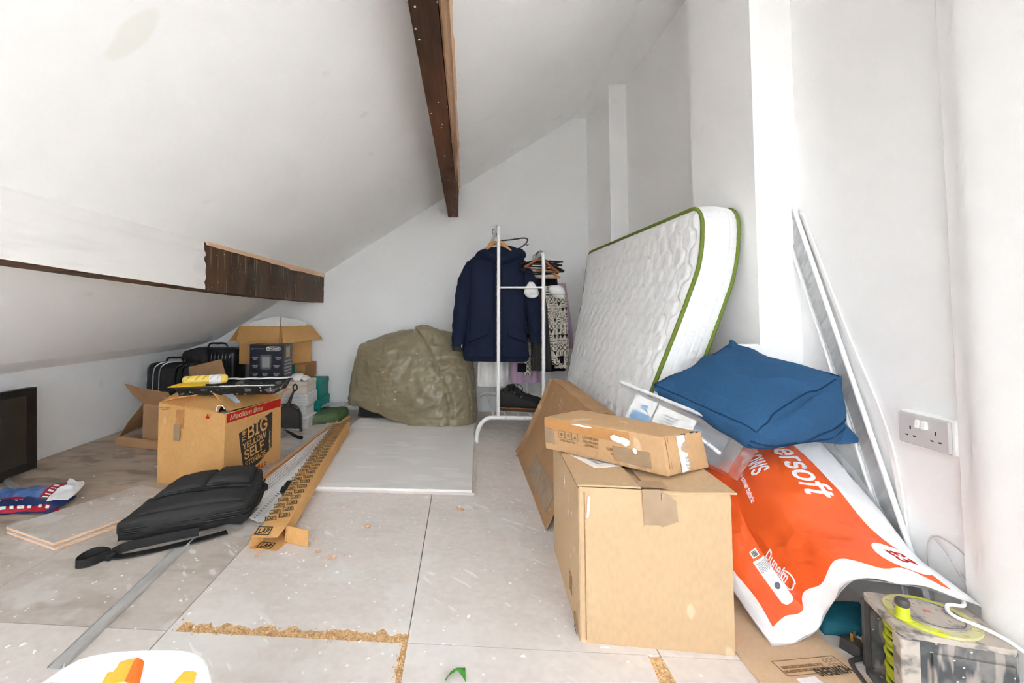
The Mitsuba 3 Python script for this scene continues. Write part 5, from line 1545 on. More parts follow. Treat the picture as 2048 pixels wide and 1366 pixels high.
# empty black hanger swinging on the tall rail
p = line([(0.262, 3.75, 1.560), (0.272, 3.75, 1.520), (0.283, 3.75, 1.481), (0.40, 3.75, 1.492), (0.486, 3.75, 1.502), (0.512, 3.75, 1.489), (0.505, 3.75, 1.470), (0.425, 3.75, 1.405), (0.36, 3.75, 1.345)], 60)
add('black_wire_hanger__arm', tube(p, 0.0055, 8), 'material_black_plastic', 60)
add('black_wire_hanger__notch', tube(line([(0.500, 3.75, 1.463), (0.506, 3.75, 1.445), (0.518, 3.75, 1.452)], 10), 0.004, 6), 'material_black_plastic', 60)
add('black_wire_hanger__hook', tube(np.array([A(0.258 - 0.022 * math.sin(a), 3.75, 1.552 + 0.026 * math.cos(a)) for a in np.linspace(-1.4, 2.4, 16)]), 0.003, 6), 'material_black_plastic', 60)
tag('black_wire_hanger', 'empty black hanger tilted on the tall rail above the parka hood', 'hanger')

# hangers on the short rail
G = 'hangers crowded on the short rail'
hz = 1.3595
specs = [(3.52, 0.62, 0.165, 0.075, 'material_hanger_wood', 0.008, -0.08, 'reddish wooden hanger at the front of the short rail'),
         (3.56, 0.42, 0.185, 0.085, 'material_black_plastic', 0.011, 0.02, 'broad black hanger just behind the wooden one'),
         (3.60, 0.30, 0.175, 0.020, 'material_black_plastic', 0.007, 0.06, 'slim black hanger with nearly level arms, uppermost of the black ones'),
         (3.64, 0.30, 0.180, 0.035, 'material_black_plastic', 0.007, 0.02, 'slim black hanger just below the uppermost black one'),
         (3.69, 0.34, 0.150, 0.050, 'material_black_plastic', 0.007, 0.0, 'shorter black hanger with a hooked arm end, third of the black ones'),
         (3.74, 0.36, 0.195, 0.110, 'material_hanger_pale', 0.010, -0.04, 'pale wooden hanger whose tip shows behind the white padding'),
         (3.80, 0.25, 0.180, 0.080, 'material_black_plastic', 0.008, 0.0, 'black hanger carrying the patterned jacket')]
for i, (y, yaw, sp, dr_, m, r, ti, lb) in enumerate(specs):
    hanger('rail_hanger' + ('_%03d' % i if i else ''), (0.578, y, hz), yaw, sp, dr_, m, r, True, ti, 0.5, lb, G)
pads = []
for key, c, rr, lb in (('hanger_pad', (0.500, 3.50, 1.085), (0.050, 0.035, 0.062), 'white cloth pad hanging at the cross bar, left of the rack post'), ('hanger_pad_001', (0.700, 3.56, 1.075), (0.062, 0.040, 0.045), 'white cloth pad hanging right of the rack post')):
    m = trimesh.creation.icosphere(subdivisions=3, radius=1.0)
    v = np.array(m.vertices)
    v[:, 0] *= 1.0 - 0.35 * np.clip(v[:, 2], -1, 1)
    v = v * A(*rr)
    if '001' in key:
        c_, s_ = math.cos(-0.6), math.sin(-0.6)
        v = np.stack([c_ * v[:, 0] - s_ * v[:, 2], v[:, 1], s_ * v[:, 0] + c_ * v[:, 2]], -1)
    m.vertices = v + A(*c)
    add(key + '__padding', rough(m, 0.007, 24, 5), 'material_white_cloth', 60)
    p = np.array([A(*c) + A(rr[0] * 0.98 * math.cos(a), -rr[1] * math.sin(a) * 0.9 - 0.002, -rr[2] * 0.55) for a in np.linspace(0.1, math.pi - 0.1, 20)])
    add(key + '__seam', tube(p, 0.002, 6), 'material_ink_grey', 60)
    tag(key, lb, 'hanger pad', 'white pads on the short rail hangers')


def garment(key, cx_, cy_, secs, m, folds=7, amp=0.010, yaw=0.0, seed=1, cap=True):
    """Hanging cloth: secs are (z, half width, half depth, shift x)."""
    secs = np.asarray(secs, float)
    z = np.linspace(secs[0, 0], secs[-1, 0], 40)
    hw, hd, sx = (np.interp(z, secs[:, 0], secs[:, q]) for q in (1, 2, 3))
    th = np.linspace(0, 2 * math.pi, 81)[:-1]
    R = []
    for a, w, d, s in zip(z, hw, hd, sx):
        f = 1 + (amp / d) * np.cos(folds * th + seed) * np.clip((secs[-1, 0] - a) / (secs[-1, 0] - secs[0, 0]) + 0.25, 0, 1)
        x, y = w * np.sign(np.cos(th)) * np.abs(np.cos(th)) ** 0.8 + s, d * f * np.sin(th)
        R.append(np.stack([cx_ + x * math.cos(yaw) - y * math.sin(yaw), cy_ + x * math.sin(yaw) + y * math.cos(yaw), np.full(80, a)], -1))
    R = np.array(R)
    R = R + 0.010 * (meshkit.fbm(R * A(14, 14, 7), 3, seed)[..., None] - 0.5) * A(1, 1, 0)
    inner = R[0] + (R[0].mean(0) - R[0]) * 0.06
    return add(key, loft(np.concatenate([[inner], R])), m, 60)


garment('hanging_shirt__cloth', 0.245, 3.93, [(0.322, 0.128, 0.040, 0.0), (0.70, 0.120, 0.045, 0), (1.20, 0.17, 0.04, 0), (1.30, 0.16, 0.03, 0), (1.38, 0.05, 0.03, 0)], 'material_white_cloth', 9, 0.010, 0.1, 2)
garment('hanging_shirt__front_fold', 0.275, 3.89, [(0.350, 0.070, 0.020, 0.0), (0.70, 0.060, 0.025, 0), (1.10, 0.08, 0.02, 0)], 'material_white_cloth', 5, 0.008, 0.1, 5)
tag('hanging_shirt', 'white shirt hanging on the tall rail, its hem showing below the parka', 'shirt')
garment('lilac_skirt__cloth', 0.520, 3.94, [(0.352, 0.135, 0.045, 0.0), (0.46, 0.130, 0.045, 0), (0.75, 0.120, 0.045, 0), (1.15, 0.09, 0.04, 0)], 'material_lilac', 8, 0.012, 0.05, 3)
tag('lilac_skirt', 'lilac garment with its hem low between the two rack posts', 'skirt')
garment('black_trousers__cloth', 0.600, 3.70, [(0.478, 0.085, 0.035, 0.0), (0.8, 0.070, 0.04, -0.01), (1.12, 0.07, 0.04, -0.02)], 'material_black_cloth', 6, 0.010, 0.3, 4)
tag('black_trousers', 'black garment hanging behind the right rack post', 'trousers')
garment('dark_jacket__cloth', 0.685, 3.90, [(0.452, 0.125, 0.05, 0.02), (0.60, 0.115, 0.05, 0.0), (1.05, 0.12, 0.05, -0.02), (1.2, 0.10, 0.04, -0.02)], 'material_navy_dark', 7, 0.012, 0.2, 6)
tag('dark_jacket', 'very dark jacket on the short rail, its hem below the patterned one', 'jacket')
garment('patterned_jacket__body', 0.765, 3.80, [(0.485, 0.062, 0.030, 0.012), (0.75, 0.066, 0.035, 0.0), (1.00, 0.070, 0.040, -0.015), (1.13, 0.060, 0.035, -0.025)], 'material_aztec', 6, 0.008, 0.25, 7)
garment('patterned_jacket__sleeve', 0.690, 3.72, [(0.520, 0.030, 0.022, 0.026), (0.58, 0.036, 0.024, 0.020), (0.85, 0.046, 0.030, -0.012), (1.12, 0.052, 0.034, -0.045)], 'material_aztec', 4, 0.006, 0.25, 8)
garment('patterned_jacket__dark_cuff', 0.752, 3.715, [(0.535, 0.012, 0.020, 0), (0.585, 0.013, 0.020, 0)], 'material_navy_dark', 3, 0.002, 0.25, 9)
garment('patterned_jacket__second_sleeve', 0.505, 3.80, [(0.430, 0.038, 0.022, 0.0), (0.60, 0.045, 0.028, -0.01), (1.0, 0.05, 0.03, 0.02)], 'material_aztec', 4, 0.006, 0.2, 11)
garment('patterned_jacket__second_cuff', 0.462, 3.785, [(0.455, 0.034, 0.024, 0.0), (0.52, 0.036, 0.026, 0.0)], 'material_navy_dark', 4, 0.004, 0.2, 12)
tag('patterned_jacket', 'cream jacket with a black geometric pattern on the short rail', 'jacket')
garment('lilac_cardigan__cloth', 0.835, 4.02, [(0.62, 0.035, 0.03, 0.045), (0.75, 0.045, 0.03, 0.030), (1.00, 0.045, 0.03, 0.0), (1.16, 0.05, 0.03, -0.03)], 'material_lilac', 4, 0.008, 0.2, 13)
tag('lilac_cardigan', 'lilac cardigan at the far right of the short rail beside the patterned jacket', 'cardigan')


# boots on the rack's shelf
def boot(key, o, yaw, label):
    o = A(*o)
    ux, uy = A(math.cos(yaw), math.sin(yaw), 0), A(-math.sin(yaw), math.cos(yaw), 0)
    def pt(x, y, z):
        return o + ux * x + uy * y + A(0, 0, z)
    xs = [0.0, 0.012, 0.05, 0.10, 0.15, 0.20, 0.25, 0.285, 0.30]
    hw = [0.018, 0.032, 0.037, 0.034, 0.038, 0.046, 0.047, 0.036, 0.012]
    top = [0.120, 0.150, 0.158, 0.145, 0.108, 0.086, 0.072, 0.058, 0.036]
    R = []
    th = np.linspace(0, 2 * math.pi, 29)[:-1]
    for x, w, t in zip(np.linspace(0, 0.30, 30), CubicSpline(xs, hw)(np.linspace(0, 0.30, 30)), PchipInterpolator(xs, top)(np.linspace(0, 0.30, 30))):
        w = max(w, 0.008)
        R.append([pt(x, w * math.copysign(abs(math.cos(a)) ** 0.7, math.cos(a)), 0.022 + (t - 0.022) * (0.5 + 0.5 * math.copysign(abs(math.sin(a)) ** 0.7, math.sin(a)))) for a in th])
    add(key + '__upper', rough(loft(np.array(R)), 0.004, 26, 3), 'material_black_cloth', 60)
    m = tube(np.array([pt(0.052, 0, 0.130), pt(0.050, 0, 0.150), pt(0.048, 0, 0.162)]), [0.040, 0.043, 0.038], 20, 0.85)
    add(key + '__collar', m, 'material_black_strap', 60)
    from shapely.geometry import Polygon
    ol = [(-0.004, 0.0), (0.01, 0.034), (0.08, 0.038), (0.15, 0.041), (0.22, 0.051), (0.28, 0.042), (0.306, 0.0)]
    ol = ol + [(x, -y) for x, y in ol[::-1][1:-1]]
    s_ = trimesh.creation.extrude_polygon(Polygon(ol).buffer(0.004), 0.020, engine='earcut')
    add(key + '__sole', place(s_, pt(0, 0, 0.0), ux, uy), 'material_boot_sole')
    s_ = trimesh.creation.extrude_polygon(Polygon(ol).buffer(0.005), 0.004, engine='earcut')
    add(key + '__welt', place(s_, pt(0, 0, 0.0205), ux, uy), 'material_hanger_wood')
    for i in range(4):
        x = 0.115 + 0.024 * i
        z = float(np.interp(x, xs, top)) + 0.004
        add(key + '__lace', tube(line([pt(x - 0.004, -0.030, z - 0.022), pt(x, -0.010, z), pt(x + 0.004, 0.010, z), pt(x, 0.030, z - 0.022)], 12), 0.0026, 6), 'material_black_strap' if i % 2 else 'material_ink_grey', 50)
    p = curve([pt(0.10, 0.0, 0.150), pt(0.115, -0.03, 0.165), pt(0.135, -0.045, 0.135), pt(0.12, -0.03, 0.12), pt(0.105, 0.02, 0.15)], 24)
    add(key + '__bow', tube(p, 0.003, 6), 'material_black_strap', 50)
    tag(key, label, 'boot', 'black boots on the rack shelf')


mat('material_boot_sole', lin(70, 54, 42), 0.7)
boot('boot', (0.275, 3.66, 0.1845), -0.10, 'nearer black lace-up boot on the rack shelf')
boot('boot_001', (0.330, 3.83, 0.1845), 0.05, 'farther black lace-up boot on the rack shelf, mostly hidden')

# ------------------------------------------------------------------ mattress leaning on the right-hand piers
MA, MB_, MR = 0.85, 0.685, 0.085      # half length, half height, corner radius
near = np.array([(0.600, 0.0), (0.675, 0.30), (0.752, 0.54), (0.802, 0.667), (0.868, 0.83), (0.931, 0.995), (0.972, 1.12), (0.986, 1.22), (0.990, 1.365)])
farp = np.array([(0.760, 0.0), (0.800, 0.38), (0.832, 0.54), (0.862, 0.70), (0.897, 0.88), (0.930, 1.05), (0.950, 1.20), (0.962, 1.30), (0.968, 1.375)])


def mat_at(s, t):
    """s along the length (-MA..MA, far positive), t up the face (-MB_..MB_) -> points."""
    q = np.clip((t + MB_) / (2 * MB_), 0, 1)
    f = np.clip((s + MA) / (2 * MA), 0, 1)
    par = np.linspace(0, 1, 60)
    out = []
    for prof in (near, farp):
        d = np.r_[0, np.cumsum(np.linalg.norm(np.diff(prof, axis=0), axis=1))]
        c = PchipInterpolator(d / d[-1], prof)
        out.append(c(q))
    p = out[0] * (1 - f)[..., None] + out[1] * f[..., None]
    y = 2.012 + (s + MA) * 1.0 + 0.012 * np.sin(math.pi * q) * (1 - f)
    return np.stack([p[..., 0], y, p[..., 1]], -1)


def round_rect(x, y, a, b, r):
    """Squash the corners of a rectangular grid into rounded ones."""
    dx, dy = np.maximum(np.abs(x) - (a - r), 0), np.maximum(np.abs(y) - (b - r), 0)
    m_ = np.maximum(dx, dy)
    h = np.hypot(dx, dy)
    k = np.where((dx > 0) & (dy > 0), m_ / np.maximum(h, 1e-9), 1.0)
    nx = np.where(dx > 0, np.sign(x) * (a - r + dx * k), x)
    ny = np.where(dy > 0, np.sign(y) * (b - r + dy * k), y)
    return nx, ny


ns, nt = 300, 240
S, Tt = np.meshgrid(np.linspace(-MA, MA, ns), np.linspace(-MB_, MB_, nt), indexing='ij')
S2, T2 = round_rect(S, Tt, MA, MB_, MR)
P = mat_at(S2, T2)
N = normals_of(P)
if N[150, 120, 0] > 0:
    N = -N
# quilting: rows of chained hexagon cells stitched down between raised pads
ca, cb = 0.118, 0.150
row = np.floor(T2 / (cb / 2) + 0.0)
u1, v1 = S2 / ca, T2 / cb
def hexd(u, v):
    """Distance-like field to the stitched wavy chains."""
    w = 0.30 * np.sign(np.sin(2 * math.pi * v)) * np.minimum(1, np.abs(np.sin(2 * math.pi * v)) * 2.2)
    x = u * 2.0
    e1 = np.abs(((x + w * 0.9 + 0.5) % 2.0) - 1.0)
    e2 = np.abs(((x - w * 0.9 + 1.5) % 2.0) - 1.0)
    d1, d2 = np.minimum(e1, 2 - e1) if False else 1 - e1, 1 - e2
    return np.minimum(np.abs(d1), np.abs(d2))
dq = hexd(u1, v1)
edge = np.minimum(np.minimum(MA - np.abs(S2), MB_ - np.abs(T2)), 0.12) / 0.12
puff = 0.0125 * np.clip(dq / 0.34, 0, 1) ** 0.7
fine = 0.0016 * (meshkit.fbm(P * A(40, 70, 70), 2, 4) - 0.5)
puff = puff * np.clip(np.minimum(MA - np.abs(S2), MB_ - np.abs(T2)) / 0.035, 0, 1)
Pf = P + N * (puff + fine + 0.018 * edge ** 0.6)[..., None]
k = add('mattress__quilted_panel', TM(Pf.reshape(-1, 3), quads(ns, nt) if np.cross(Pf[1, 0] - Pf[0, 0], Pf[0, 1] - Pf[0, 0])[0] < 0 else quads(ns, nt)[:, ::-1]), 'material_quilt', True)
th_ = []
for a in range(4):
    pass
def outline(n=400):
    c = []
    for sx, sy, a0 in ((1, 1, 0), (-1, 1, 90), (-1, -1, 180), (1, -1, 270)):
        for t in np.linspace(0, 90, 14):
            r = math.radians(a0 + t)
            c.append((sx * (MA - MR) + MR * math.cos(r), sy * (MB_ - MR) + MR * math.sin(r)))
    c = np.array(c + [c[0]])
    d = np.r_[0, np.cumsum(np.linalg.norm(np.diff(c, axis=0), axis=1))]
    s = np.linspace(0, d[-1], n + 1)[:-1]
    return np.stack([np.interp(s, d, c[:, 0]), np.interp(s, d, c[:, 1])], -1)
OL = outline(1200)
E0 = mat_at(OL[:, 0], OL[:, 1])
eps = 1e-3
dS, dT = mat_at(OL[:, 0] * 0.9 + eps, OL[:, 1] * 0.9) - mat_at(OL[:, 0] * 0.9, OL[:, 1] * 0.9), mat_at(OL[:, 0] * 0.9, OL[:, 1] * 0.9 + eps) - mat_at(OL[:, 0] * 0.9, OL[:, 1] * 0.9)
EN = unit(np.cross(dS, dT))
EN = np.where(EN[:, :1] < 0, -EN, EN)
TH = 0.138
E1 = E0 + EN * TH
cenE = E0.mean(0)
band = []
for w in np.linspace(0, 1, 40):
    c = E0 * (1 - w) + E1 * w
    out_ = unit(np.stack([OL[:, 0] * 0, np.sign(OL[:, 0]) * (np.abs(OL[:, 0]) > MA - MR), np.sign(OL[:, 1]) * (np.abs(OL[:, 1]) > MB_ - MR)], -1) + 1e-9)
    per = np.arange(1200) * (4 * (MA + MB_) / 1200)
    cellq = np.minimum(np.abs(np.sin(per * math.pi / 0.036)), abs(math.sin(w * math.pi * 4)))
    band.append(c + out_ * (0.010 * math.sin(math.pi * w) + 0.0045 * np.clip(cellq / 0.4, 0, 1) ** 0.6 * min(1.0, 8 * w, 8 * (1 - w)))[:, None])
band = np.array(band)
add('mattress__side_border', loft(band, False, False), 'material_border_cloth', 60)
add('mattress__back_panel', TM(np.vstack([E1, E1.mean(0)[None]]), [[i, (i + 1) % 1200, 1200] for i in range(1200)]), 'material_border_cloth')
def closed_tube(P_, r, sides=10):
    t = unit(np.roll(P_, -1, 0) - np.roll(P_, 1, 0))
    a = unit(np.cross(t, EN))
    b = np.cross(t, a)
    ang = np.arange(sides) * 2 * math.pi / sides
    R = P_[:, None] + r * (np.cos(ang)[None, :, None] * a[:, None] + np.sin(ang)[None, :, None] * b[:, None])
    return TM(R.reshape(-1, 3), quads(len(P_), sides, True, True))
add('mattress__green_piping', closed_tube(E0 - EN * 0.004, 0.0085), 'material_green_piping', 60)
add('mattress__green_piping', closed_tube(E1, 0.0085), 'material_green_piping', 60)
tag('mattress', 'white quilted mattress with green piping leaning on edge against the right wall', 'mattress')

# white rounded panel peeping out behind the blue cushion
from shapely.geometry import Polygon, box as sbox
m = trimesh.creation.extrude_polygon(sbox(0.02, 0.02, 0.083, 0.235).buffer(0.02), 0.012, engine='earcut')
tag(add('spare_shelf_panel', place(m, A(1.040, 1.925, 0.548), (1, 0, 0), (0, 0, 1)), 'material_white_plastic'), 'white panel with a rounded corner just visible behind the blue cushion', 'panel')

# ------------------------------------------------------------------ flattened box leaning behind the big carton
cl = lambda y, s: A(0.350 + 0.205 * s + 0.010 * math.sin(math.pi * s), y, 0.001 + 0.495 * s)
def leaning_face(lift=0.0):
    P = []
    for s in np.linspace(0, 1, 16):
        y1 = 3.10 - 0.10 * s
        P.append([cl(y, s) + A(-0.010 * math.sin(math.pi * (y - 2.08)) * s - lift, 0, 0.014 * math.sin(2.2 * (y - 2.1)) * s * s) for y in np.linspace(2.09, y1, 24)])
    return np.array(P)
F0 = leaning_face()
F0 = F0 + 0.012 * (meshkit.fbm(F0 * 4, 3, 6) - 0.5)[..., None] * A(1, 0, 0)
add('leaning_carton__face', sheet(F0, 0.004), 'material_card_brown', 40)
topl = F0[-1]
B0 = topl + A(0.100, -0.01, -0.012) + A(0, 0, 0) * 0
P = np.array([topl * (1 - w) + B0 * w + A(0, 0, 0.006 * math.sin(math.pi * w)) for w in np.linspace(0, 1, 6)])
add('leaning_carton__top_edge', sheet(P, 0.004), 'material_card_brown', 40)
P = np.array([B0 * (1 - w) + (F0[0] + A(0.13, 0, 0)) * w for w in np.linspace(0, 1, 8)])
add('leaning_carton__back_face', sheet(P, 0.004), 'material_card_brown', 40)
fe = F0[:, -1]
P = np.array([fe + A(0.0, 0.012, 0), fe + A(-0.012, 0.022, 0.0) + A(-0.012, 0, 0) * np.sin(np.linspace(0, 3, 16))[:, None], fe + A(-0.010, 0.030, 0)])
add('leaning_carton__folded_edge', sheet(P, 0.004), 'material_card_brown', 40)
add('leaning_carton__torn_tab', hull([F0[1, -1] + A(-0.016, -0.03, 0.0), F0[1, -1] + A(-0.035, 0.02, 0.0), F0[4, -1] + A(-0.02, 0.03, 0.0), F0[4, -1] + A(-0.004, -0.02, 0), F0[2, -1] + A(-0.006, -0.05, 0.0)]), 'material_card_brown')
P = strip_of(F0[:3, :], 0, 1, 0.35, 0.85, -0.0)
add('leaning_carton__scuffed_tape', sheet(np.array([F0[1, 2:16] + A(-0.0035, 0, 0), F0[3, 2:16] + A(-0.0035, 0, 0), F0[4, 2:16] + A(-0.0035, 0, 0)]), 0.0008), 'material_tape', 40)
add('leaning_carton__hand_hole', obox(F0[3, -2] + A(-0.0040, -0.012, -0.012), A(0.002, 0, 0.004), A(0, 0.014, 0), A(0.008, 0, 0.026)), 'material_dark_gap')
tag('leaning_carton', 'large flattened brown carton leaning sideways between the big box and the mattress', 'cardboard box')

# ------------------------------------------------------------------ the big carton in front
b0, b1, b2 = A(0.331, 1.412, 0.0), A(0.730, 1.386, 0.0), A(0.357, 1.930, 0.0)
ba, bb = b1 - b0, b2 - b0
HB = 0.418
bn = -unit(np.cross(ba, A(0, 0, 1)) * -1)        # outwards, towards the viewer
up_ = A(0, 0, 1)
fn = unit(np.cross(ba, up_))                    # front normal
ln = unit(np.cross(up_, bb)) * 1.0              # left normal
if fn[1] > 0:
    fn = -fn
if ln[0] > 0:
    ln = -ln
def soft_panel(key, p0, a, b, n_, t, m, amp=0.004, seed=1):
    u, v = np.meshgrid(np.linspace(0, 1, 16), np.linspace(0, 1, 16), indexing='ij')
    P = p0 + u[..., None] * a + v[..., None] * b
    w = (16 * u * (1 - u) * v * (1 - v)) ** 0.7
    P = P + n_ * (w * (amp + 0.004 * (meshkit.fbm(P * 5, 2, seed) - 0.5)))[..., None]
    return add(key, sheet(P, t), m, 30)
HL = up_ * (HB + 0.010)
front_top0, front_top1 = b0 + up_ * 0.428, b1 + A(0.018, 0, 0.412)
soft_panel('big_carton__front_side', b0 + fn * 0.0, ba, HL, fn, 0.005, 'material_card_pale', 0.005, 1)
soft_panel('big_carton__left_side', b0, bb, HL * 0.985, ln, 0.005, 'material_card_pale', 0.006, 2)
soft_panel('big_carton__right_side', b1, bb, HL * 0.975, -ln, 0.005, 'material_card_pale', 0.004, 3)
soft_panel('big_carton__back_side', b2, ba, HL * 0.975, -fn, 0.005, 'material_card_pale', 0.0, 4)
tl = b0 + up_ * (HB + 0.013)
def top_flap(key, p, a, b, lift0, lift1, m, seed):
    u, v = np.meshgrid(np.linspace(0, 1, 16), np.linspace(0, 1, 20), indexing='ij')
    P = p + u[..., None] * a + v[..., None] * b
    P = P + up_ * (lift0 * u ** 2 + lift1 * u * (1 - v) ** 3)[..., None]
    return add(key, sheet(P, 0.005), m, 40)
top_flap('big_carton__top_flap', tl - ba * 0.01, ba * 0.43, bb, -0.004, 0.006, 'material_card_pale', 1)
top_flap('big_carton__top_flap', tl + ba * 1.04 - bb * 0.01, -ba * 0.545, bb, -0.010, -0.004, 'material_card_pale', 2)
add('big_carton__inner_flap', obox(tl + ba * 0.02 + bb * 0.02 - up_ * 0.020, ba * 0.96, bb * 0.42, up_ * 0.004), 'material_card_pale')
pp = [A(0.363, 1.713), A(0.455, 1.737), A(0.511, 1.593), A(0.416, 1.562)]
k = add('big_carton__paper_label', hull([A(p[0], p[1], HB + z + 0.0135) for p in pp for z in (0.0015, 0.0028)]), 'material_paper')
lo = A(0.430, 1.572, HB + 0.0166)
k = add('big_carton__label_print', cat([flat(0.01, 0.028 + i * 0.011, 0.075 - 0.012 * (i % 2), 0.033 + i * 0.011, lo, (0.93, 0.30, 0), (-0.30, 0.93, 0)) for i in range(6)]), 'material_ink_grey')
labels[k] = {'kind': 'stuff', 'label': 'rows of small label print'}
fo = b0 + fn * 0.009
fx_ = unit(ba)
add('big_carton__packing_tape', obox(fo + fx_ * 0.172 + up_ * 0.335, fx_ * 0.048 + up_ * 0.002, up_ * 0.098 - fx_ * 0.004 + fn * 0.0015, fn * 0.0007), 'material_tape')
add('big_carton__packing_tape', hull([fo + fx_ * x + up_ * z + fn * t for x, z in ((0.222, 0.430), (0.257, 0.405), (0.262, 0.350), (0.236, 0.344), (0.218, 0.332), (0.214, 0.38)) for t in (0.0009, 0.0016)]), 'material_tape')
add('big_carton__packing_tape', obox(tl + ba * 0.415 + bb * 0.0 + up_ * 0.004, fx_ * 0.075, bb * 0.10, up_ * 0.0008), 'material_tape')
sc = [poly2([(0.018, 0.345), (0.021, 0.402), (0.026, 0.408), (0.028, 0.385), (0.024, 0.350)])]
add('big_carton__white_scrape', place(sc[0], fo + fn * 0.0004, ba, up_), 'material_white_fleck')
add('big_carton__front_crease', obox(fo + fx_ * 0.012 + up_ * 0.01 - fn * 0.004, fx_ * 0.0022, up_ * 0.405, fn * 0.0014), 'material_card_inside')
lo_ = b2 + ln * 0.008
lx_ = -unit(bb)
rg = np.random.default_rng(3)
sp = []
for (x, z, w, h) in ((0.30, 0.345, 0.006, 0.040), (0.37, 0.285, 0.006, 0.022), (0.30, 0.22, 0.006, 0.018), (0.315, 0.175, 0.005, 0.030), (0.43, 0.31, 0.003, 0.016), (0.20, 0.30, 0.003, 0.012), (0.40, 0.17, 0.003, 0.012)):
    k = add('big_carton__white_scrape', place(poly2([(x, z), (x + w * 0.6, z + h * 0.15), (x + w, z + h * 0.6), (x + w * 0.5, z + h), (x + w * 0.1, z + h * 0.5)]), lo_ - ln * 0.0005, lx_, up_), 'material_white_fleck')
add('big_carton__side_print', lettering('GS', 0.035, lo_ + lx_ * 0.455 + up_ * 0.055, -up_, lx_, width=0.075), 'material_ink_soft')
add('big_carton__side_print', frame_flat(0.375, 0.070, 0.425, 0.125, 0.003, lo_, lx_, up_), 'material_ink_soft')
add('big_carton__side_print', lettering('S', 0.032, lo_ + lx_ * 0.388 + up_ * 0.082, lx_, up_), 'material_ink_soft')
tag('big_carton', 'large plain pale cardboard box in the foreground, taped at the middle of its top edge', 'cardboard box')

# ------------------------------------------------------------------ long taped carton on top
z0 = HB + 0.0205
cL = [[[(0.297, 1.757, z0), (0.287, 1.722, 0.556)], [(0.452, 1.872, z0), (0.440, 1.850, 0.558)]],
      [[(0.607, 1.487, z0), (0.588, 1.480, 0.555)], [(0.772, 1.583, z0), (0.738, 1.556, 0.556)]]]
LB = corner_box(cL, [0.004, 0.006, 0.006, 0.006, 0.0, 0.008], 26, power=0.5)
LB = rough(LB, 0.0035, 10, 8, 3)
v = np.array(LB.vertices)
v[:, 2] = np.maximum(v[:, 2], z0 - 0.001)
LB.vertices = v
add('long_carton__body', LB, 'material_card_long', 35)
cL = np.asarray(cL, float)
lx, lu = unit(cL[1, 0, 0] - cL[0, 0, 0]), unit(cL[0, 0, 1] - cL[0, 0, 0])
l_n = unit(np.cross(lx, lu))
def lf(x, y):
    """Long face: x 0..1 along, y 0..1 up."""
    x, y = np.asarray(x, float)[..., None], np.asarray(y, float)[..., None]
    p = (1 - x) * (1 - y) * cL[0, 0, 0] + x * (1 - y) * cL[1, 0, 0] + (1 - x) * y * cL[0, 0, 1] + x * y * cL[1, 0, 1]
    w = np.clip(16 * x * (1 - x) * y * (1 - y), 0, 1) ** 0.5
    return p + l_n * (0.0065 * w)
def lf_patch(x0, x1, y0, y1, lift, m, key, t=0.0008):
    X, Yv = np.meshgrid(np.linspace(x0, x1, 24), np.linspace(y0, y1, 6), indexing='ij')
    return add(key, sheet(lf(X, Yv) + l_n * (lift + 0.0018), t), m, 40)
lf_patch(0.005, 0.76, 0.70, 0.985, 0.0016, 'material_tape_amber', 'long_carton__amber_tape')
lf_patch(0.0, 0.10, 0.22, 0.68, 0.0012, 'material_tape', 'long_carton__clear_tape')
lf_patch(0.62, 0.90, 0.14, 0.56, 0.0012, 'material_tape', 'long_carton__clear_tape')
def lf_s(x, y):
    L, H = np.linalg.norm(cL[1, 0, 0] - cL[0, 0, 0]), np.linalg.norm(cL[0, 0, 1] - cL[0, 0, 0])
    return lf(np.asarray(x) / L, np.asarray(y) / H), np.tile(l_n, (len(x), 1))
def frame2(x0, y0, x1, y1, w):
    return cat([flat2(x0, y0, x1, y0 + w), flat2(x0, y1 - w, x1, y1), flat2(x0, y0, x0 + w, y1), flat2(x1 - w, y0, x1, y1)])
for i in range(3):
    x = 0.058 + i * 0.026
    add('long_carton__handling_symbol', on_surface(cat([frame2(x, 0.058, x + 0.024, 0.086, 0.0014), (poly2([(x + 0.006, 0.064), (x + 0.018, 0.064), (x + 0.012, 0.076)]) if i == 2 else (text2('R', 0.012, x + 0.008, 0.066) if i == 1 else poly2([(x + 0.006, 0.074), (x + 0.012, 0.064), (x + 0.018, 0.074), (x + 0.012, 0.078)])))]), lf_s, 0.0026, 0.01), 'material_ink_soft')
pr_ = [text2('THIS WAY UP', 0.007, 0.062, 0.046, 0.060), text2('LEAPER REG', 0.009, 0.150, 0.074, 0.058), text2('COLL NO AREA', 0.008, 0.150, 0.060, 0.056), text2('CAP NO 75', 0.008, 0.156, 0.047, 0.048), text2('VANITY UNIT', 0.010, 0.232, 0.050, 0.062), text2('100 300 500', 0.007, 0.245, 0.036, 0.045)]
for q in pr_:
    add('long_carton__print', on_surface(q, lf_s, 0.0026, 0.02), 'material_ink_soft')
pts = [(0.250, 0.100), (0.262, 0.108), (0.280, 0.104), (0.300, 0.103), (0.313, 0.097), (0.311, 0.083), (0.300, 0.076), (0.288, 0.083), (0.268, 0.086), (0.255, 0.091)]
add('long_carton__paint_smear', on_surface(poly2(pts, 0.0012), lf_s, 0.0042, 0.008), 'material_white_fleck')
add('long_carton__paint_smear', on_surface(poly2([(0.320, 0.070), (0.324, 0.077), (0.332, 0.074), (0.333, 0.060), (0.326, 0.056)], 0.0012), lf_s, 0.0042, 0.008), 'material_white_fleck')
add('long_carton__paint_smear', on_surface(poly2([(0.110, 0.118), (0.135, 0.121), (0.180, 0.120), (0.190, 0.117), (0.150, 0.115)], 0.0012), lf_s, 0.0042, 0.008), 'material_white_fleck')
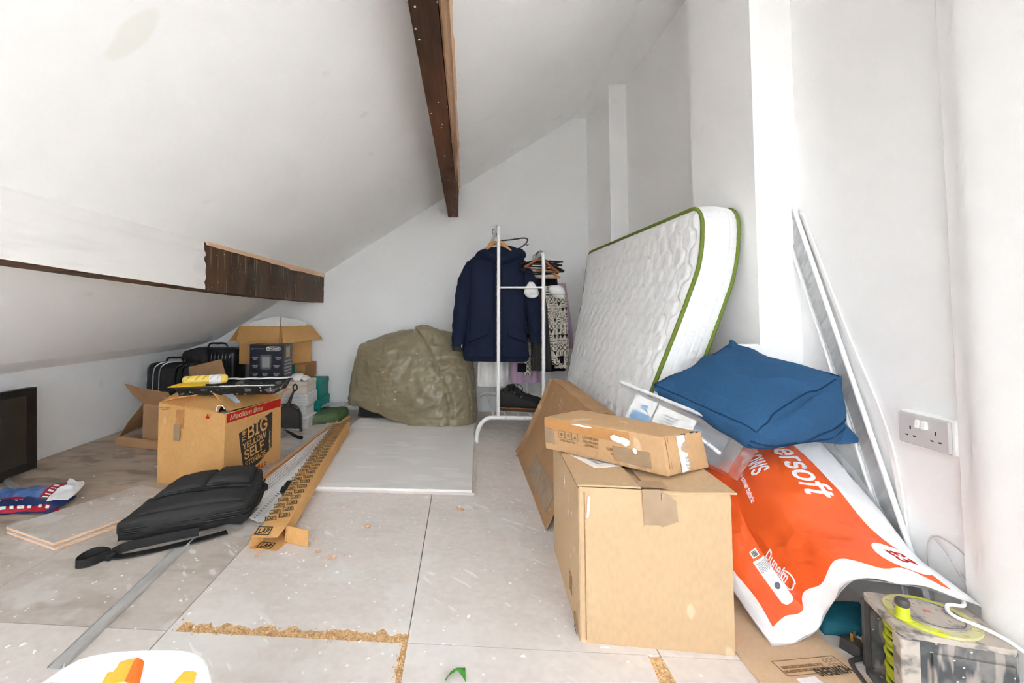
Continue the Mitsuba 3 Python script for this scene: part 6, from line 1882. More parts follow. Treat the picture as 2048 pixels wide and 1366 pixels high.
ex, ey = unit(cL[1, 1, 0] - cL[1, 0, 0]), unit(cL[1, 0, 1] - cL[1, 0, 0])
e_n = unit(np.cross(ex, ey))
eo = cL[1, 0, 0] + e_n * 0.008
add('long_carton__white_label', hull([eo + ex * x + ey * y + e_n * t for x, y in ((0.058, 0.004), (0.094, 0.010), (0.090, 0.118), (0.054, 0.116)) for t in (0.0002, 0.001)]), 'material_paper')
add('long_carton__label_handwriting', cat([lettering('TK', 0.014, eo + ex * 0.079 + ey * 0.098 + e_n * 0.0011, -ey, ex, width=0.024), lettering('50 BX', 0.013, eo + ex * 0.079 + ey * 0.052 + e_n * 0.0011, -ey, ex, width=0.042)]), 'material_ink_grey')
for x in (0.010, 0.020):
    add('long_carton__corner_crease', obox(eo + ex * x + ey * 0.02 - e_n * 0.0044, ex * 0.0016, ey * 0.095, e_n * 0.0012), 'material_card_deep')
for q in ((0.08, 0.128), (0.12, 0.130), (0.145, 0.127)):
    add('long_carton__torn_hole', obox(eo + ex * q[0] + ey * (q[1] - 0.012) - e_n * 0.002, ex * 0.016, ey * 0.004, e_n * 0.003), 'material_dark_gap')
tag('long_carton', 'long taped brown carton with printed handling marks lying across the big box', 'cardboard box')

# ------------------------------------------------------------------ clear storage tub
L0, R0 = A(0.622, 1.932, 0.649), A(0.915, 1.610, 0.534)
lr = R0 - L0
dn = A(-0.066, -0.016, -0.122)
ev = unit(np.cross(unit(lr), unit(dn))) * 0.155
if ev[1] < 0:
    ev = -ev
k_in = 0.07
c8 = [L0, R0, R0 + ev, L0 + ev]
cb8 = [L0 + dn + lr * k_in + ev * 0.08, R0 + dn - lr * k_in * 0.55 + ev * 0.08, R0 + dn - lr * k_in * 0.55 + ev * 0.92, L0 + dn + lr * k_in + ev * 0.92]
names = ['front_wall', 'end_wall', 'back_wall', 'end_wall']
for i in range(4):
    a, b, c, d = c8[i], c8[(i + 1) % 4], cb8[(i + 1) % 4], cb8[i]
    add('clear_tub__' + names[i], TM([a, b, c, d], [[0, 1, 2], [0, 2, 3]]), 'material_clear_bin')
add('clear_tub__base', TM(cb8, [[0, 1, 2], [0, 2, 3]]), 'material_clear_bin')
ring = [c8[0], c8[1], c8[2], c8[3], c8[0]]
ctr = sum(c8) / 4
for i in range(4):
    a, b = ring[i], ring[i + 1]
    n_ = unit(-dn)
    add('clear_tub__rim', obox(a - n_ * 0.004, b - a, unit((a + b) / 2 - ctr) * 0.011, n_ * 0.010, 0.003), 'material_clear_rim') if False else None
scene['material_clear_rim'] = {'type': 'blendbsdf', 'weight': 0.62, 'bsdf_0': {'type': 'thindielectric', 'int_ior': 1.45},
                               'bsdf_1': two({'type': 'roughplastic', 'diffuse_reflectance': {'type': 'rgb', 'value': [0.82, 0.83, 0.84]}, 'alpha': 0.12})}
for i in range(4):
    a, b = ring[i], ring[i + 1]
    n_ = unit(-dn)
    add('clear_tub__rim', obox(a - n_ * 0.005, b - a, unit((a + b) / 2 - ctr) * 0.012, n_ * 0.012, 0.003), 'material_clear_rim')
add('clear_tub__lid', obox(L0 - unit(dn) * 0.003 + ev * 0.02, lr, ev * 0.96, -unit(dn) * 0.004), 'material_clear_rim')
tag('clear_tub', 'clear plastic storage tub with leaflets inside, tilted between the long carton and the blue cushion', 'storage tub')
# what can be made out inside it
tx, ty = unit(lr), unit(-dn)
tn_ = unit(ev)
def in_tub(x, y, d):
    return L0 + dn + tx * x + ty * y + tn_ * d
def leaflet(key, x0, y0, x1, y1, d, m, skew=0.0):
    return add(key, hull([in_tub(x + skew * y, y, d) + tn_ * t for x, y in ((x0, y0), (x1, y0), (x1, y1), (x0, y1)) for t in (0, 0.0012)]), m)
mat('material_print_sky', lambda p, n, uv: mix(lin(120, 170, 208), lin(90, 146, 192), noise(p.x * 60, p.y * 60, p.z * 60)), 0.5)
mat('material_print_grey', lin(104, 108, 116), 0.5)
leaflet('picture_leaflet__sheet', 0.062, 0.014, 0.148, 0.122, 0.020, 'material_paper')
leaflet('picture_leaflet__blue_picture', 0.075, 0.016, 0.146, 0.066, 0.0182, 'material_print_sky')
leaflet('picture_leaflet__blue_picture', 0.100, 0.080, 0.122, 0.098, 0.0182, 'material_print_sky')
P = curve([in_tub(0.085, 0.098, 0.024), in_tub(0.10, 0.113, 0.024), in_tub(0.13, 0.108, 0.024), in_tub(0.140, 0.090, 0.024), in_tub(0.125, 0.080, 0.024), in_tub(0.118, 0.102, 0.024), in_tub(0.145, 0.100, 0.024)], 40)
add('picture_leaflet__grey_loops', tube(P, 0.0014, 5), 'material_print_grey', 40)
tag('picture_leaflet', 'leaflet with a blue picture, leftmost sheet in the clear tub', 'leaflet')
leaflet('text_leaflet__sheet', 0.155, 0.012, 0.290, 0.118, 0.018, 'material_paper')
for i in range(7):
    leaflet('text_leaflet__text_line', 0.185, 0.090 - 0.011 * i, 0.235 - 0.006 * (i % 3), 0.094 - 0.011 * i, 0.0162, 'material_ink_grey')
leaflet('text_leaflet__picture', 0.185, 0.014, 0.215, 0.024, 0.0162, 'material_print_grey')
tag('text_leaflet', 'white text leaflet in the middle of the clear tub', 'leaflet')
leaflet('grey_booklet__cover', 0.292, 0.006, 0.395, 0.106, 0.020, 'material_print_grey')
leaflet('grey_booklet__blue_corner', 0.294, 0.072, 0.318, 0.092, 0.0182, 'material_print_sky')
for i in range(7):
    p = in_tub(0.315 + 0.012 * i, 0.070 - 0.0035 * i, 0.016)
    m = trimesh.creation.icosphere(subdivisions=1, radius=0.0075)
    m.apply_translation(p)
    tag(add('screw_cap', m, 'material_white_plastic', 60), 'small white round cap loose at the right end of the clear tub', 'cap', 'white caps in the clear tub')
tag('grey_booklet', 'grey booklet at the right end of the clear tub', 'booklet')

# ------------------------------------------------------------------ blue cushion
cc8 = [[[(0.895, 1.590, 0.505), (0.905, 1.560, 0.560)], [(0.745, 1.870, 0.612), (0.730, 1.875, 0.648)]],
       [[(1.236, 1.645, 0.515), (1.248, 1.690, 0.708)], [(1.080, 1.900, 0.640), (1.022, 1.905, 0.805)]]]
CU = corner_box(cc8, [0.012, 0.030, 0.040, 0.020, 0.010, 0.046], 40, power=0.55)
CU = rough(CU, 0.010, 7, 22, 3)
v = np.array(CU.vertices)
f1 = 1 - 2 * np.abs(meshkit.fbm(v * A(9, 9, 9), 2, 61) - 0.5) * 2
CU.vertices = v + CU.vertex_normals * (0.010 * (f1 - 0.4))[:, None]
add('blue_cushion__cover', CU, 'material_blue_cotton', 60)
D_, C_p, A_, B_ = A(0.905, 1.560, 0.560), A(1.248, 1.690, 0.708), A(0.730, 1.875, 0.648), A(1.022, 1.905, 0.805)
Dl, El = A(0.895, 1.590, 0.505), A(1.236, 1.645, 0.515)
def seam(pts, r, key, m='material_blue_seam', n=60):
    return add(key, tube(line(pts, n), r, 7), m, 60)
from scipy.spatial import cKDTree
_kd = cKDTree(CU.vertices)
def snap(p, lift):
    d, i = _kd.query(np.asarray(p, float))
    return CU.vertices[i] + CU.vertex_normals[i] * lift
def seam_on(p, q, r, key, bow=A(0, 0, 0), m='material_blue_seam', n=40, lift=0.001):
    pts = np.array([snap(p + (q - p) * t + bow * math.sin(math.pi * t), lift) for t in np.linspace(0, 1, n)])
    for _ in range(3):
        pts[1:-1] = (pts[:-2] + 2 * pts[1:-1] + pts[2:]) / 4
    return add(key, tube(pts, r, 7), m, 60)
seam_on(D_, C_p, 0.0024, 'blue_cushion__seam', A(-0.02, 0, 0.006))
seam_on(D_, A_, 0.0024, 'blue_cushion__seam')
seam_on(A_, B_, 0.0024, 'blue_cushion__seam')
seam_on(B_, C_p, 0.0024, 'blue_cushion__seam')
seam_on(Dl * 0.62 + D_ * 0.38, El * 0.60 + C_p * 0.40, 0.0032, 'blue_cushion__zip', A(0.0, -0.02, -0.022), 'material_blue_seam', lift=0.001)
seam_on(Dl * 0.85 + D_ * 0.15, El * 0.76 + C_p * 0.24, 0.0025, 'blue_cushion__seam', A(0.0, -0.02, -0.022), lift=0.001)
def ear(base, tip, w, key='blue_cushion__corner'):
    base, tip = A(*base), A(*tip)
    d = tip - base
    e = unit(np.cross(d, A(0.3, -1, 0.2)))
    P = np.array([[base + d * s + e * w * (1 - s) ** 0.8 * x + 0.006 * math.sin(3 * s) * A(0, -1, 0) for x in np.linspace(-1, 1, 7)] for s in np.linspace(0, 1, 9)])
    return add(key, rough(sheet(P, 0.012), 0.003, 30, 4), 'material_blue_cotton', 60)
ear((1.205, 1.645, 0.540), (1.262, 1.640, 0.512), 0.040)
ear((1.215, 1.690, 0.690), (1.256, 1.690, 0.712), 0.022)
ear((1.030, 1.895, 0.775), (1.008, 1.880, 0.822), 0.028)
ear((0.765, 1.870, 0.630), (0.715, 1.875, 0.634), 0.022)
tag('blue_cushion', 'large dark blue zipped cushion lying on the tub and the orange duvet bag', 'cushion')

# ------------------------------------------------------------------ bagged duvet
nU, nV = 60, 80
N0 = line([(0.848, 1.422, 0.010), (0.895, 1.425, 0.014), (0.955, 1.445, 0.022), (1.000, 1.456, 0.050), (1.012, 1.425, 0.130), (1.040, 1.366, 0.226), (1.095, 1.345, 0.232), (1.160, 1.330, 0.230), (1.215, 1.285, 0.228), (1.246, 1.256, 0.215)], nU)
R1 = line([(1.246, 1.256, 0.215), (1.258, 1.400, 0.225), (1.262, 1.590, 0.338), (1.262, 1.800, 0.460), (1.262, 1.900, 0.500)], nV)
L1 = line([(0.848, 1.422, 0.010), (0.846, 1.560, 0.040), (0.838, 1.655, 0.085), (0.836, 1.780, 0.190), (0.840, 1.900, 0.300)], nV)
N1 = line([(0.840, 1.900, 0.300), (1.00, 1.91, 0.36), (1.262, 1.900, 0.500)], nU)
CP = coons(N0, N1, L1, R1)
UU, VV = np.meshgrid(np.linspace(0, 1, nU), np.linspace(0, 1, nV), indexing='ij')
CN = unit(np.cross(np.gradient(CP, axis=0), np.gradient(CP, axis=1)))
if CN[30, 40, 2] < 0:
    CN = -CN
mean_n = unit(A(-0.42, -0.35, 0.84))
CN = unit(CN * 0.4 + mean_n * 0.6)
bul = (np.clip(16 * UU * (1 - UU) * np.clip(VV - 0.02, 0, 1) * (1 - VV), 0, 1)) ** 0.62
fold = 1 - 2 * np.abs(meshkit.fbm(CP * A(11, 6, 11), 2, 71) - 0.5) * 2
pinch = np.sin(UU * 38 + 3 * meshkit.fbm(CP * 7, 2, 3)) * np.clip(1 - np.minimum(VV, np.minimum(UU, 1 - UU)) / 0.16, 0, 1)
BS = CP + CN * (0.098 * bul + 0.007 * (fold - 0.4) * (0.3 + bul) + 0.0035 * pinch)[..., None]
def bag_s(u, v, lift=0.0):
    """Bag surface: u across (0 left .. 1 wall side), v from the near hem upwards."""
    u, v = np.clip(np.asarray(u, float), 0, 1) * (nU - 1), np.clip(np.asarray(v, float), 0, 1) * (nV - 1)
    i, j = np.minimum(u.astype(int), nU - 2), np.minimum(v.astype(int), nV - 2)
    fu, fv = (u - i)[..., None], (v - j)[..., None]
    g = lambda Q: (1 - fu) * ((1 - fv) * Q[i, j] + fv * Q[i, j + 1]) + fu * ((1 - fv) * Q[i + 1, j] + fv * Q[i + 1, j + 1])
    return g(BS), unit(g(CN_true))
CN_true = normals_of(BS)
if (CN_true[30, 40] @ mean_n) < 0:
    CN_true = -CN_true
back = CP - CN * 0.004
back[..., 2] = np.maximum(back[..., 2] - 0.03 * bul, 0.006)
back[..., 0] = np.minimum(back[..., 0], 1.275)
rim = BS[:, :]
add('bagged_duvet__plastic_bag', cat([TM(BS.reshape(-1, 3), quads(nU, nV)), TM(back.reshape(-1, 3), quads(nU, nV)[:, ::-1])]), 'material_white_film', 50)
# orange printed area: a soft-edged rectangle of the bag's front
def bag_region(fn_edge, lift, n=70):
    a, b = np.meshgrid(np.linspace(0, 1, n), np.linspace(0, 1, n), indexing='ij')
    u, v = fn_edge(a, b)
    p, nn = bag_s(u, v)
    return p + nn * lift
def orange_uv(a, b):
    v0 = 0.075 + 0.010 * np.sin(a * 9) + 0.012 * np.sin(a * 23)
    u0 = 0.055 + 0.012 * np.sin(b * 11)
    u1 = 0.885 - 0.09 * b + 0.20 * np.clip(0.3 - b, 0, 1) * 0.6
    v0 = v0 - 0.03 * np.clip((a - 0.6) / 0.3, 0, 1)
    v = v0 + (1.0 - v0) * b
    cut = np.clip(0.10 - b, 0, 1) / 0.10
    return u0 + (u1 - u0) * a, v
add('bagged_duvet__orange_print', sheet(bag_region(orange_uv, 0.0012, 90), 0.0008), 'material_orange_film', 50)
WU, WV = 0.48, 0.64
def bag_text_s(x, y):
    """x runs down the bag (from the top end to the near hem), y runs towards the wall side; metres."""
    return bag_s(np.asarray(y) / WU, 1 - np.asarray(x) / WV)
def bag_print(key, m, lift=0.0028, cell=0.008, mm='material_white_print'):
    return add(key, on_surface(m, bag_text_s, lift, cell), mm)
bag_print('bagged_duvet__brand_lettering', text2('supersoft', 0.060, -0.030, 0.322, 0.370, True, slant=0.22))
bag_print('bagged_duvet__title_lettering', text2('PILLOWS', 0.050, 0.005, 0.232, 0.200, True, slant=0.22))
bag_print('bagged_duvet__slogan_lettering', text2('soft-to-touch cover fabric', 0.016, 0.035, 0.190, 0.245, True, slant=0.15))
th = np.linspace(0, 2 * math.pi, 41)[:-1]
bag_print('bagged_duvet__white_disc', poly2([(0.552 + 0.046 * math.cos(t), 0.402 + 0.043 * math.sin(t)) for t in th]))
bag_print('bagged_duvet__price_lettering', text2('£3', 0.032, 0.537, 0.383, 0.038, True, 0.35), 0.0042, mm='material_ink_red')
bag_print('bagged_duvet__care_label', poly2([(0.405, 0.076), (0.41, 0.124), (0.555, 0.120), (0.562, 0.108), (0.560, 0.090), (0.550, 0.080)]))
bag_print('bagged_duvet__barcode_tag', poly2([(0.375, 0.083), (0.375, 0.108), (0.398, 0.108), (0.398, 0.083)]))
bag_print('bagged_duvet__barcode', cat([flat2(0.379 + i * 0.0036, 0.087, 0.3808 + i * 0.0036 + 0.0006 * (i % 2), 0.104) for i in range(5)]), 0.0042, mm='material_ink')
k = bag_print('bagged_duvet__care_print', cat([flat2(0.415, 0.082 + i * 0.0045, 0.452 - 0.003 * (i % 3), 0.0838 + i * 0.0045) for i in range(9)]), 0.0042, mm='material_ink_grey')
labels[k] = {'kind': 'stuff', 'label': 'rows of small care text'}
bag_print('bagged_duvet__grey_badge', poly2([(0.505 + 0.011 * math.cos(t), 0.100 + 0.009 * math.sin(t)) for t in th]), 0.0042, mm='material_print_grey')
bag_print('bagged_duvet__logo_lettering', text2('Dunelm', 0.036, 0.425, 0.140, 0.100, True, slant=0.2))
bag_print('bagged_duvet__logo_mark', cat([tube(np.array([(0.530 + 0.024 * math.cos(t) * (1.0 + 0.35 * (math.sin(t) > 0.6)), 0.155 + 0.020 * math.sin(t), 0.0003) for t in np.linspace(0, 2 * math.pi, 30)]), 0.0022, 5)]), 0.002)
# clear carrying strip with a hand hole along the wall side
P = np.array([[A(1.262 + 0.004 * w, 1.90 - 0.36 * s - 0.02 * w, 0.50 - 0.23 * s + 0.055 * w * math.sin(math.pi * (0.15 + 0.8 * s))) for w in np.linspace(-0.1, 1, 8)] for s in np.linspace(0, 1, 30)])
P = crumple(P, 0.006, 12, 5)
P[..., 0] = np.clip(P[..., 0], 1.252, 1.268)
k = add('bagged_duvet__clear_carry_strip', sheet(P, 0.0012), 'material_clear_film', 40)
note(k, 'clear plastic carrying strip')
hh = [A(1.2500, 1.655 + 0.022 * math.cos(t) * 1.0 + 0.016 * math.sin(t), 0.392 + 0.012 * math.sin(t) + 0.030 * math.cos(t) * 0.5) for t in th]
add('bagged_duvet__hand_hole', hull([p + A(0.001 * q, 0, 0) for p in hh for q in (0, 1)]), 'material_print_grey')
cr = []
for i in range(10):
    y = 0.020 + 0.010 * i
    L_ = 0.05 + 0.03 * ((i * 7) % 3)
    p = np.linspace(0, 1, 12)
    cr.append(np.stack([0.565 - L_ * p, y + 0.006 * np.sin(p * 5 + i), p * 0 + 0.0003], -1))
tag('bagged_duvet', 'pillow pack in a shiny orange printed bag with white lettering, slumped against the right wall', 'bedding bag')

# ------------------------------------------------------------------ metal stud and plastic strip against the wall
sT, sB = A(1.2865, 1.955, 1.318), A(1.2865, 1.440, 0.006)
sd_ = unit(sB - sT)
sw = A(0, -1, 0) - sd_ * (A(0, -1, 0) @ sd_)
sw = unit(sw)
sn = A(-1, 0, 0)
Ls = np.linalg.norm(sB - sT)
hw_ = 0.036
add('metal_stud__web', obox(sT - sw * hw_ + sn * 0.004, sd_ * Ls, sw * 2 * hw_, sn * 0.0012), 'material_zinc')
for sg in (-1, 1):
    add('metal_stud__flange', obox(sT + sw * (hw_ * sg - 0.004) + sn * 0.0, sd_ * Ls, sw * 0.009, sn * 0.014, 0.002), 'material_white_metal')
    add('metal_stud__lip', obox(sT + sw * (hw_ * sg * 0.72 - 0.0015), sd_ * Ls, sw * 0.003, sn * 0.0085, 0.001), 'material_zinc')
add('metal_stud__cut_end', obox(sT - sw * (hw_ + 0.004) + sn * 0.0055 + sd_ * 0.0, sd_ * 0.040, sw * (2 * hw_ + 0.008), sn * 0.004, 0.001), 'material_zinc')
k = add('metal_stud__stamped_print', lettering('GYPFRAME C70', 0.022, sT + sd_ * 0.92 + sn * 0.0054 + sw * 0.010, sd_, -sw, width=0.17), 'material_ink_grey')
k = add('metal_stud__stamped_print', lettering('x x', 0.010, sT + sd_ * 0.09 + sn * 0.0054 + sw * 0.004, sd_, -sw, width=0.03), 'material_ink_grey')
tag('metal_stud', 'long grey galvanised stud leaning in the corner against the right wall', 'metal stud')
p = curve([(1.2955, 1.905, 1.305), (1.2952, 1.791, 1.04), (1.2952, 1.692, 0.817), (1.2952, 1.605, 0.635), (1.2952, 1.560, 0.507), (1.2952, 1.535, 0.368), (1.2952, 1.525, 0.250)], 60)
P = np.array([[q + A(0.0005 * w, 0.010 * w, 0.005 * w) for w in np.linspace(-1, 1, 4)] for q in p])
tag(add('plastic_strip', sheet(P, 0.006), 'material_trim_paint', 40), 'bowed white plastic strip standing beside the metal stud on the right wall', 'plastic strip')

# ------------------------------------------------------------------ flattened printed cardboard on the floor
fo_ = A(0.738, 1.10, 0.0006)
gx, gy = np.meshgrid(np.linspace(0, 1, 20), np.linspace(0, 1, 26), indexing='ij')
P = np.stack([0.738 + (0.270 + 0.010 * gy) * gx, 1.10 + 0.56 * gy, 0.0010 + 0.006 * gx * gx * (1 - gy) * 0.6], -1)
add('flattened_carton__sheet', sheet(P, 0.004, 1), 'material_card_flat', 40)
fz = 0.0064
px_, py_ = unit(A(-1, -0.04, 0)), unit(A(0.04, -1, 0))
po = A(0.985, 1.395, fz)
add('flattened_carton__printed_box', frame_flat(0, 0, 0.180, 0.052, 0.0016, po, unit(A(-0.98, -0.19, 0)), unit(A(0.19, -0.98, 0))), 'material_ink_soft')
add('flattened_carton__printed_warning', cat([lettering('FLAT PACK FURNITURE PANEL', 0.0085, po + A(-0.050, -0.030, 0), unit(A(-0.98, -0.19, 0)), unit(A(0.19, -0.98, 0)), width=0.118), lettering('HANDLE WITH CARE AND KEEP DRY', 0.0085, po + A(-0.046, -0.043, 0), unit(A(-0.98, -0.19, 0)), unit(A(0.19, -0.98, 0)), width=0.124)]), 'material_ink_soft')
syms = []
for i in range(3):
    for j in range(2):
        c = po + unit(A(-0.98, -0.19, 0)) * (0.012 + 0.012 * i) + unit(A(0.19, -0.98, 0)) * (0.014 + 0.018 * j)
        syms.append(tube(np.array([c + A(0.005 * math.cos(t), 0.006 * math.sin(t), 0.0004) for t in np.linspace(0, 2 * math.pi, 13)]), 0.0006, 4))
k = add('flattened_carton__printed_symbols', cat(syms), 'material_ink_soft')
labels[k] = {'kind': 'stuff', 'label': 'six small printed handling symbols'}
add('flattened_carton__maker_lettering', lettering('HOWDENS', 0.024, A(0.992, 1.358, fz + 0.002), unit(A(-0.975, -0.22, 0)), unit(A(0.22, -0.975, 0)), width=0.100), 'material_ink')
add('flattened_carton__white_label', hull([A(0.840 + x, 1.275 + y, fz + z) for x, y in ((0, 0), (0.052, 0.012), (0.046, 0.040), (-0.006, 0.028)) for z in (-0.002, 0.0008)]), 'material_paper')
tag('flattened_carton', 'flat piece of printed brown cardboard on the floor in front of the orange bag', 'cardboard')

# ------------------------------------------------------------------ cable reel
ro, rx, ry = A(0.995, 1.196, 0.0), unit(A(0.972, -0.236, 0)), unit(A(0.236, 0.972, 0))
RW_, RD, RH = 0.212, 0.172, 0.200
def rp(x, y, z):
    return ro + rx * x + ry * y + A(0, 0, z)
def reel_col(p, n, uv):
    m = fbm(p.x * 22.0, p.y * 22.0, p.z * 22.0, 4)
    st = smoothstep(0.56, 0.66, fbm((p.x - p.y) * 38.0, p.z * 9.0, p.y * 16.0, 3))
    d1, d2, r = voronoi(p.x * 60.0 + p.y * 30, p.z * 60.0 + p.y * 40.0)
    c = mix(lin(72, 74, 76), lin(122, 119, 116), smoothstep(0.35, 0.72, m))
    c = mix(c, lin(196, 182, 172), st * 0.45)
    return mix(c, lin(232, 228, 222), (1 - smoothstep(0.06, 0.14, d1)) * smoothstep(0.78, 0.80, r) * 0.8)
mat('material_dusty_reel', reel_col, 0.6, spec=0.3)
def reel_dust(p, n, uv):
    m = fbm(p.x * 30.0, p.y * 30.0, p.z * 30.0, 4)
    return mix(lin(178, 168, 158), lin(118, 114, 110), smoothstep(0.50, 0.70, m))
mat('material_reel_dust', reel_dust, 0.7, spec=0.2)
def lime_col(p, n, uv):
    d = smoothstep(0.36, 0.54, fbm(p.x * 34.0, p.y * 34.0, p.z * 20.0, 3))
    return mix(lin(196, 202, 48), lin(196, 188, 150), d * 0.9)
mat('material_lime_dusty', lime_col, 0.55, spec=0.3)
mat('material_lime', lin(186, 194, 40), 0.45, spec=0.4)
mat('material_lime_cable', lin(176, 186, 48), 0.5, spec=0.3)
from shapely.geometry import Polygon, Point
def rr(x0, y0, x1, y1, r):
    return sbox(x0 + r, y0 + r, x1 - r, y1 - r).buffer(r, 6)
def reel_ex(g, z0, z1):
    out = []
    for q in getattr(g, 'geoms', [g]):
        m = trimesh.creation.extrude_polygon(q, z1 - z0, engine='earcut')
        m.apply_translation((0, 0, z0))
        out.append(place(m, ro, rx, ry))
    return cat(out)
rc = Point(0.101, 0.087)
body_pl = rr(0, 0, RW_, RD, 0.022)
add('cable_reel__base_plate', reel_ex(body_pl, 0.0, 0.012), 'material_dusty_reel', 30)
add('cable_reel__top_plate', reel_ex(body_pl.buffer(-0.002), 0.184, 0.1985), 'material_reel_dust', 30)
shell = body_pl.buffer(-0.001).difference(body_pl.buffer(-0.008)).difference(sbox(-0.01, 0.022, 0.030, RD - 0.014))
add('cable_reel__casing', reel_ex(shell, 0.011, 0.186), 'material_dusty_reel', 30)
add('cable_reel__corner_bulge', reel_ex(sbox(0.0, 0.0, 0.030, 0.026).buffer(0.003), 0.012, 0.184), 'material_reel_dust', 40)
add('cable_reel__front_panel', reel_ex(sbox(0.055, -0.004, RW_ - 0.022, 0.004).buffer(0.002), 0.020, 0.165), 'material_dusty_reel', 30)
add('cable_reel__moulded_ridge', reel_ex(sbox(0.060, -0.0075, 0.120, 0.0).buffer(0.0015), 0.088, 0.104), 'material_reel_dust', 30)
add('cable_reel__moulded_ridge', reel_ex(sbox(0.150, -0.0075, 0.196, 0.0).buffer(0.0015), 0.050, 0.078), 'material_reel_dust', 30)
hang = [rp(0.076 + 0.020 * math.cos(t) * (1.0 if math.cos(t) < 0 else 0.9), -0.0066, 0.070 + (0.006 + 0.004 * math.cos(t)) * math.sin(t)) for t in np.linspace(0, 2 * math.pi, 24)]
add('cable_reel__hanging_slot', hull([h + ry * q for h in hang for q in (0, -0.0012)]), 'material_dark_gap')
ring2 = rc.buffer(0.0835, 32).difference(rc.buffer(0.065, 32))
from shapely.ops import unary_union
notches = unary_union([sbox(0.101 + 0.0745 * math.cos(a) - 0.005, 0.087 + 0.0745 * math.sin(a) - 0.002, 0.101 + 0.0745 * math.cos(a) + 0.005, 0.087 + 0.0745 * math.sin(a) + 0.002) for a in np.linspace(0.1, 2 * math.pi, 11)[:-1]])
add('cable_reel__winding_ring', reel_ex(ring2.difference(notches), 0.1986, 0.2045), 'material_lime_dusty', 30)
add('cable_reel__ring_floor', reel_ex(rc.buffer(0.082, 24), 0.1986, 0.2000), 'material_dark_gap')
disc = rc.buffer(0.0645, 24)
holes = []
for a in (0.6, 2.2, 3.75, 5.3):
    cx_, cy_ = 0.101 + 0.038 * math.cos(a), 0.087 + 0.038 * math.sin(a)
    for dx, dy, w, h in ((0, 0.008, 0.003, 0.006), (-0.008, -0.006, 0.006, 0.003), (0.008, -0.006, 0.006, 0.003)):
        c_, s_ = math.cos(a + 0.8), math.sin(a + 0.8)
        x, y = cx_ + c_ * dx - s_ * dy, cy_ + s_ * dx + c_ * dy
        holes.append(Point(x, y).buffer(0.0032, 3))
add('cable_reel__socket_face', reel_ex(disc.difference(unary_union(holes)), 0.2000, 0.2075), 'material_reel_dust', 30)
add('cable_reel__cut_out_switch', reel_ex(sbox(0.092, 0.090, 0.104, 0.096), 0.2074, 0.2100), (lambda: mat('material_switch_red', lin(214, 96, 84), 0.4))())
add('cable_reel__raised_rim', reel_ex(rc.buffer(0.058, 24).difference(rc.buffer(0.056, 24)), 0.2074, 0.2088), 'material_dusty_reel', 30)
kb = rp(0.033, 0.056, 0.204)
add('cable_reel__winding_knob', tube(np.array([kb + A(0, 0, z) for z in (0.0, 0.004, 0.022, 0.026)]), [0.0165, 0.0135, 0.0125, 0.0115], 20), 'material_lime', 40)
k = add('cable_reel__knob_cap', tube(np.array([kb + A(0, 0, z) for z in (0.0262, 0.030, 0.038, 0.043, 0.045)]), [0.0105, 0.0135, 0.0140, 0.011, 0.005], 20), 'material_charcoal', 40)
note(k, 'dark worn cap of the knob')
cp = []
for t in np.linspace(0, 2 * math.pi * 13, 900):
    z = 0.022 + 0.150 * t / (2 * math.pi * 13)
    r = 0.058 + 0.0045 * math.sin(t * 0.31 + 1.0) + 0.003 * math.sin(t * 1.7)
    cp.append(rp(0.078 + r * math.cos(t), 0.084 + r * math.sin(t), z))
add('cable_reel__wound_cable', tube(np.array(cp), 0.0052, 7), 'material_lime_cable', 60)
add('cable_reel__drum', tube(np.array([rp(0.078, 0.084, z) for z in (0.012, 0.184)]), 0.050, 24), 'material_black_plastic', 40)
add('cable_reel__corner_post', obox(rp(0.001, RD - 0.016, 0.012), rx * 0.014, ry * 0.013, A(0, 0, 0.172), 0.002), 'material_charcoal')
tag('cable_reel', 'dusty grey cable reel with a lime green winding ring at the lower right', 'cable reel')
p = line([rp(0.02, 0.10, 0.085), rp(-0.02, 0.11, 0.08), rp(-0.035, 0.115, 0.06), (0.985, 1.39, 0.02)], 20)

# plug beside it
def plug_pt(x, y, z):
    return A(1.070, 1.425, 0.0005) + unit(A(0.93, 0.36, 0)) * x + unit(A(-0.36, 0.93, 0)) * y + A(0, 0, z)
pc = [[[plug_pt(-0.027, -0.026, 0), plug_pt(-0.024, -0.023, 0.030)], [plug_pt(-0.027, 0.026, 0), plug_pt(-0.024, 0.023, 0.030)]], [[plug_pt(0.030, -0.022, 0), plug_pt(0.026, -0.020, 0.030)], [plug_pt(0.030, 0.022, 0), plug_pt(0.026, 0.020, 0.030)]]]
add('mains_plug__body', corner_box(pc, [0.002, 0.002, 0.002, 0.002, 0, 0.001], 8, power=0.4), 'material_charcoal', 30)
add('mains_plug__earth_pin', obox(plug_pt(-0.017, -0.004, 0.030), unit(A(0.93, 0.36, 0)) * 0.004, unit(A(-0.36, 0.93, 0)) * 0.008, A(0, 0, 0.022), 0.001), 'material_brass')
for y in (-0.013, 0.007):
    add('mains_plug__pin', obox(plug_pt(0.006, y, 0.030), unit(A(0.93, 0.36, 0)) * 0.0065, unit(A(-0.36, 0.93, 0)) * 0.004, A(0, 0, 0.017), 0.001), 'material_brass')
add('mains_plug__fuse_cover', obox(plug_pt(0.013, -0.010, 0.0305), unit(A(0.93, 0.36, 0)) * 0.010, unit(A(-0.36, 0.93, 0)) * 0.020, A(0, 0, 0.0025), 0.001), 'material_grey_plastic')
add('mains_plug__cord', tube(line([plug_pt(0.028, 0.0, 0.012), (1.103, 1.412, 0.009), (1.066, 1.392, 0.007), (1.022, 1.378, 0.007), (0.998, 1.320, 0.007), (0.982, 1.230, 0.007), (0.970, 1.12, 0.007)], 50), 0.0065, 8, 0.7), 'material_charcoal', 60)
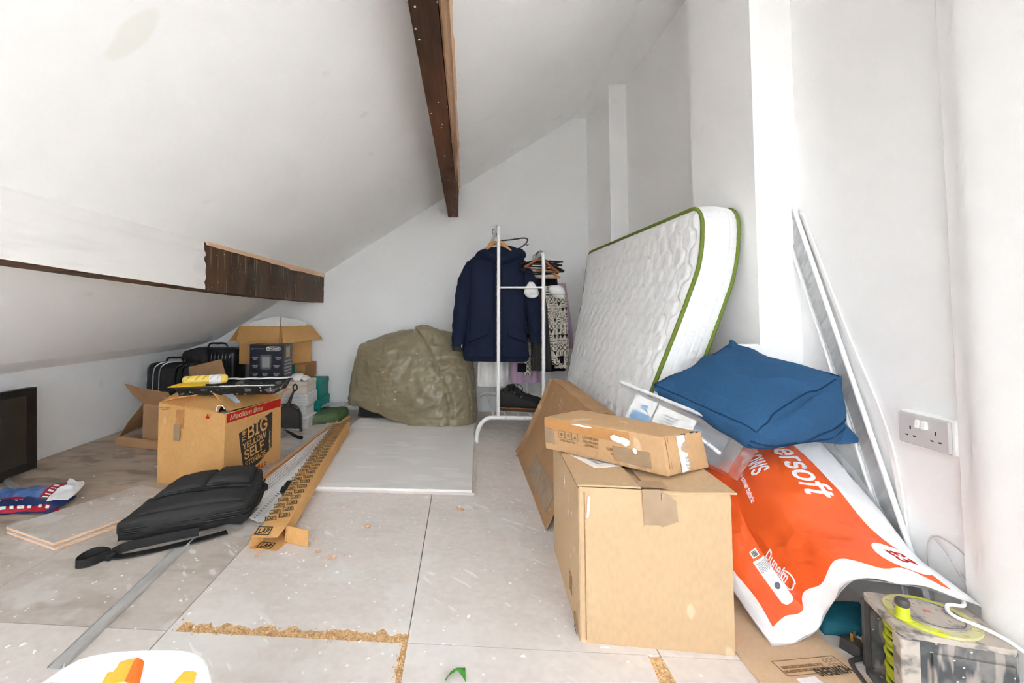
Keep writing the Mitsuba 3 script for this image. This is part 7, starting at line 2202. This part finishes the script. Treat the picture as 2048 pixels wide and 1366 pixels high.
tag('mains_plug', 'black three-pin plug with brass pins lying face up beside the cable reel', 'plug')
tag(add('teal_cloth', rough(corner_box([[[(1.035, 1.49, 0.001), (1.05, 1.50, 0.035)], [(1.045, 1.60, 0.001), (1.06, 1.58, 0.050)]], [[(1.19, 1.46, 0.001), (1.18, 1.47, 0.035)], [(1.20, 1.58, 0.001), (1.19, 1.57, 0.050)]]], 0.010, 12), 0.008, 16, 4), (lambda: mat('material_teal_cloth', (0.008, 0.115, 0.16), 0.7))(), 50), 'crumpled dark teal cloth in the shadow under the orange bag', 'cloth')
p = curve([(1.225, 1.300, 0.222), (1.212, 1.280, 0.219), (1.196, 1.272, 0.219), (1.178, 1.275, 0.220), (1.158, 1.265, 0.218), (1.150, 1.245, 0.214), (1.165, 1.215, 0.213), (1.195, 1.175, 0.2045), (1.203, 1.13, 0.19), (1.20, 1.10, 0.12)], 50)
tag(add('white_flex', tube(p, 0.0042, 8), 'material_white_plastic', 60), 'white flex looped over the right side of the cable reel', 'cable')

# ------------------------------------------------------------------ carrier bag, leaf, shavings in the foreground
rim3 = [(-0.663, 0.700, 0.345), (-0.656, 0.723, 0.350), (-0.639, 0.771, 0.350), (-0.575, 0.797, 0.350), (-0.482, 0.805, 0.350), (-0.435, 0.791, 0.350), (-0.405, 0.758, 0.350), (-0.385, 0.720, 0.345), (-0.40, 0.62, 0.33), (-0.47, 0.56, 0.32), (-0.58, 0.57, 0.32), (-0.65, 0.63, 0.33)]
rim3 = np.array(rim3 + [rim3[0]])
RIM = PchipInterpolator(np.linspace(0, 1, 13), rim3)(np.linspace(0, 1, 97)[:-1])
ctr3 = A(-0.525, 0.685, 0)
RB = []
for s in np.linspace(0, 1, 24):
    k_ = 0.80 + 0.20 * s
    q = RIM * s + (ctr3 + (RIM - ctr3) * A(0.82, 0.82, 0)) * (1 - s)
    q[:, 2] = RIM[:, 2] * s + 0.001
    RB.append(q)
RB = np.array(RB)
cen = RB.mean(1, keepdims=True)
RB = RB + unit((RB - cen) * A(1, 1, 0)) * (0.022 * (meshkit.fbm(RB * A(14, 14, 6), 3, 81) - 0.5) * np.clip((0.345 - RB[..., 2]) / 0.06, 0, 1))[..., None]
inn = RB[::-1] + unit(cen[::-1] - RB[::-1]) * A(1, 1, 0) * 0.003
add('carrier_bag__bag', loft(np.concatenate([RB, inn]), True, True), 'material_white_film', 50)
# white sheeting folded inward from the far rim, with orange print
lipP = np.array([[RIM[i % 96] * (1 - w) + A(-0.525 + 0.35 * (RIM[i % 96][0] + 0.525), 0.690, 0.318 - 0.004 * math.sin(i)) * w for w in np.linspace(0.02, 1, 14)] for i in np.linspace(2, 62, 50).astype(int)])
lipP = crumple(lipP, 0.010, 16, 6)
k = add('carrier_bag__folded_top', sheet(lipP, 0.0012), 'material_white_film', 50)
def bag_tri(pts, key, m, seed):
    u, v = np.meshgrid(np.linspace(0, 1, 10), np.linspace(0, 1, 10), indexing='ij')
    c = [A(*p) for p in pts]
    P = ((1 - u) * (1 - v))[..., None] * c[0] + (u * (1 - v))[..., None] * c[1] + (u * v)[..., None] * c[2] + ((1 - u) * v)[..., None] * c[3]
    P[..., 2] += 0.002 * np.sin(math.pi * u)
    return add(key, sheet(P, 0.002), m, 50)
mat('material_bag_amber', lin(244, 172, 60), 0.35, spec=0.4)
mat('material_bag_orange', lin(238, 112, 38), 0.35, spec=0.4)
bag_tri([(-0.562, 0.722, 0.346), (-0.530, 0.735, 0.350), (-0.545, 0.780, 0.352), (-0.576, 0.766, 0.348)], 'carrier_bag__amber_print', 'material_bag_amber', 1)
bag_tri([(-0.529, 0.735, 0.350), (-0.500, 0.725, 0.346), (-0.528, 0.778, 0.349), (-0.544, 0.781, 0.352)], 'carrier_bag__orange_print', 'material_bag_orange', 2)
bag_tri([(-0.455, 0.735, 0.345), (-0.420, 0.730, 0.345), (-0.428, 0.762, 0.349), (-0.450, 0.762, 0.349)], 'carrier_bag__amber_print', 'material_bag_amber', 3)
tag('carrier_bag', 'white carrier bag with orange print standing open at the bottom left edge', 'carrier bag')

P = np.array([[A(-0.046 + 0.050 * s, 1.240 + 0.028 * math.sin(2.6 * s) + 0.012 * w * math.sin(math.pi * s) - 0.018 * w, 0.004 + 0.010 * math.sin(2 * s + 1.2 * w)) for w in np.linspace(-1, 1, 7)] for s in np.linspace(0, 1, 14)])
tag(add('green_leaf', sheet(P, 0.0012), (lambda: mat('material_leaf', lin(64, 128, 48), 0.5, spec=0.3))(), 50), 'small green leaf on the floor at the bottom edge', 'leaf')
mat('material_shaving', lin(226, 182, 146), 0.7)
for i, (x, y, s, a) in enumerate(((-0.778, 1.800, 1.0, 0.3), (-0.560, 1.837, 0.9, 0.1), (-0.595, 1.930, 0.8, 2.0), (-0.493, 1.801, 1.2, 0.5), (-0.452, 1.823, 0.5, 1.2), (-0.411, 2.064, 1.2, 2.6), (-0.015, 2.268, 1.4, 2.9))):
    c_, s_ = math.cos(a), math.sin(a)
    P = np.array([[A(x + s * (0.026 * (t - 0.5) * c_ - w * 0.007 * s_), y + s * (0.026 * (t - 0.5) * s_ + w * 0.007 * c_), 0.0014 + 0.007 * s * abs(math.sin(5 * t + i))) for w in np.linspace(-1, 1, 3)] for t in np.linspace(0, 1, 14)])
    tag(add('wood_shaving', sheet(P, 0.0009), 'material_shaving', 50), ['wood shaving left of the open end of the printed carton', 'wood shaving nearest the carton side flap', 'small wood shaving beyond the carton side flap', 'large curled wood shaving on the floor in front of the carton flap', 'smallest wood shaving beside the large curled one', 'curled wood shaving out on the bare floor near the long joint', 'thin wood shaving lying right of the long floor joint'][i], 'wood shaving', 'shavings on the floor')
